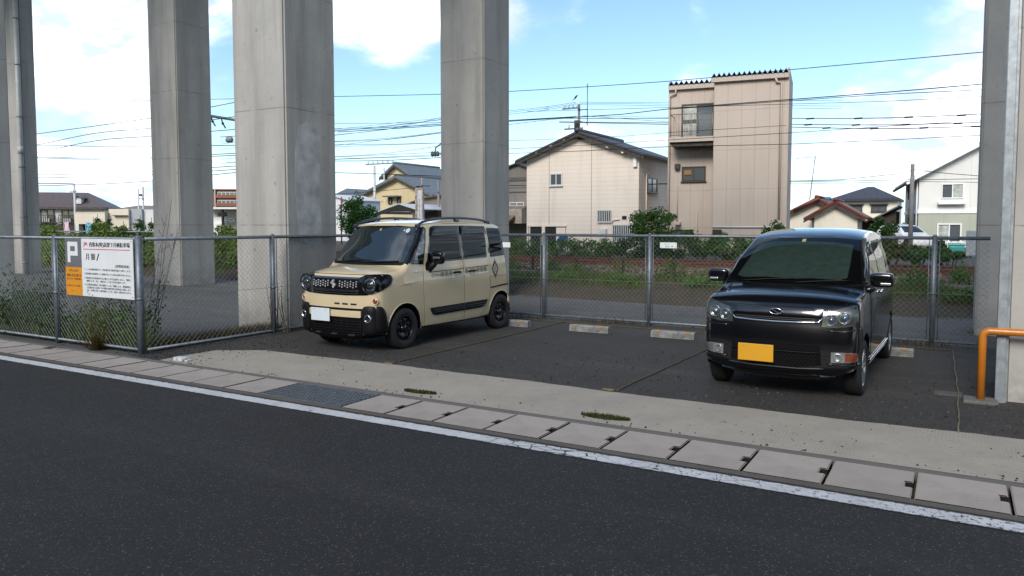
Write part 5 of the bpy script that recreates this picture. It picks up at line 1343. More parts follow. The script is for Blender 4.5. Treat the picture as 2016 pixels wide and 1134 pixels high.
# carport opening at ground level
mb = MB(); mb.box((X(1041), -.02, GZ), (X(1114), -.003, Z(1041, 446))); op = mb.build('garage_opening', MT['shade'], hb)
mb = MB(); mb.box((X(1041)-.06, -.09, Z(1041, 446)), (X(1114)+.06, -.001, Z(1041, 446)+.07)); mb.box((X(1043), -.08, GZ), (X(1045), -.022, Z(1041, 446))); mb.box((X(1068), -.08, GZ), (X(1074), -.022, Z(1041, 446))); mb.box((X(1096), -.06, GZ), (X(1114), -.022, Z(1096, 448))); mb.build('door_frame', MT['siding'], op)
window(hb, 1.2, Z(1281, 376)-.0, 2.7, Z(1281, 346), MT['alu_dark'], MT['house_glass'], y=W_, face='x', panes=2)
mb = MB(); mb.tube([(W_+.06, .95, GZ), (W_+.06, .95, Z(1257, 342)), (W_+.06, 1.35, Z(1257, 336))], .035, 6); mb.build('pipe', MT['siding'], hb)
mb = MB()
for (px_, py) in ((1063, 300), (1090, 286), (1115, 273), (1172, 276), (1200, 288), (1230, 299)):
    mb.box((X(px_)-.06, -.42, Z(px_, py)-.10), (X(px_)+.06, -.002, Z(px_, py)+.0))
mb.build('purlin_end', MT['siding'], hb)
mb = MB()
for px_ in (1081, 1164): mb.box((X(px_)-.012, -.012, GZ), (X(px_)+.012, -.002, Z(px_, 300 if px_ < 1100 else 280)))
mb.build('seam', mat('seam', (.28, .24, .2), .8), hb)

# -------- tall narrow block, three storeys, taupe panels
MT['taupe'] = wallmat('taupe', (.50, .415, .35), (.465, .385, .325), hp=1.83, vp=.62, lw=.03, stain=.22, hoff=.35)
YC = 36.0; FC_ = Facade(1402, YC, R(8)); cx0 = FC_.c.x; yl = 1.2; YL = 'L'
b3 = empty('narrow_block', (cx0, YC, 0), R(8), 'tall narrow taupe three storey block with a balcony and corrugated parapet', 'building')
X = lambda px_, Y=0: FC_.X(px_, yl if Y == 'L' else 0)
Z = lambda py, px_=1450, Y=0: FC_.Z(py, px_, yl if Y == 'L' else 0)
w3 = X(1544); zt3 = Z(153, 1480)
mb = MB(); mb.box((0, 0, GZ), (w3, 4.2, zt3)); mb.build('wall', MT['taupe'], b3)
lx0 = X(1315.5, YL); zt2 = Z(171, 1360, YL)
mb = MB(); mb.box((lx0, yl, GZ), (-.002, 4.2, zt2)); mb.build('wall', MT['taupe'], b3)
def corr(name, x0, x1, z, y0, parent, n):
    mb = MB(); N_ = n*2; hh = .19
    pts = [(x0+(x1-x0)*k/N_, z+(hh if k % 2 else .0)) for k in range(N_+1)]
    for (a, b) in zip(pts[:-1], pts[1:]): mb.prism([(a[0], a[1]-.02), (b[0], b[1]-.02), (b[0], b[1]+.012), (a[0], a[1]+.012)], y0, 'Y', 4.6)
    return mb.build(name, MT['corr'], parent)
MT['corr'] = mat('corr', (.075, .10, .19), .4, .2, var=.15, vs=2)
corr('corrugated_roof', -.1, w3+.06, zt3+.09, -.25, b3, 15); corr('corrugated_roof', lx0-.02, -.12, zt2+.09, yl-.25, b3, 9)
mb = MB(); mb.box((-.12, -.2, zt3-.12), (w3+.07, -.002, zt3+.085)); mb.build('gutter', MT['taupe'], b3)
mb = MB(); mb.box((lx0-.04, yl-.2, zt2-.12), (-.125, yl-.002, zt2+.085)); mb.build('gutter', MT['taupe'], b3)
mb = MB(); mb.box((w3+.001, .0, GZ), (w3+.09, 4.2, zt3+.35)); mb.build('parapet_fin', MT['taupe'], b3); mb = MB(); mb.box((lx0-.06, yl, GZ), (lx0-.001, 4.2, zt2+.3)); mb.build('parapet_fin', MT['taupe'], b3)
mb = MB(); u = X(1533); mb.tube([(u-.25, -.15, zt3-.1), (u-.2, -.12, zt3-.28), (u, -.09, zt3-.33), (u, -.09, Z(430))], .055, 8); mb.build('downpipe', MT['taupe'], b3)
mb = MB(); u = lx0+.32; mb.tube([(u, yl-.15, zt2-.1), (u, yl-.12, zt2-.3), (u-.3, yl-.09, zt2-.42), (u-.3, yl-.09, GZ)], .05, 8); mb.build('downpipe', MT['taupe'], b3)
XL = lambda px_: FC_.X(px_, yl)
ZL = lambda py: FC_.Z(py, 1360, yl)
wn_ = window(b3, XL(1339), ZL(274), XL(1401.5), ZL(205), MT['alu_dark'], MT['house_glass'], y=yl, panes=2, curt=1, sash=.05, sill=False)
mb = MB(); mb.box((XL(1341), yl-.065, ZL(242)), (XL(1368), yl-.03, ZL(236))); mb.build('sash_rail', MT['alu_dark'], wn_)
mb = MB(); mb.prism([(0, 0), (0, 0)] if False else [(lx0+.2, ZL(284)), (-.004, ZL(284)), (-.004, ZL(275)), (lx0+.2, ZL(275))], -.05, 'Y', yl+.048); mb.build('balcony_slab', MT['taupe'], b3)
mb = MB(); mb.prism([(lx0+.35, ZL(292)), (-.006, ZL(292)), (-.006, ZL(284)-.002), (lx0+.22, ZL(284)-.002)], .1, 'Y', yl-.11); mb.build('balcony_beam', MT['wood_dark'], b3)
mb = MB(); zb_, ztp = ZL(273), ZL(231)
for k in range(27):
    u = lx0+.26+(-.06-lx0-.26)*k/26; r_ = .022 if k % 13 == 0 else .009; mb.tube([(u, .0, zb_), (u, .0, ztp)], r_, 6)
mb.tube([(lx0+.26, 0, ztp), (-.04, 0, ztp)], .022, 6); mb.tube([(lx0+.26, 0, zb_+.06), (-.04, 0, zb_+.06)], .016, 6)
mb.tube([(lx0+.26, 0, ztp), (lx0+.26, yl, ztp)], .02, 6); mb.build('balcony_railing', MT['alu_rail'] if 'alu_rail' in MT else MT.setdefault('alu_rail', mat('alu_rail', (.25, .22, .2), .45, .4)), b3)
window(b3, XL(1341), ZL(357), XL(1388), ZL(328), MT['alu_dark'], MT['house_glass'], y=yl, panes=2, curt=0, sash=.045)
mb = MB(); mb.box((XL(1346), yl-.062, ZL(344)), (XL(1360), yl-.052, ZL(335))); mb.build('poster', mat('poster', (.3, .17, .05), .8), b3)
mb = MB(); mb.bbox((XL(1328), yl-.22, ZL(333)), (XL(1338), yl-.002, ZL(322)), .02); mb.build('vent_hood', MT['alu_dark'], b3)
window(b3, XL(1320), ZL(480), XL(1365), ZL(452), MT['alu_dark'], MT['house_glass'], y=yl, panes=2, sill=False)
mb = MB(); mb.box((X(1403), -.035, GZ), (X(1404)+.4, -.002, Z(452))); mb.build('side_door', MT['alu_dark'], b3)
mb = MB(); mb.bbox((XL(1330), yl-.4, ZL(443)), (XL(1341), yl-.002, ZL(437)), .03); mb.build('meter_box', MT['taupe'], b3)
mb = MB(); mb.tube([(XL(1372), yl-.05, GZ), (XL(1372), yl-.05, ZL(416))], .04, 6); mb.tube([(XL(1333), yl-.05, ZL(437)), (XL(1333), yl-.05, ZL(366))], .03, 6); mb.build('pipe', MT['taupe'], b3)
mb = MB(); mb.tube([(0.02, -.06, Z(447)), (w3, -.06, Z(447))], .03, 6); mb.build('conduit', MT['alu'], b3)

# -------- weathered grey house half hidden behind the pier
MT['weather'] = wallmat('weather', (.20, .18, .16), (.15, .135, .12), vp=.16, lw=.02, stain=.5); MT['tile_brown'] = tilemat('tile_brown', (.15, .11, .085), (.21, .165, .13))
YD = 45.0; dx0 = at(972, 440, YD).x
hd = empty('weathered_house', (dx0, YD, 0), 0, 'weathered grey boarded house squeezed between the pier and the beige house', 'house')
X = lambda px_: at(px_, 440, YD).x-dx0
Z = lambda py: at(1020, py, YD).z
gable(hd, 0, X(1062), 6, GZ, Z(341), Z(324), MT['weather'], MT['tile_grey'], ov=.2, ovf=.3, th=.1, xr=X(1021))
mb = MB(); mb.box((0, -.06, Z(356)), (X(1062), -.004, Z(349))); mb.box((0, -.05, Z(379)), (X(1062), -.004, Z(377))); mb.build('band', mat('band_dark', (.09, .08, .075), .8), hd)
mb = MB(); mb.prism([(0, Z(440)), (X(1050), Z(440)), (X(1050), Z(412)), (0, Z(412))], -1.6, 'Y', 1.55); mb.build('annexe_wall', mat('plaster_old', (.32, .27, .22), .85, var=.2), hd)
mb = MB(); mb.add([(-.2, -2.6, Z(440)), (X(1038), -2.6, Z(440)), (X(1038), -.02, Z(408)), (-.2, -.02, Z(408)), (-.2, -2.6, Z(440)+.1), (X(1038), -2.6, Z(440)+.1), (X(1038), -.02, Z(408)+.1), (-.2, -.02, Z(408)+.1)], [(0, 3, 2, 1), (4, 5, 6, 7), (0, 1, 5, 4), (1, 2, 6, 5), (2, 3, 7, 6), (3, 0, 4, 7)]); mb.build('lower_roof', MT['tile_brown'], hd)
window(hd, X(1004), Z(406), X(1032), Z(398), MT['alu'], MT['house_glass'], sill=False)

# -------- red tiled low house
MT['cream'] = wallmat('cream', (.72, .66, .55), (.66, .6, .5), stain=.2); MT['tile_red'] = tilemat('tile_red', (.13, .035, .025), (.2, .06, .04), ax=1)
YE = 55.0; ex0 = at(1588, 440, YE).x
he = empty('red_roof_house', (ex0, YE, 0), 0, 'low cream house with dark red tiled roofs right of the tall block', 'house')
X = lambda px_, Y=YE: at(px_, 440, Y).x-ex0
Z = lambda py, Y=YE: at(1640, py, Y).z
gable(he, X(1603), X(1688), 3, GZ, Z(424), Z(401), MT['cream'], MT['tile_red'], ov=.62, ovf=.5, th=.18, xr=X(1645), barge=MT['wood_dark'])
gable(he, X(1548, 58), X(1664, 58), 7, GZ, Z(424, 58), Z(391, 58)-.1, MT['cream'], MT['tile_red'], ov=.55, ovf=.5, th=.18, xr=X(1608, 58), y0=3.0, barge=MT['wood_dark'])
mb = MB(); mb.tube([(X(1550), 2.4, Z(412)), (X(1601), 2.4, Z(388))], .14, 8); mb.build('ridge_tiles', MT['tile_red'], he)
mb = MB(); mb.bbox((X(1609), 3, Z(391)), (X(1621), 3.6, Z(384)), .1); tag(mb.build('roof_bundle', mat('tarp', (.08, .22, .4), .6, var=.2)), None); bpy.data.objects['roof_bundle'].parent = he
an = empty('tv_antenna', (at(1594, 388, 58).x, 58, at(1594, 388, 58).z-.2), 0, 'thin leaning television antenna on the red tiled roof', 'antenna')
mb = MB(); hA = at(1600, 308, 58).z-at(1594, 388, 58).z+.2; mb.tube([(0, 0, 0), (.32, 0, hA)], .03, 6); mb.build('mast', MT['galv'], an)
mb = MB(); mb.tube([(-.45, 0, hA*.62), (.5, 0, hA*.62)], .018, 5)
for k in range(6): mb.tube([(-.4+k*.16, -.25, hA*.62), (-.4+k*.16, .25, hA*.62)], .01, 4)
mb.tube([(-1.0, 0, hA*.97), (.4, 0, hA*.99)], .018, 5); mb.build('elements', MT['galv'], an)

# -------- cream two storey house with a dark hipped roof
def hip(root, x0, x1, y0, y1, ze, zr, rx0, rx1, m, th=.12):
    ym = (y0+y1)/2; v = [(x0, y0, ze), (x1, y0, ze), (x1, y1, ze), (x0, y1, ze), (rx0, ym, zr), (rx1, ym, zr)]
    v2 = [(a, b, c-th) for a, b, c in v[:4]]; mb = MB()
    mb.add(v+v2, [(0, 1, 5, 4), (2, 3, 4, 5), (1, 2, 5), (3, 0, 4), (0, 6, 7, 1), (1, 7, 8, 2), (2, 8, 9, 3), (3, 9, 6, 0), (6, 9, 8, 7)]); return mb.build('roof', m, root)
MT['tile_dark'] = tilemat('tile_dark', (.05, .05, .065), (.075, .075, .09), .35, .35); MT['cream2'] = wallmat('cream2', (.74, .68, .55), (.69, .63, .5), stain=.1)
YF = 88.0; fx0 = at(1642, 440, YF).x
hf = empty('hip_roof_house', (fx0, YF, 0), 0, 'cream two storey house with a dark hipped roof beyond the red tiled house', 'house')
X = lambda px_: at(px_, 440, YF).x-fx0
Z = lambda py: at(1704, py, YF).z
mb = MB(); mb.box((0, 0, GZ), (X(1766), 7, Z(390))); mb.build('wall', MT['cream2'], hf)
hip(hf, X(1634), X(1770), -.7, 7.7, Z(391), Z(365), X(1700), X(1712), MT['tile_dark'], .25)
window(hf, X(1667), Z(416), X(1697), Z(404), MT['alu_dark'], MT['house_glass'], t=.12, sash=.07); window(hf, X(1714), Z(417.5), X(1745), Z(404), MT['alu_dark'], MT['house_glass'], t=.12, sash=.07)
mb = MB(); mb.box((X(1665), -.4, Z(403)), (X(1700), -.004, Z(401.5))); mb.box((X(1711), -.4, Z(403)), (X(1748), -.004, Z(401.5))); mb.build('canopy', MT['wood_dark'], hf)

MT['tile_slate2'] = tilemat('tile_slate2', (.16, .17, .19), (.22, .235, .25), .3, .3, 1)
# -------- low grey roofed shed beside the apartment house
YG = 62.0; gx0 = at(1690, 440, YG).x
hg = empty('lean_to_shed', (gx0, YG, 0), 0, 'low shed with a sloping grey tiled roof left of the white apartment house', 'shed')
X = lambda px_: at(px_, 440, YG).x-gx0
Z = lambda py: at(1730, py, YG).z
mb = MB(); mb.prism([(0, GZ), (X(1764), GZ), (X(1764), Z(416)), (X(1720), Z(434)), (0, Z(434))], 0, 'Y', 4); mb.build('wall', MT['wood_dark'], hg)
mb = MB(); mb.prism([(X(1710), Z(437)), (X(1769), Z(408)), (X(1769), Z(405)), (X(1710), Z(434))], -.6, 'Y', 5); mb.build('roof', MT['tile_slate2'], hg)
mb = MB(); mb.prism([(X(1686), Z(430)), (X(1742), Z(437)), (X(1742), Z(435)), (X(1686), Z(428))], -1.6, 'Y', 1.5); mb.build('canopy', MT['wood_dark'], hg)

# -------- white and green apartment house, turned slightly
MT['apt_white'] = wallmat('apt_white', (.72, .70, .66), (.68, .66, .62), vp=1.5, lw=.03, stain=.1); MT['apt_green'] = wallmat('apt_green', (.40, .41, .33), (.37, .38, .31), vp=1.5, lw=.03, stain=.12)
YH = 58.0; c0 = at(1807, 442, YH); RH = R(7)
ha = empty('apartment_house', (c0.x, YH, 0), RH, 'white two storey apartment house with a grey green ground floor, at the right', 'apartment house')
def hx_(px_): # distance along the turned front wall at which a photo column is met
    d = ray(px_, 442); u = Vector((math.cos(RH), math.sin(RH))); # c0 + t*u = s*d
    det = u.x*d.y-u.y*d.x; return (d.x*c0.y-d.y*c0.x)/det if det else 0
def hz_(px_, py):
    t = hx_(px_); d = ray(px_, py); u = Vector((math.cos(RH), math.sin(RH))); Y = c0.y+t*u.y; return CH+d.z*(Y/d.y)
WA = 9.5; zb1 = hz_(1830, 416); zev = hz_(1812, 350); DH = 11.0
sl_ = (hz_(1930, 283)-hz_(1812, 346))/(hx_(1930)-hx_(1812)); za = zev+sl_*WA/2
mb = MB(); mb.box((0, 0, GZ), (WA, DH, zb1-.002)); mb.build('lower_wall', MT['apt_green'], ha)
mb = MB(); mb.prism([(0, zb1), (WA, zb1), (WA, zev), (WA/2, za), (0, zev)], 0, 'Y', DH); mb.build('upper_wall', MT['apt_white'], ha)
mb = MB(); mb.box((-.05, -.06, zb1-.14), (WA+.05, -.003, zb1+.14)); mb.box((-.06, .0, zb1-.14), (-.003, DH, zb1+.14)); mb.build('band', MT['white_paint'], ha)
mb = MB()
for sg_ in (-1, 1):
    xe = WA/2+sg_*(WA/2+.75); zz_ = za-sl_*(WA/2+.75); mb.prism([(WA/2, za+.06), (xe, zz_+.06), (xe, zz_+.28), (WA/2, za+.28)], -.5, 'Y', DH+1)
rfa = mb.build('roof', mat('roof_pale', (.42, .42, .42), .5, .1, var=.1), ha)
mb = MB(); mb.prism([(WA/2, za+.29), (-.8, za-sl_*(WA/2+.75)+.29), (-.8, za-sl_*(WA/2+.75)-.02), (WA/2, za-.02)], -.58, 'Y', .07); mb.build('bargeboard', MT['white_paint'], rfa)
mb = MB(); mb.tube([(-.82, -.5, za-sl_*(WA/2+.75)+.02), (-.82, DH+.5, za-sl_*(WA/2+.75)+.02)], .1, 8); mb.build('gutter', MT['wood_dark'], rfa)
window(ha, hx_(1851), hz_(1851, 391), hx_(1895), hz_(1895, 361), MT['white_paint'], MT['house_glass'], t=.1, curt=2, sash=.05, sill=False)
window(ha, hx_(1845), hz_(1845, 478), hx_(1893), hz_(1893, 440), MT['white_paint'], MT['house_glass'], t=.1, curt=1, sash=.06, sill=False)
mb = MB(); mb.bbox((hx_(1844), -.45, hz_(1844, 403)), (hx_(1898), -.004, hz_(1844, 397)), .04); mb.build('window_ledge', MT['white_paint'], ha)
for (y_, w_) in ((1.0, .5), (5.2, .6), (7.6, .6)): window(ha, y_, zb1+1.0, y_+w_, zb1+2.1, MT['alu_dark'], MT['house_glass'], y=0, face='-x', panes=1, sill=False)
for (y_, w_) in ((1.2, .5), (6.8, .8)): window(ha, y_, .9, y_+w_, 2.3, MT['alu_dark'], MT['house_glass'], y=0, face='-x', panes=1, sill=False)
mb = MB(); mb.tube([(-.08, .25, GZ), (-.08, .25, zev)], .05, 8); mb.tube([(-.08, 4.2, GZ), (-.08, 4.2, zev)], .05, 8); mb.build('downpipe', MT['white_paint'], ha)
bal = empty('handrail_fence', (at(1835, 480, 55).x, 55, 0), R(7), 'white slatted garden fence before the apartment house', 'fence')
mb = MB(); zt_ = at(1850, 475, 55).z; Lf = at(1925, 480, 55).x-at(1835, 480, 55).x
for k in range(24): mb.box((Lf*k/23-.025, 0, GZ), (Lf*k/23+.025, .03, zt_))
mb.build('slats', MT['white_paint'], bal); mb = MB(); mb.box((0, -.03, zt_-.1), (Lf, -.002, zt_)); mb.build('rail', MT['white_paint'], bal)
# teal tub and a white car half hidden by weeds
tp = at(1868, 482, 48); te = at(1899, 499, 48)
mb = MB(); mb.bbox((tp.x, 48, te.z-.2), (te.x, 48.7, tp.z-.06), .06); tb = mb.build('storage_box', mat('teal', (.01, .26, .25), .4, var=.1)); tag(tb, 'teal plastic storage box before the apartment house', 'box')
mb = MB(); mb.bbox((tp.x-.04, 47.96, tp.z-.058), (te.x+.04, 48.74, tp.z+.05), .04); lid = mb.build('lid', tb.data.materials[0], tb)
wc = at(1815, 500, 50)
wcar = empty('parked_car', (wc.x+.3, 49.0, .22), R(38), 'white car half hidden by weeds before the apartment house', 'car')
car_w = Car(wcar, [(.1, .2), (.02, .3), (0, .5), (.05, .66), (.3, .76), (.75, .86), (1.0, .92), (1.35, 1.15), (1.75, 1.38), (2.2, 1.47), (2.9, 1.46), (3.4, 1.38), (3.65, 1.1), (3.78, .85), (3.82, .5), (3.76, .25)], lambda y, z: (.80 if z < .9 else .80-(z-.9)*.35), lambda y, z: .09 if z > .8 else .14, lambda y, z: .05, [(.72, .29, .33), (3.1, .29, .33)], .22, paint('white_car', (.7, .7, .7)))
car_w.drape('windscreen', [(-.62, .98), (.62, .98), (.52, 1.34), (-.52, 1.34)], MT['car_glass'], 'front', .004, res=.08)
for sg_ in (1, -1):
    car_w.drape('side_window', [(1.45, .95), (3.3, .98), (3.1, 1.34), (1.95, 1.34)], MT['tint_glass'], 'side', .004, sg_, res=.08)
    wheel(wcar, sg_*.79, .72, .29, .16, .19, 'steel', sg_); wheel(wcar, sg_*.79, 3.1, .29, .16, .19, 'steel', sg_)
# grey control cabinet by the track
ca, cb = at(1903, 454, 23.6), at(1926, 505, 23.6)
cbx = empty('control_cabinet', (ca.x, 23.6, 0), 0, 'pale grey control cabinet on a post beside the track, by the right pier', 'cabinet')
mb = MB(); mb.bbox((0, 0, cb.z), (cb.x-ca.x, .28, ca.z), .012); mb.build('cabinet_box', mat('cab_grey', (.44, .47, .49), .45, var=.06), cbx)
mb = MB(); mb.box(((cb.x-ca.x)*.3, .1, .1), ((cb.x-ca.x)*.5, .2, cb.z-.001)); mb.box(((cb.x-ca.x)*.72, .1, .1), ((cb.x-ca.x)*.8, .2, cb.z-.001)); mb.build('post', MT['galv'], cbx)
mb = MB(); mb.box(((cb.x-ca.x)*.4, -.012, ca.z-.2), ((cb.x-ca.x)*.85, -.002, ca.z-.165)); mb.build('vent_slot', MT['shade'], cbx)
mb = MB(); mb.box((.02, -.01, cb.z+.02), (cb.x-ca.x-.02, -.0015, cb.z+.028)); mb.build('door_seam', MT['galv'], cbx)

# -------- left background: brown roofed house, flat roofed shop, brick block, station
MT['tile_brown2'] = tilemat('tile_brown2', (.10, .075, .075), (.145, .115, .11), .35, .3); MT['wall_white'] = wallmat('wall_white', (.62, .60, .57), (.55, .53, .5), stain=.25)
YA = 70.0; FA = Facade(72, YA, R(42)); ax0 = FA.c.x
hA_ = empty('brown_roof_house', (ax0, YA, 0), R(42), 'white walled house with a long brown roof and dormer, far left', 'house')
X = FA.X
Z = lambda py: FA.Z(py, 150)
mb = MB(); mb.box((X(40), 0, GZ), (X(206), 8, Z(407))); mb.build('wall', MT['wall_white'], hA_)
hip(hA_, X(36), X(212), -1, 9, Z(408), FA.Z(379, 150, 4), X(60), X(176, 4), MT['tile_brown2'], .35)
for (a, b, t_, c_) in ((80, 108, 412, 1), (122, 149, 414, 0)):
    w_ = window(hA_, X(a), Z(440), X(b), Z(t_), MT['alu_dark'], MT['house_glass'], t=.15, sash=.12, curt=c_, sill=False)
    mb = MB(); mb.box((X(a)-.2, -.8, Z(424.5)), (X(b)+.4, -.74, Z(423))); mb.box((X(a)-.2, -.8, Z(439)), (X(b)+.4, -.16, Z(437)))
    for k in range(10): u = X(a)-.2+(X(b)-X(a)+.6)*k/9; mb.box((u-.05, -.8, Z(437)), (u+.05, -.75, Z(424.5)))
    mb.build('balcony', MT['alu_dark'], hA_)
    mb = MB(); mb.bbox((X(a)+.5, -.7, Z(437)), (X(a)+1.6, -.35, Z(430)), .05); mb.build('air_conditioner', MT['wall_white'], hA_)
mb = MB(); mb.box((X(45), -.4, GZ), (X(150), -.004, Z(441))); mb.build('lower_shade', MT['wood_dark'], hA_)
dm = MB(); u0, u1 = X(150), X(162); dm.prism([(u0, Z(401)), (u1, Z(401)), (u1, Z(390)), ((u0+u1)/2, Z(387.5)), (u0, Z(390))], -.2, 'Y', 4); dmo = dm.build('dormer', MT['wall_white'], hA_)
dm = MB(); dm.prism([(u0-.35, Z(391)), ((u0+u1)/2, Z(386.5)), (u1+.35, Z(391)), (u1+.35, Z(389.5)), ((u0+u1)/2, Z(384.5)), (u0-.35, Z(389.5))], -.6, 'Y', 4.8); dm.build('dormer_roof', MT['tile_brown2'], dmo)
window(dmo, u0+.35, Z(399), u1-.35, Z(391.5), MT['white_paint'], MT['house_glass'], y=-.2, panes=1, sash=.08, sill=False)
MT['shop'] = wallmat('shop', (.64, .56, .45), (.6, .52, .42), stain=.15); MT['shop_grey'] = wallmat('shop_grey', (.36, .37, .39), (.33, .34, .36), stain=.15)
YS_ = 52.0; FS_ = Facade(147, YS_, R(30)); sx0_ = FS_.c.x
hs = empty('flat_roof_shop', (sx0_, YS_, 0), R(30), 'low beige flat roofed building beyond the ivy fence at the left', 'building')
X = FS_.X
Z = lambda py: FS_.Z(py, 220)
mb = MB(); mb.box((0, 0, Z(441)), (X(207), 4.5, Z(419))); mb.box((-.05, -.05, Z(419)+.002), (X(207)+.05, 4.55, Z(417.5))); mb.build('wall', MT['shop'], hs)
mb = MB(); mb.box((.3, 1, GZ), (X(207), 4.4, Z(441)-.002)); mb.build('shopfront', MT['house_glass'], hs)
mb = MB(); mb.box((X(207)+.06, .8, GZ), (X(247), 6, Z(411))); mb.build('wall', MT['shop'], hs)
mb = MB(); mb.box((X(247)+.002, 1.2, GZ), (X(270), 6, Z(411))); mb.build('wall', MT['shop_grey'], hs)
mb = MB(); mb.box((X(270)+.002, 1.6, GZ), (X(330), 6, Z(412))); mb.build('wall', MT['wall_white'], hs)
mb = MB(); mb.box((X(218), .3, Z(424.5)), (X(246), .795, Z(423.5))); mb.build('eave', MT['wood_dark'], hs)
mb = MB(); mb.box((X(147)+.1, -.04, GZ), (X(147)+.5, .9, Z(441)-.002)); mb.box((X(153), .95, GZ), (X(154), .995, Z(441)-.003)); mb.build('pillar', MT['wall_white'], hs)
YR = 95.0; FR_ = Facade(222, YR, R(32)); rx0_ = FR_.c.x
hr_ = empty('grey_roof_hall', (rx0_, YR, 0), R(32), 'wide hall with a low grey roof beyond the flat roofed building', 'hall')
X = FR_.X
Z = lambda py: FR_.Z(py, 262)
mb = MB(); mb.box((0, 0, GZ), (X(330), 10, Z(412))); mb.build('wall', MT['wall_white'], hr_)
hip(hr_, X(220), X(334), -.6, 10.6, Z(412.5), Z(403), X(252), X(285), mat('roof_stone', (.22, .2, .18), .8, var=.2), .2)
# brick apartment block far away
MT['brick'] = wallmat('brick', (.26, .10, .065), (.22, .085, .055), hp=.7, lw=.06, stain=.1)
YK = 170.0; FK = Facade(404, YK, R(38)); kx0 = FK.c.x
bk = empty('brick_apartment_block', (kx0, YK, 0), R(38), 'distant reddish brown apartment block seen between two piers', 'apartment block')
X = FK.X
Z = lambda py: FK.Z(py, 440)
mb = MB(); mb.box((0, 0, GZ), (X(486), 14, Z(373))); mb.build('wall', MT['brick'], bk)
MT['wall_cream3'] = mat('wall_cream3', (.55, .5, .44), .8, var=.1)
for fl in range(4):
    z_ = Z(373)-1.7-fl*2.75
    mb = MB()
    mb.box((X(427), -.9, z_-1.15), (X(486), -.5, z_-.15)); mb.build('balcony', MT['brick'], bk)
    mb = MB(); mb.box((X(427), -.5, z_-1.2), (X(486), -.003, z_-1.12)); mb.build('balcony_slab', MT['wall_cream3'], bk)
    for k in range(7):
        a_ = X(429)+k*(X(486)-X(429))/7; window(bk, a_, z_-1.1, a_+1.5, z_+.9, MT['alu'], MT['house_glass'], t=.1, panes=1, sill=False, sash=.15)
mb = MB(); mb.box((X(425), -1.0, GZ), (X(426.5), -.004, Z(372))); mb.build('pilaster', MT['wall_cream3'], bk)
mb = MB(); mb.box((-.2, -1, Z(373)+.002), (X(486)+.2, 14.2, Z(372))); mb.build('parapet', MT['wall_cream3'], bk)
YN = 62.0; FN = Facade(408, YN, R(30)); nx0 = FN.c.x
sn = empty('station_building', (nx0, YN, 0), R(30), 'small white station building with a flat canopy between two piers', 'station')
X = FN.X
Z = lambda py: FN.Z(py, 440)
mb = MB(); mb.box((0, 2, GZ), (X(476), 6, Z(413))); mb.build('wall', MT['wall_cream3'], sn)
mb = MB(); mb.box((-.3, -1, Z(412)), (X(480), 6.2, Z(408))); mb.build('canopy', MT['alu'], sn)
mb = MB(); mb.box((X(416), .5, Z(441)), (X(438), .6, Z(427))); mb.box((0, 1.9, GZ), (X(436), 1.998, Z(428))); mb.build('parapet', MT['white_paint'], sn)
mb = MB(); mb.box((X(440), -.6, GZ), (X(443.5), -.3, Z(412)-.01)); mb.tube([(X(434), -.45, Z(420)), (X(449), -.45, Z(420))], .14, 6); mb.tube([(X(434), -.45, Z(424)), (X(449), -.45, Z(424))], .14, 6); mb.tube([(X(434), -.45, Z(420)), (X(434), -.45, Z(424))], .14, 6); mb.tube([(X(449), -.45, Z(420)), (X(449), -.45, Z(424))], .14, 6); mb.build('steel_post', MT['shade'], sn)
mb = MB(); mb.tube([(X(446), -.5, Z(430)), (X(470), -.5, Z(430))], .06, 6); mb.tube([(X(446), -.5, Z(435)), (X(470), -.5, Z(435))], .05, 6)
for k in range(5): mb.tube([(X(446)+k*1.1, -.5, Z(442)), (X(446)+k*1.1, -.5, Z(430))], .05, 6)
mb.build('railing', MT['galv'], sn)

# -------- middle background: yellow house, grey roof, carport, shed
MT['yellow'] = wallmat('yellow', (.58, .47, .28), (.53, .42, .25), stain=.15); MT['tile_slate'] = tilemat('tile_slate', (.13, .15, .165), (.2, .225, .24), .3, .3, 1)
YY = 60.0; yx0 = at(712, 440, YY).x
hy = empty('yellow_house', (yx0, YY, 0), 0, 'yellow ochre house with stacked grey tiled gables left of the middle pier', 'house')
X = lambda px_, Y=YY: at(px_, 440, Y).x-yx0
Z = lambda py, Y=YY: at(780, py, Y).z
gable(hy, 0, X(850), 9, GZ, Z(387), Z(351), MT['yellow'], MT['tile_slate'], ov=.4, ovf=.5, th=.25, xr=X(785), barge=MT['wood_dark'])
gable(hy, X(782, 64), X(822, 64), 7, Z(380), Z(345, 64), Z(329, 64), MT['yellow'], MT['tile_slate'], ov=.8, ovf=.5, th=.22, xr=X(800, 64), y0=2.5, barge=MT['wood_dark'])
mb = MB(); mb.box((X(822, 64)+.004, 3, Z(356, 64)), (X(822, 64)+.06, 8.5, Z(349, 64))); mb.build('clerestory', MT['house_glass'], hy)
mb = MB(); mb.box((X(764), -.9, Z(388)), (X(791), -.004, Z(385.5))); mb.build('window_hood', MT['tile_slate'], hy)
window(hy, X(766), Z(402), X(773), Z(389), MT['wood_dark'], MT['curtain'], t=.12, panes=1, sash=.09, sill=False); window(hy, X(783), Z(402), X(790), Z(389), MT['wood_dark'], MT['curtain'], t=.12, panes=1, sash=.09, sill=False)
mb = MB(); mb.ball((X(774), -.02, Z(351.5)), .16, 8, (1, .2, 1)); mb.ball((X(782), -.02, Z(351)), .16, 8, (1, .2, 1)); mb.build('gable_vent', MT['shade'], hy)
mb = MB(); mb.box((X(728), -.9, Z(398)), (X(748), -.004, Z(395))); mb.build('window_hood', MT['tile_slate'], hy)
mb = MB(); mb.box((X(730), -.05, Z(404)), (X(746), -.004, Z(398)-.002)); mb.build('dark_window', MT['shade'], hy)
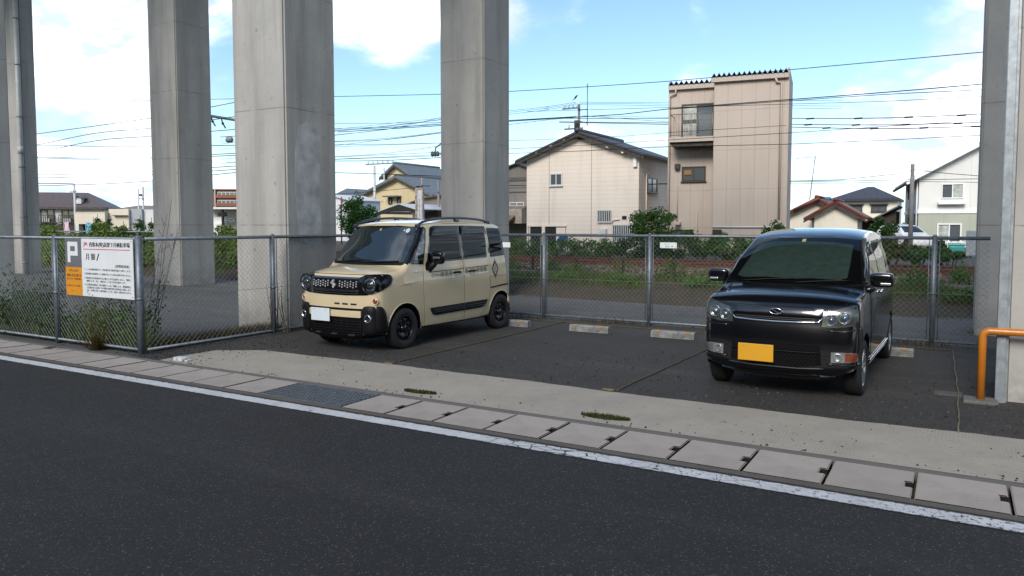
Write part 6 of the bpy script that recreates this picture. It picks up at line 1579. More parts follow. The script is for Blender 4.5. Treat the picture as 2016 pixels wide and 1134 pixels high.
YZ = 78.0; zx0 = at(640, 440, YZ).x
hz_h = empty('slate_roof_house', (zx0, YZ, 0), 0, 'house with a plain blue grey roof just right of the widest pier', 'house')
X = lambda px_: at(px_, 440, YZ).x-zx0
Z = lambda py: at(690, py, YZ).z
mb = MB(); mb.box((0, 0, GZ), (X(722), 8, Z(398))); mb.build('wall', MT['wall_white'], hz_h)
mb = MB(); mb.add([(-.5, -1, Z(398)), (X(728), -1, Z(398)), (X(722), 5, Z(374)), (-.5, 5, Z(366)), (-.5, 9, Z(398)), (X(728), 9, Z(398))], [(0, 1, 2, 3), (3, 2, 5, 4), (0, 3, 4), (1, 5, 2), (0, 4, 5, 1)]); mb.build('roof', mat('roof_slate', (.12, .135, .16), .6, var=.1), hz_h)
YW = 50.0; wx0 = at(655, 440, YW).x
hw_ = empty('white_shed', (wx0, YW, 0), 0, 'white corrugated shed wall between the widest pier and the round tree', 'shed')
X = lambda px_: at(px_, 440, YW).x-wx0
Z = lambda py: at(675, py, YW).z
mb = MB(); mb.prism([(0, GZ), (X(690), GZ), (X(690), Z(396)), (0, Z(384))], 0, 'Y', 4); mb.build('wall', wallmat('corr_white', (.66, .66, .67), (.6, .6, .61), vp=.3, lw=.05, stain=.15), hw_)
mb = MB(); mb.prism([(-.2, Z(383.5)), (X(692), Z(395.5)), (X(692), Z(394)), (-.2, Z(382))], -.3, 'Y', 4.6); mb.build('roof', MT['alu'], hw_)
YP = 46.0; px0_ = at(735, 440, YP).x
cp = empty('carport', (px0_, YP, 0), 0, 'open carport with a pale sheet metal gable roof below the yellow house', 'carport')
X = lambda px_: at(px_, 440, YP).x-px0_
Z = lambda py: at(780, py, YP).z
xr_ = X(790); mb = MB()
for (xe, py) in ((X(738), 421), (X(822), 413)): mb.prism([(xr_, Z(402.5)), (xe, Z(py)), (xe, Z(py)+.07), (xr_, Z(402.5)+.07)], -.3, 'Y', 7)
mb.build('roof', mat('sheet_white', (.62, .62, .62), .4, .3, var=.1), cp)
mb = MB()
for (xe, py) in ((X(740), 421.5), (X(822), 414)): mb.prism([(xr_, Z(403.5)), (xe, Z(py)), (xe, Z(py)-.22), (xr_, Z(403.5)-.24)], -.26, 'Y', .08)
mb.build('gable_beam', MT['shade'], cp)
mb = MB(); mb.prism([(X(742), GZ), (X(818), GZ), (X(818), Z(417)), (xr_, Z(407)), (X(742), Z(422))], 6.2, 'Y', .1); mb.build('back_wall', MT['shade'], cp)
mb = MB(); mb.tube([(X(762), -.2, Z(417)), (X(820), -.2, Z(417.5))], .04, 6); mb.box((X(741), -.2, GZ), (X(742.5), -.1, Z(421))); mb.box((X(816), -.2, GZ), (X(817.5), -.1, Z(414))); mb.build('steel_frame', MT['galv'], cp)
YQ = 52.0; qx0 = at(812, 440, YQ).x
sb = empty('brown_shed', (qx0, YQ, 0), 0, 'brown sheet metal shed left of the middle pier', 'shed')
X = lambda px_: at(px_, 440, YQ).x-qx0
Z = lambda py: at(840, py, YQ).z
mb = MB(); mb.prism([(0, GZ), (X(900), GZ), (X(900), Z(383)), (X(834), Z(391)), (0, Z(402))], 0, 'Y', 5); mb.build('wall', wallmat('brown_sheet', (.19, .155, .13), (.16, .13, .11), vp=.25, lw=.03, stain=.3), sb)
mb = MB(); mb.prism([(-.3, Z(402)), (X(834), Z(391)), (X(905), Z(382)), (X(905), Z(380)), (X(834), Z(389)), (-.3, Z(400.5))], -.4, 'Y', 5.6); mb.build('roof', MT['tile_brown'], sb)
# rusty upright signboard
YV = 40.0; va, vb = at(819, 372, YV), at(832, 372, YV)
sv = empty('upright_signboard', (va.x, YV, 0), 0, 'tall narrow white signboard with a rusty frame beside the carport', 'sign')
mb = MB(); mb.bbox((.0, -.0, GZ), (vb.x-va.x, .18, va.z), .015); mb.build('board', mat('sign_old', (.52, .56, .6), .6, var=.15, vs=3), sv)
rustm = mat('rust_bright', (.24, .09, .03), .8, var=.3, vs=5, col2=(.5, .42, .36)); wv_ = vb.x-va.x
mb = MB(); mb.box((-.05, -.05, GZ), (.1, .0-.002, va.z+.05)); mb.box((wv_-.04, -.05, GZ), (wv_+.05, -.002, va.z+.05)); mb.box((.1, -.05, va.z-.05), (wv_-.04, -.002, va.z+.05)); mb.build('frame', rustm, sv)
mb = MB(); mb.tube([(wv_*.75, .09, va.z), (wv_*.75, .09, at(828, 350, YV).z)], .05, 8); mb.build('mast', rustm, sv)
mb = MB(); mb.bbox((wv_*.1, -.1, va.z+.12), (wv_*.4, .2, at(824, 366, YV).z), .03); mb.bbox((wv_*.8, -.1, va.z+.2), (wv_*1.9, .2, at(824, 367, YV).z), .03); mb.build('floodlight', MT['shade'], sv)
for i_, ch in enumerate('ーﾗーアー'):
    if ch == 'ー': mb = MB(); mb.box((wv_*.5-.03, -.003, va.z-.9-i_*.34), (wv_*.5+.02, -.0005, va.z-.9-i_*.34+.26)); mb.build('lettering', INKG, sv)
    else: lettering(ch, wv_*.32, va.z-.9-i_*.34, wv_*.36, .24, -.002, INKG, sv)
# small banners
for (xa, xb, ya, yb, c_, l_, nm) in ((126, 136, 437, 458, (.62, .42, .5), 'pink banner hanging beyond the ivy fence', 'banner'), (169, 180, 438, 460, (.12, .42, .6), 'sky blue banner hanging beyond the ivy fence', 'banner')):
    p0, p1 = at(xa, ya, 50), at(xb, yb, 50); bn = empty(nm, (p0.x, 50, 0), 0, l_, 'banner')
    mb = MB(); mb.grid(4, 8, lambda u, v: ((p1.x-p0.x)*u+.1*v, .06*math.sin(v*5+u*3), p0.z+(p1.z-p0.z)*v)); mb.build('cloth', mat('banner_cloth%d' % xa, c_, .8, var=.1), bn)
    mb = MB(); mb.tube([(-.04, 0, GZ), (-.04, 0, p0.z+.15)], .02, 6); mb.build('pole', MT['alu'], bn)

# ------------------------------------------------------------------ poles and wires
MT['pole'] = mat('pole', (.2, .19, .18), .8, var=.15, vs=2); MT['pole_white'] = mat('pole_white', (.5, .5, .51), .6, var=.1); MT['insul'] = mat('insul', (.5, .5, .5), .2, var=0)
def pole(px_, ytop, Y, r, label, m='pole', arms=(), extra=None, name='utility_pole'):
    p = at(px_, ytop, Y); o = empty(name, (p.x, Y, 0), 0, label, 'utility pole', None)
    mb = MB(); mb.tube([(0, 0, 0), (0, 0, p.z)], [r*1.25, r], 12); mb.build('shaft', MT[m], o)
    for (dz, x0, x1, nI) in arms:
        mb = MB(); mb.box((x0, -r-.09, p.z-dz-.05), (x1, -r-.003, p.z-dz+.05)); a = mb.build('crossarm', MT['galv'], o)
        for k in range(nI):
            u = x0+(x1-x0)*(k+.5)/nI; mb = MB(); mb.lathe([(0, .03), (.06, .07), (.12, .05), (.17, .07), (.23, .03)], (u, -r-.05, p.z-dz+.05), 'Z', 8); mb.build('insulator', MT['insul'], a)
    return o, p
o, p = pole(1140, 205, 46, .085, 'dark utility pole with a crow on its arm, rising behind the grey tiled gable', arms=((.25, -1.15, .1, 4), (1.6, -1.0, .35, 2)))
mb = MB(); mb.tube([(.75-.1, -.1, p.z-1.45), (.65, -.1, p.z+1.9*.4+.5)], .03, 6); mb.tube([(0, -.1, p.z-.4), (.65, -.1, p.z-.4)], .035, 6); mb.tube([(0, -.1, p.z-1.1), (.65, -.1, p.z-1.3)], .035, 6); mb.build('side_rod', MT['galv'], o)
mb = MB(); mb.tube([(-.05, -.26, p.z-1.1), (-.05, -.26, p.z-2.6)], .16, 10); mb.build('cable_box', MT['shade'], o)
# crow
cr = at(1135, 195, 46)
mb = MB(); mb.smooth = True
mb.tube([(-.20, 0, -.17), (-.10, 0, -.10), (0, 0, 0), (.12, 0, .12), (.19, 0, .20), (.25, 0, .245), (.30, 0, .25), (.345, 0, .245), (.40, 0, .235)], [.02, .05, .10, .115, .085, .06, .062, .035, .008], 10)
mb.tube([(-.20, 0, -.17), (-.33, 0, -.27)], [.04, .05], 6); mb.tube([(.03, .03, -.06), (.04, .03, -.22)], .012, 5); mb.tube([(.03, -.03, -.06), (.04, -.03, -.22)], .012, 5)
cw = mb.build('crow', mat('crow_black', (.008, .01, .02), .5, var=0)); cw.location = (cr.x-.05, 45.9, cr.z+.07); cw.scale = (.55, .55, .55); tag(cw, 'black crow perched on the arm of the utility pole', 'crow')
pole(1797, 323, 40, .085, 'dark wooden looking utility pole before the white apartment house', arms=())
pole(737, 326, 55, .11, 'slim white utility pole left of the yellow house', 'pole_white', arms=((-.12, -.9, 2.6, 6),))
pole(756, 330, 62, .08, 'second slim pole just behind the white one by the yellow house', 'pole_white')
pole(863, 355, 50, .09, 'short grey utility pole beside the brown shed', arms=((.9, -.4, .4, 0),))
pole(146, 362, 66, .14, 'white utility pole above the brown roofed house', 'pole_white', arms=((1.2, -.9, .9, 3),))
pole(272, 372, 60, .1, 'thin pale pole beyond the flat roofed building', 'pole_white')
pole(281, 368, 64, .14, 'thicker pale pole with a dark box beyond the flat roofed building', 'pole_white', arms=((1.6, -.7, .5, 0),))
mb = MB(); q = at(281, 384, 64); mb.bbox((q.x-.5, 63.6, q.z-.15), (q.x+.15, 63.8, q.z+.12), .03); tag(mb.build('pole_box', MT['shade']), 'dark box fixed on the pale pole', 'box'); bpy.data.objects['pole_box'].parent = None
# small red and white stay pole and guy wire by the round tree
q0, q1 = at(672, 440, 42), at(672, 388, 42); mb = MB(); mb.tube([(q0.x, 42, GZ), (q1.x, 42, q1.z)], .05, 8); tag(mb.build('stay_pole', mat('stay_red', (.25, .03, .03), .6)), 'thin dark red stay pole left of the round tree', 'pole')

WN = 0
def wire(pts, Y, label, r=.014, m='cable', ext=(14, 14), sag=0, sleeves=()):
    P = [at(x, y, Y) for x, y in pts]
    if ext[0]: d = (P[0]-P[1]).normalized(); P.insert(0, P[0]+d*ext[0])
    if ext[1]: d = (P[-1]-P[-2]).normalized(); P.append(P[-1]+d*ext[1])
    C_ = catmull([tuple(p) for p in P], 1.2) if len(P) > 2 else P
    r *= .72
    mb = MB(); mb.tube(C_, r, 5); o = mb.build('overhead_wire', MT[m], None, fix=False); tag(o, label, 'wire', 'overhead wires')
    for (sx_, sy_) in sleeves:
        q = at(sx_, sy_, Y); mb = MB(); mb.tube([q+Vector((-.2, 0, 0)), q+Vector((.2, 0, .0))], r*1.9, 6); mb.build('sleeve', MT['shade'], o)
    return o
wire([(664, 190), (868, 185.5), (1004, 180), (1316, 160), (1548, 138), (1942, 102)], 24, 'highest overhead wire, passing just over the corrugated parapet', .016)
wire([(70, 264), (300, 232), (460, 202)], 30, 'highest overhead wire left of the widest pier', .03, ext=(14, 2))
for k, (a, b, c, d, l) in enumerate(((218, 201, 202, 201, 'top of three wires to the crow pole'), (221, 203.5, 204, 205, 'middle of three wires to the crow pole'), (225, 206, 207, 208.5, 'lowest of three wires to the crow pole'))):
    wire([(1004, a), (1070, (a+b)/2+1.5), (1135, b)], 46, l+' from the left', .018, ext=(30, 0)); wire([(1141, b), (1230, c), (1316, d)], 46, l+' from the right', .016, ext=(0, 10))
wire([(1004, 237), (1135, 229.5)], 46, 'thick cable bundle reaching the crow pole from the left', .04, ext=(30, 0))
wire([(1004, 245), (1070, 237), (1135, 231)], 46, 'sagging thin cable under the bundle left of the crow pole', .022, ext=(30, 0))
wire([(1145, 230), (1225, 225), (1316, 214.5), (1430, 205.5), (1548, 196.5), (1740, 182), (1940, 165)], 30, 'thick dark cable bundle crossing the tall block', .026)
wire([(1320, 215), (1548, 199), (1740, 186), (1940, 176.5)], 30, 'dark cable just below the thick bundle', .018, ext=(0, 14))
wire([(1145, 228), (1230, 234), (1316, 240)], 46, 'cable dropping from the crow pole to the tall block', .02, ext=(0, 0))
wire([(1145, 228), (1230, 229.5), (1316, 231)], 46, 'level cable from the crow pole to the tall block', .016, ext=(0, 0))
wire([(1548, 205), (1740, 199.5), (1940, 189.5)], 27, 'thin wire under the dark cables at the right', .012, ext=(10, 14))
wire([(1548, 233), (1690, 233), (1800, 230.5), (1940, 224)], 44, 'highest of three brown feeder wires with dark sleeves', .034, 'cable_brown', sleeves=((1595, 233.5), (1690, 233), (1789, 230.7), (1893, 227)))
wire([(1548, 244.5), (1690, 246), (1800, 245), (1940, 240.5)], 44, 'middle of three brown feeder wires with dark sleeves', .034, 'cable_brown', sleeves=((1591, 245.5), (1685, 246), (1783, 245.3), (1886, 243)))
wire([(1548, 250), (1690, 253), (1800, 252.5), (1940, 248)], 44, 'lowest of three brown feeder wires with dark sleeves', .034, 'cable_brown', sleeves=((1627, 252), (1721, 253), (1819, 251.8), (1921, 249)))
wire([(1004, 293), (1150, 286), (1310, 276), (1548, 262), (1740, 249), (1940, 236)], 22, 'messenger wire crossing the beige house gable', .011)
wire([(1004, 302), (1150, 297), (1310, 289), (1548, 284), (1740, 276), (1936, 266)], 21.5, 'contact wire crossing the balcony of the tall block', .012)
wire([(1004, 277), (1120, 273), (1230, 268), (1316, 261), (1548, 247)], 22.5, 'thin wire from the pier past the roof ridge', .009, ext=(10, 0))
for (a, b, l) in (((1512, 249), (1512, 264), 'left'), ((1722, 254), (1722, 275.5), 'right')): pass
wire([(1543, 356.5), (1660, 353.5), (1760, 343), (1795, 336)], 40, 'dark cable rising to the pole before the apartment house', .022, ext=(20, 0))
wire([(1543, 358), (1680, 356), (1795, 354), (1930, 352)], 40, 'level cable across the apartment house eaves', .02, ext=(20, 20))
wire([(1543, 361), (1680, 360), (1795, 357.5), (1930, 359)], 40, 'lower level cable across the apartment house eaves', .016, ext=(20, 20))
wire([(1799, 334), (1860, 341), (1930, 346.5)], 40, 'cable falling right from the pole before the apartment house', .02, ext=(0, 20))
for (y0, y1, y2, y3, l) in ((286, 262, 252, 230, 'steep thin wire over the left houses'), (301, 277, 268, 255, 'second steep wire over the left houses'), (286, 288, 288, 286, 'upper level wire over the left houses'), (309, 311.5, 310, 302, 'third level wire over the left houses'), (311, 314, 312.5, 306, 'fourth level wire over the left houses'), (344, 342.5, 338, 327, 'lower wire over the brown roof'), (350, 349, 344, 334, 'wire just above the brown roof ridge'), (366, 362.5, 356, 340, 'lowest wire over the brown roof')):
    wire([(70, y0), (190, y1), (300, y2), (460, y3)], 26, l, .026, ext=(14, 2))
wire([(60, 360.5), (100, 361), (146, 362)], 66, 'dark beam like cable left of the pole over the brown roof', .1, ext=(10, 0))
for (y0, y1, y2, l) in ((243, 242.5, 240.5, 'level wire crossing between the widest and middle piers'), (253, 249, 235, 'rising wire crossing between the widest and middle piers'), (265, 255, 231.5, 'steepest wire between the widest and middle piers'), (279, 275, 262, 'upper twin wire between the widest and middle piers'), (278, 272.5, 260, 'lower twin wire between the widest and middle piers'), (284.5, 284, 281.5, 'flat thin wire between the widest and middle piers'),
    (308, 302, 287, 'messenger wire above the yellow house'), (317, 316, 310, 'dark level wire above the yellow house'), (313, 309, 304, 'thin wire above the yellow house roof'), (340, 343, 347, 'dark wire passing before the yellow house upper gable')):
    wire([(664, y0), (760, y1), (868, y2)], 25, l, .012 if 'dark' not in l else .02, ext=(1.5, 1.5))
wire([(664, 382), (740, 376.5), (822, 369)], 44, 'dark wire sagging towards the rusty signboard', .025, ext=(3, 0))
# catenary arm with insulators between the two left piers, and one by the middle pier
ca0, ca1 = at(400, 226, 27), at(475, 238, 27)
co = empty('catenary_arm', ca0, 0, 'blue grey catenary arm with hanging insulators between two piers', 'catenary arm')
mb = MB(); mb.tube([Vector((0, 0, 0)), ca1-ca0], .07, 8); mb.build('arm', MT['galv'], co)
for (px_, py) in ((416, 230), (436, 234)):
    q = at(px_, py, 27)-ca0; mb = MB(); mb.tube([q, q+Vector((.08, 0, -.22)), q+Vector((.3, 0, -.5))], .035, 6); mb.ball(tuple(q+Vector((.1, 0, -.25))), .07, 8); mb.build('insulator', MT['shade'], co)
q = at(452, 275, 27); mb = MB()
for k in range(3): mb.lathe([(-.05, .06), (0, .16), (.05, .06)], (q.x-.14+k*.13, 27, q.z), 'X', 12)
tag(mb.build('insulator_string', MT['insul']), 'string of white disc insulators beside the widest pier', 'insulator')
q = at(856, 303, 25); mb = MB()
for k in range(3): mb.lathe([(-.05, .05), (0, .12), (.05, .05)], (q.x-.12+k*.13, 25, q.z), 'X', 12)
mb.tube([(q.x, 25, q.z), (q.x+.05, 25, q.z+.25), (q.x+.6, 25, q.z+.55)], .03, 6); mb.tube([(q.x+.15, 25, q.z), (q.x+.7, 25, q.z-.02)], .03, 6)
tag(mb.build('insulator_string', MT['insul']), 'string of white disc insulators beside the middle pier', 'insulator')
# ------------------------------------------------------------------ plants
def leaf(mb, p, s, r, up=.4, asp=1.8):
    n = Vector((r.gauss(0, 1), r.gauss(0, 1), r.gauss(0, 1)+up)).normalized(); t = n.cross(Vector((r.gauss(0, 1), r.gauss(0, 1), r.gauss(0, 1)))).normalized(); b = n.cross(t)
    a = s*r.uniform(.6, 1.3); w = a/asp
    mb.add([p-t*a*.5, p+b*w*.5+n*a*.08, p+t*a*.5, p-b*w*.5+n*a*.08], [(0, 1, 2, 3)])
def cloud(mb, c, rad, n, s, r, clumps=14, shell=.55, zmin=None):
    c = Vector(c); cl = []
    for _ in range(clumps):
        while True:
            v = Vector((r.uniform(-1, 1), r.uniform(-1, 1), r.uniform(-1, 1)))
            if shell*.7 < v.length < 1: break
        cl.append((Vector((v.x*rad[0], v.y*rad[1], v.z*rad[2])), r.uniform(.22, .45)))
    for _ in range(n):
        k, q = r.choice(cl)
        d = Vector((r.gauss(0, 1), r.gauss(0, 1), r.gauss(0, 1))); d = d.normalized()*(r.random()**.4)*q
        p = c+k+Vector((d.x*rad[0]*1.1, d.y*rad[1]*1.1, d.z*rad[2]*1.1))
        if zmin is not None and p.z < zmin: p.z = zmin+r.random()*.1
        leaf(mb, p, s, r)
def bush(name, label, cat, c, rad, n, s, m, seed, group=None, stem=True, clumps=16, parent_parts=True):
    r = random.Random(seed); o = empty(name, (c[0], c[1], 0), 0, label, cat, group)
    mb = MB(); cloud(mb, (0, 0, c[2]), rad, n, s, r, clumps, zmin=.05); mb.build('foliage', MT[m], o, fix=False)
    mb = MB()
    for k in range(7):
        a = r.random()*6.3; e = Vector((math.cos(a)*rad[0]*.6, math.sin(a)*rad[1]*.6, c[2]+rad[2]*r.uniform(-.2, .6))); mb.tube([(math.cos(a)*.05, math.sin(a)*.05, 0), e*.5+Vector((0, 0, .05)), e], [.025, .018, .006], 5)
    mb.build('stems', MT['bark'], o); return o
def B(x0, x1, y0, y1, Y, **k):
    a, b = at(x0, y1, Y), at(x1, y0, Y); return ((a.x+b.x)/2, Y, (a.z+b.z)/2), ((b.x-a.x)/2, min(1.4, (b.x-a.x)/2.2), (b.z-a.z)/2)
c, rd = B(1238, 1336, 416, 480, 31.5); bush('bush', 'tall leafy green bush climbing between the beige house and the tall block', 'bush', c, rd, 3600, .13, 'leaf', 31, clumps=26)
c, rd = B(1335, 1430, 447, 505, 30); bush('bush', 'loose green bush at the foot of the tall block', 'bush', c, rd, 1500, .13, 'leaf', 32)
c, rd = B(1500, 1562, 436, 500, 31); bush('bush', 'thin green bush at the right corner of the tall block', 'bush', c, rd, 1000, .12, 'leaf', 33)
r = random.Random(5)
for i, (x0, x1, y0, m, lab) in enumerate(((985, 1066, 474, 'leaf', 'tangle of bright green weeds beyond the rails, left of the blue tarp'), (1064, 1150, 470, 'leaf', 'leafy green hedge weeds beyond the rails, below the garage opening'), (1140, 1218, 472, 'leaf', 'leafy green hedge weeds beyond the rails, below the water heater'), (1210, 1300, 466, 'leaf_dark', 'dark green hedge weeds beyond the rails, below the tall bush'),
        (1290, 1372, 472, 'leaf_dark', 'dark green hedge weeds beyond the rails, behind the white name plate'), (1384, 1480, 462, 'leaf', 'green weeds beyond the rails, left of the black van'), (1470, 1560, 470, 'leaf', 'green weeds beyond the rails, behind the black van'),
        (1560, 1700, 470, 'leaf', 'green weeds beyond the rails, before the red tiled house'))):
    c, rd = B(x0, x1, y0, 512, 25.2); bush('hedge_plants', lab, 'hedge', c, (rd[0]*1.08, .6, rd[2]), 2200, .095, m, 50+i, 'weed hedges beyond the track', clumps=30)
c, rd = B(1706, 1768, 432, 500, 44); bush('conifer_hedge', 'dark green conifer hedge before the low grey shed', 'hedge', c, (rd[0], 1, rd[2]), 2600, .16, 'leaf_dark', 41, clumps=26)
c, rd = B(1722, 1790, 468, 520, 26); bush('bush', 'yellow green bush beyond the rails, right of the black van', 'bush', c, rd, 1700, .09, 'leaf_yellow', 42)
c, rd = B(1784, 1838, 484, 520, 25.5); bush('bush', 'bright green bush beyond the rails, before the white car', 'bush', c, rd, 1600, .09, 'leaf', 43)
c, rd = B(1832, 1908, 488, 522, 25.5); bush('bush', 'dark green bush beyond the rails, below the teal box', 'bush', c, rd, 1700, .09, 'leaf', 44)
c, rd = B(1842, 1864, 472, 510, 26.5); bush('bush', 'slender upright weed beyond the rails, left of the teal box', 'bush', c, rd, 500, .09, 'leaf_dark', 45)
# round clipped tree and saplings
def tree(label, c, rad, n, s, m, seed, name='tree', trunk_r=.12, clumps=40, group=None):
    r = random.Random(seed); o = empty(name, (c[0], c[1], 0), 0, label, 'tree', group)
    mb = MB(); cloud(mb, (0, 0, c[2]), rad, n, s, r, clumps); mb.build('crown', MT[m], o, fix=False)
    mb = MB(); mb.tube([(0, 0, 0), (.03, 0, c[2]*.5), (0, .02, c[2])], [trunk_r, trunk_r*.8, trunk_r*.4], 8)
    for k in range(6):
        a = r.random()*6.3; e = Vector((math.cos(a)*rad[0]*.7, math.sin(a)*rad[1]*.7, c[2]+rad[2]*r.uniform(-.3, .6))); mb.tube([(0, 0, c[2]*.6), e*.6+Vector((0, 0, c[2]*.35)), e], [trunk_r*.5, trunk_r*.35, trunk_r*.12], 6)
    mb.build('trunk', MT['bark'], o); return o
c, rd = B(681, 731, 388, 470, 40); tree('dense round dark green tree left of the slim white pole', c, (rd[0], rd[0], rd[2]), 6500, .16, 'leaf_deep', 61, clumps=60)
def sapling(px_, ytop, w, Y, seed, lab):
    r = random.Random(seed); t = at(px_, ytop, Y); o = empty('sapling', (t.x, Y, 0), 0, lab, 'sapling', 'saplings behind the ivy fence'); h = t.z-.9
    mb = MB()
    for k in range(34):                          # arching fronds with drooping leaflets
        v = r.random()**.9; L = w*(.45+.9*(1-v))*r.uniform(.6, 1.25); a = r.random()*6.3; el = r.uniform(.1, .8)
        for j in range(26):
            q = r.random(); p = Vector((math.cos(a)*L*q, math.sin(a)*L*q, .7+h*v*.92+L*(el*q-.75*q*q)))
            leaf(mb, p+Vector((r.gauss(0, .05), r.gauss(0, .05), r.gauss(-.03, .04))), .14, r, 0, 2.8)
    mb.build('foliage', MT['leaf'], o, fix=False)
    mb = MB(); mb.tube([(0, 0, 0), (0, 0, t.z)], [.05, .012], 6); mb.build('trunk', MT['bark'], o)
for i, (px_, yt, w, l) in enumerate(((192, 421, .62, 'feathery sapling behind the ivy fence, leftmost'), (214, 421, .6, 'feathery sapling behind the ivy fence, second from the left'), (243, 435, .6, 'lower sapling behind the ivy fence, between taller ones'), (276, 423, .62, 'feathery sapling behind the ivy fence, left of the pale pier'), (298, 428, .6, 'sapling half hidden by the pale pier'))): sapling(px_, yt, w, 24, 70+i, l)
# ivy fence far left
def ivy_fence(label, x0, x1, Y, zt, seed, n):
    r = random.Random(seed); o = empty('overgrown_fence', (x0, Y, 0), 0, label, 'fence', 'fences grown over with ivy'); L = x1-x0
    mb = MB(); mb.tube([(0, 0, zt), (L, 0, zt)], .03, 8); mb.build('top_rail', MT['galv_light'], o)
    for k in range(int(L/2)+1):
        mb = MB(); mb.tube([(min(L, k*2), 0, 0), (min(L, k*2), 0, zt)], .03, 8); mb.build('post', MT['galv_light'], o)
    mb = MB()
    for _ in range(n):
        u = r.random()*L; top = zt-.05+.25*math.sin(u*1.3)+.18*math.sin(u*3.7+1); v = r.random()**.75; leaf(mb, Vector((u, r.gauss(0, .16), .05+top*v)), .13, r)
    mb.build('ivy', MT['leaf_ivy'], o, fix=False)
    return o
MT['leaf_ivy'] = leafmat('leaf_ivy', (.11, .19, .035), (.25, .32, .07))
zf = at(200, 456, 18.6).z
ivy_fence('chain fence smothered in ivy behind the parking sign', -41, at(308, 456, 18.6).x+2.2, 18.6, zf, 81, 17000)
ivy_fence('ivy covered fence seen between the pale pier and the widest pier', at(330, 456, 19).x+3.0, at(470, 456, 19).x+3.5, 19, at(440, 457, 19).z, 82, 7500)
for i, (x0, x1, y0, y1, Y, l) in enumerate(((78, 150, 468, 548, 17.2, 'green thicket at the foot of the ivy fence, between the drainpipe and the parking sign'), (150, 232, 470, 550, 17.0, 'green thicket at the foot of the ivy fence, behind the parking sign'), (225, 312, 466, 556, 16.8, 'green thicket at the foot of the ivy fence, left of the pale pier'), (408, 476, 464, 545, 17.6, 'green thicket between the pale pier and the widest pier'))):
    c, rd = B(x0, x1, y0, y1, Y); bush('thicket', l, 'thicket', c, (rd[0]*1.05, .5, rd[2]), 2600, .1, 'leaf_ivy' if i != 1 else 'leaf', 85+i, 'thickets below the ivy fence', clumps=30)
# weeds inside the front fence
def weed(x, y, h, n, seed, lab, m='leaf_dark', spread=.28, stalks=7, s=.072, dry=0, group='weeds by the front fence', name='weed'):
    r = random.Random(seed); o = empty(name, (x, y, 0), 0, lab, 'weed', group); mb = MB(); lf = MB()
    for k in range(stalks):
        a = r.random()*6.3; b = r.random()**.6*spread; hh = h*r.uniform(.6, 1.05); top = Vector((math.cos(a)*b*1.6+r.gauss(0, .04), math.sin(a)*b*1.6, hh)); base = Vector((math.cos(a)*b*.5, math.sin(a)*b*.5, 0))
        mid = (top+base)*.5+Vector((r.gauss(0, .03), r.gauss(0, .03), .03)); mb.tube([base, mid, top], [.007, .005, .002], 5)
        for _ in range(n):
            t = r.uniform(.08, 1.03)
            q = base.lerp(mid, t*2) if t < .5 else mid.lerp(top, t*2-1); leaf(lf, q+Vector((r.gauss(0, s*.8), r.gauss(0, s*.8), r.gauss(0, .02))), s*(1.2-t*.5), r, .2, 2.2)
    mb.build('stalks', MT['stalk'], o); lf.build('leaves', MT[m], o, fix=False); return o
Wd = [(70, 610, 6.3, 1.0, 30, 'tall dark weed behind the front fence, left of the parking sign', 'leaf_dark', .35, 16), (20, 640, 6.35, .55, 24, 'low dark weed clump at the left end of the front fence', 'leaf_dark', .5, 16), (45, 640, 6.2, .7, 24, 'leafy weed behind the front fence near the second post', 'leaf_dark', .4, 14),
      (130, 650, 6.25, .5, 22, 'weed clump below the parking sign post', 'leaf_dark', .4, 14), (225, 640, 6.4, .6, 14, 'thin brown weed right below the parking sign', 'leaf', .4, 16), (262, 650, 6.25, .7, 12, 'thin weed beside the thick corner post', 'leaf', .3, 14), (205, 640, 6.6, .55, 18, 'dark weed behind the feathery grass tuft', 'leaf_dark', .45, 14)]
for i, (px_, py, Y, h, n, l, m, sp, st) in enumerate(Wd): weed(at(px_, py, Y).x, Y, h, int(n*2.4), 90+i, l, m, sp, st)
# feathery tuft growing out at the fence foot
def tuft(x, y, h, n, seed, lab, m, w=.16, cat='grass tuft', group=None, name='grass_tuft', bw=.004):
    r = random.Random(seed); mb = MB()
    for _ in range(n):
        a = r.random()*6.3; b = abs(r.gauss(0, w)); hh = h*r.uniform(.35, 1.0); base = Vector((x+math.cos(a)*b*.25, y+math.sin(a)*b*.25, .0)); tip = base+Vector((math.cos(a)*b, math.sin(a)*b, hh)); mid = base.lerp(tip, .55)+Vector((0, 0, hh*.12))
        s_ = Vector((-math.sin(a+1), math.cos(a+1), 0))*bw*r.uniform(.6, 1.4); mb.add([base-s_, base+s_, mid+s_*.8, mid-s_*.8, tip], [(0, 1, 2, 3), (3, 2, 4)])
    return tag(mb.build(name, MT[m], fix=False), lab, cat, group)
q = at(186, 690, 5.86); weed(q.x, 5.98, .72, 46, 101, 'feathery yellow green weed sprouting through the foot of the front fence', 'leaf_yellow', .2, 20, .032)
tuft(q.x+.05, 5.86, .26, 260, 102, 'dry brown grass at the base of the feathery tuft', 'drygrass', .14)
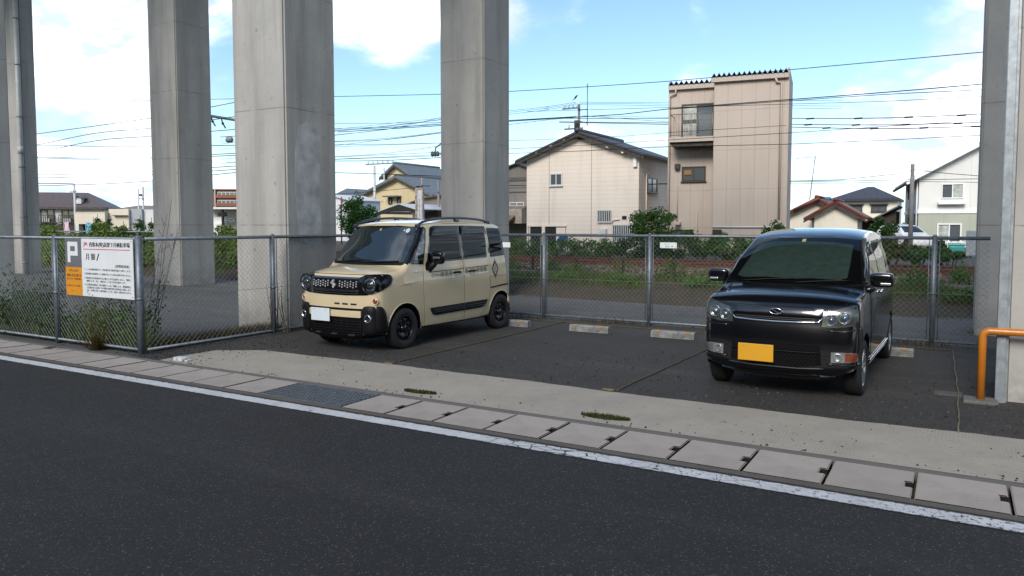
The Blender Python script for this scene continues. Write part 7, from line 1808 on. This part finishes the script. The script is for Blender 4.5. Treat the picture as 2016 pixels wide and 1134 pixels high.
# tall dry stalks by the corner
r = random.Random(8); o = empty('dry_weed', (at(318, 690, 6.9).x, 6.7, 0), 0, 'tall dry brown weed stalks rising behind the corner post', 'weed')
mb = MB(); lf = MB()
for (px_, yt) in ((338, 392), (330, 420), (322, 452), (352, 445), (312, 500), (345, 470)):
    t = at(px_, yt, 6.9)-Vector(o.location); b = Vector((r.uniform(-.15, .1), r.uniform(-.1, .1), 0)); m_ = b.lerp(t, .5)+Vector((r.gauss(0, .03), 0, 0)); mb.tube([b, m_, t], [.006, .0045, .002], 5)
    for _ in range(9):
        u = r.uniform(.35, 1); p_ = (b.lerp(m_, u*2) if u < .5 else m_.lerp(t, u*2-1)); e = p_+Vector((r.gauss(0, .06), r.gauss(0, .05), r.uniform(.05, .16))); mb.tube([p_, e], [.003, .0015], 4)
        if r.random() < .5: leaf(lf, e, .04, r)
    for _ in range(16): u = r.uniform(0, .35); leaf(lf, b.lerp(t, u)+Vector((r.gauss(0, .05), r.gauss(0, .05), 0)), .06, r)
mb.build('stalks', MT['stalk'], o); lf.build('leaves', MT['leaf_dark'], o, fix=False)
weed(at(535, 640, 8.2).x+.06, 8.22, .75, 9, 111, 'small climbing weed against the foot of the widest pier', 'leaf_dark', .1, 6, .035)
weed(at(566, 640, 8.3).x+.02, 8.28, .9, 9, 112, 'thin weed at the near corner of the widest pier', 'leaf_dark', .07, 5, .035)
# grass strips (uncountable)
def blades(name, n, fx, h, seed, m, lab, bw=.006):
    r = random.Random(seed); mb = MB()
    for _ in range(n):
        x, y, z, k = fx(r); hh = h*k*r.uniform(.4, 1.2); a = r.random()*6.3; le = hh*r.uniform(.1, .6); tip = Vector((x+math.cos(a)*le, y+math.sin(a)*le, z+hh)); s_ = Vector((math.sin(a), -math.cos(a), 0))*bw*r.uniform(.6, 1.5); b = Vector((x, y, z))
        mb.add([b-s_, b+s_, tip], [(0, 1, 2)])
    return tag(mb.build(name, MT[m], fix=False), lab, name.replace('_', ' '), None, 'stuff')
def clumpy(r, x0, x1, y0, y1, f=1.7):
    while True:
        x = r.uniform(x0, x1); y = r.uniform(y0, y1); d = .5+.5*math.sin(x*f+2*math.sin(x*.37))*math.cos(y*1.9+x*.8)
        if r.random() < d**1.3+.06: return x, y, d
def fv(r): x, y, d = clumpy(r, -22, 2.5, 16.9, 18.6); return x, y, vz(y)-.02, .5+d
blades('verge_grass', 26000, fv, .16, 121, 'grass', 'green grass and weeds along the verge before the track', .009)
def fd(r): x, y, d = clumpy(r, -24, 3, 15.2, 17.0, 2.3); return x, y, vz(y)-.02, .4+d*.5
blades('dry_grass', 15000, fd, .06, 122, 'drygrass', 'brown dry moss and grass along the verge edge', .008)
def fb(r): x, y, d = clumpy(r, -22, 2.5, 18.7, 20.4, 2.9); return x, y, .32+.1*min(1, (y-18.8)), .4+d
blades('ballast_weeds', 2400, fb, .26, 123, 'grass', 'weeds growing through the ballast', .01)
def ff(r): x = r.uniform(-8.7, -5.2); y = 8.0+r.random()*0; return 0, 0, 0, 0
def fs(r):
    t = r.random(); d = abs(r.gauss(0, .28)); return -9.0-d*.9+.0*t, 6.2+t*2.2, 0, max(.2, 1-d)
blades('fence_grass', 4200, fs, .2, 124, 'drygrass', 'ragged grass along the inside of the side fence', .004)
def fl(r):
    t = r.random(); d = abs(r.gauss(0, .3)); return -21+t*12.0, 6.0+d, 0, max(.25, 1-d*.8)
blades('fence_foot_grass', 9000, fl, .38, 125, 'grass', 'grass and low weeds along the inside of the front fence', .005)
def fbk(r): x, y, d = clumpy(r, -8.6, .3, 11.7, 11.98, 3.1); return x, y, 0, .3+d
blades('sparse_grass', 900, fbk, .1, 126, 'drygrass', 'sparse grass at the foot of the back fence', .004)
# leafy clumps along the verge and ballast, each one a plant
for i, (px_, py, Y, w, h, m, l) in enumerate(((1003, 530, 19.0, .4, .55, 'leaf', 'green weed clump at the track edge right behind the beige van'), (1085, 528, 19.0, .3, .55, 'leaf', 'light green weed on the ballast right of the first back fence post'), (1135, 540, 18.9, .3, .35, 'leaf', 'small weed on the ballast left of the second trackside post'), (1320, 535, 18.7, .42, .6, 'grass', 'round grassy clump behind the white name plate'),
        (1110, 558, 17.8, .5, .25, 'leaf', 'broad low weed on the verge midway along the back fence'), (1225, 560, 17.6, .45, .3, 'leaf', 'leafy weed on the verge left of the second back fence post'), (1385, 566, 17.6, .5, .3, 'leaf', 'leafy weed on the verge beside the left mirror of the black van'), (1800, 560, 18.6, .35, .5, 'leaf', 'weed by the trackside post right of the black van'), (1890, 545, 19.2, .22, .6, 'leaf', 'upright weed on the ballast beside the right back pier'), (1900, 588, 17.2, .4, .3, 'leaf', 'weed on the verge beside the right back pier'))):
    q = at(px_, py, Y); o = empty('verge_weed', (q.x, Y, vz(min(Y, 18.6))), 0, l, 'weed', 'weeds along the track'); r = random.Random(130+i); mb = MB()
    for _ in range(420):
        a = r.random()*6.3; d = r.random()**.6; leaf(mb, Vector((math.cos(a)*w*d, math.sin(a)*w*.6*d, r.random()*h*(1.05-d*.6))), .075, r)
    mb.build('leaves', MT[m], o, fix=False); mb = MB()
    for k in range(6): a = r.random()*6.3; mb.tube([(0, 0, -.05), (math.cos(a)*w*.5, math.sin(a)*w*.3, h*.8)], [.01, .004], 5)
    mb.build('stalks', MT['stalk'], o)
# dead branches lying on the ground
def twig(px_, py, n, L, seed, lab):
    r = random.Random(seed); c = gnd(px_, py); mb = MB()
    for k in range(n):
        a = r.uniform(-.5, .9); P = [Vector((c.x, c.y, .015))]
        for j in range(4): P.append(P[-1]+Vector((math.cos(a)*L/4, math.sin(a)*L/4, r.uniform(-.005, .03)))); a += r.gauss(0, .45)
        mb.tube(P, [.008, .007, .006, .004, .002], 5)
    tag(mb.build('dead_branch', MT['stalk']), lab, 'branch')
twig(86, 687, 2, .4, 141, 'dead twig lying on the gutter covers before the front fence'); twig(1905, 656, 5, .6, 142, 'dead branch lying behind the fence beside the right back pier')
# blue tarp by the garage
p0, p1 = at(1098, 461, 34), at(1113, 478, 34); r = random.Random(9)
mb = MB(); mb.smooth = True; mb.grid(10, 10, lambda u, v: (p0.x+(p1.x-p0.x)*u+.06*math.sin(v*7+u*2), 34+.25*math.sin(u*5)*math.cos(v*4), p1.z-.4+(p0.z-p1.z+.4)*v*(1-.35*abs(u-.6)))); tag(mb.build('tarp', mat('tarp_blue', (.03, .19, .5), .5, var=.15, vs=5)), 'bright blue tarp heaped beside the garage opening', 'tarp')
# far tree line closing the horizon
def far_trees(Y, x0, x1, h, n, seed):
    r = random.Random(seed); mb = MB()
    for _ in range(n):
        x = r.uniform(x0, x1); top = h*(.55+.25*math.sin(x*.05+seed)+.2*math.sin(x*.17)); leaf(mb, Vector((x, Y+r.uniform(-6, 6), r.random()**.7*top)), 2.2, r)
    tag(mb.build('far_trees', MT['leaf_dark'], fix=False), 'far dark green tree line low on the horizon', 'trees', None, 'stuff')
far_trees(260, -420, 180, 6, 9000, 151)

# unseen houses added behind the viewer to darken reflections and hold back low sun
for x0, x1, y, h, l, c_ in ((-52, -16.5, -13, 10.6, 'unseen long dark shed added across the road to block light, to the left behind the viewer', (.10, .09, .08)), (-15, 9, -14.5, 11.4, 'unseen dark grey house added across the road to block light, straight behind the viewer', (.085, .085, .09)), (10.5, 44, -13.5, 10.4, 'unseen brown house added across the road to block light, to the right behind the viewer', (.11, .085, .065))):
    oh = empty('added_light_blocker', (x0, y, 0), 0, l, 'house'); mt_ = wallmat('opp%d' % int(x1+60), c_, vp=.9, lw=.03)
    mb = MB(); mb.box((0, -9, -.1), (x1-x0, 0, h*.75)); mb.build('wall', mt_, oh)
    mb = MB(); mb.prism([(.7, h*.75), (-9.7, h*.75), (-4.5, h)], -.5, 'X', x1-x0+1); mb.build('roof', MT['tile_grey'], oh)
    for k in range(int((x1-x0)/5)): window(oh, -1, 1, -.2, 2, MT['alu_dark'], MT['house_glass'], sill=False).location = (2.5+k*5, .06, .2) if False else (3+k*5, .06, .3)
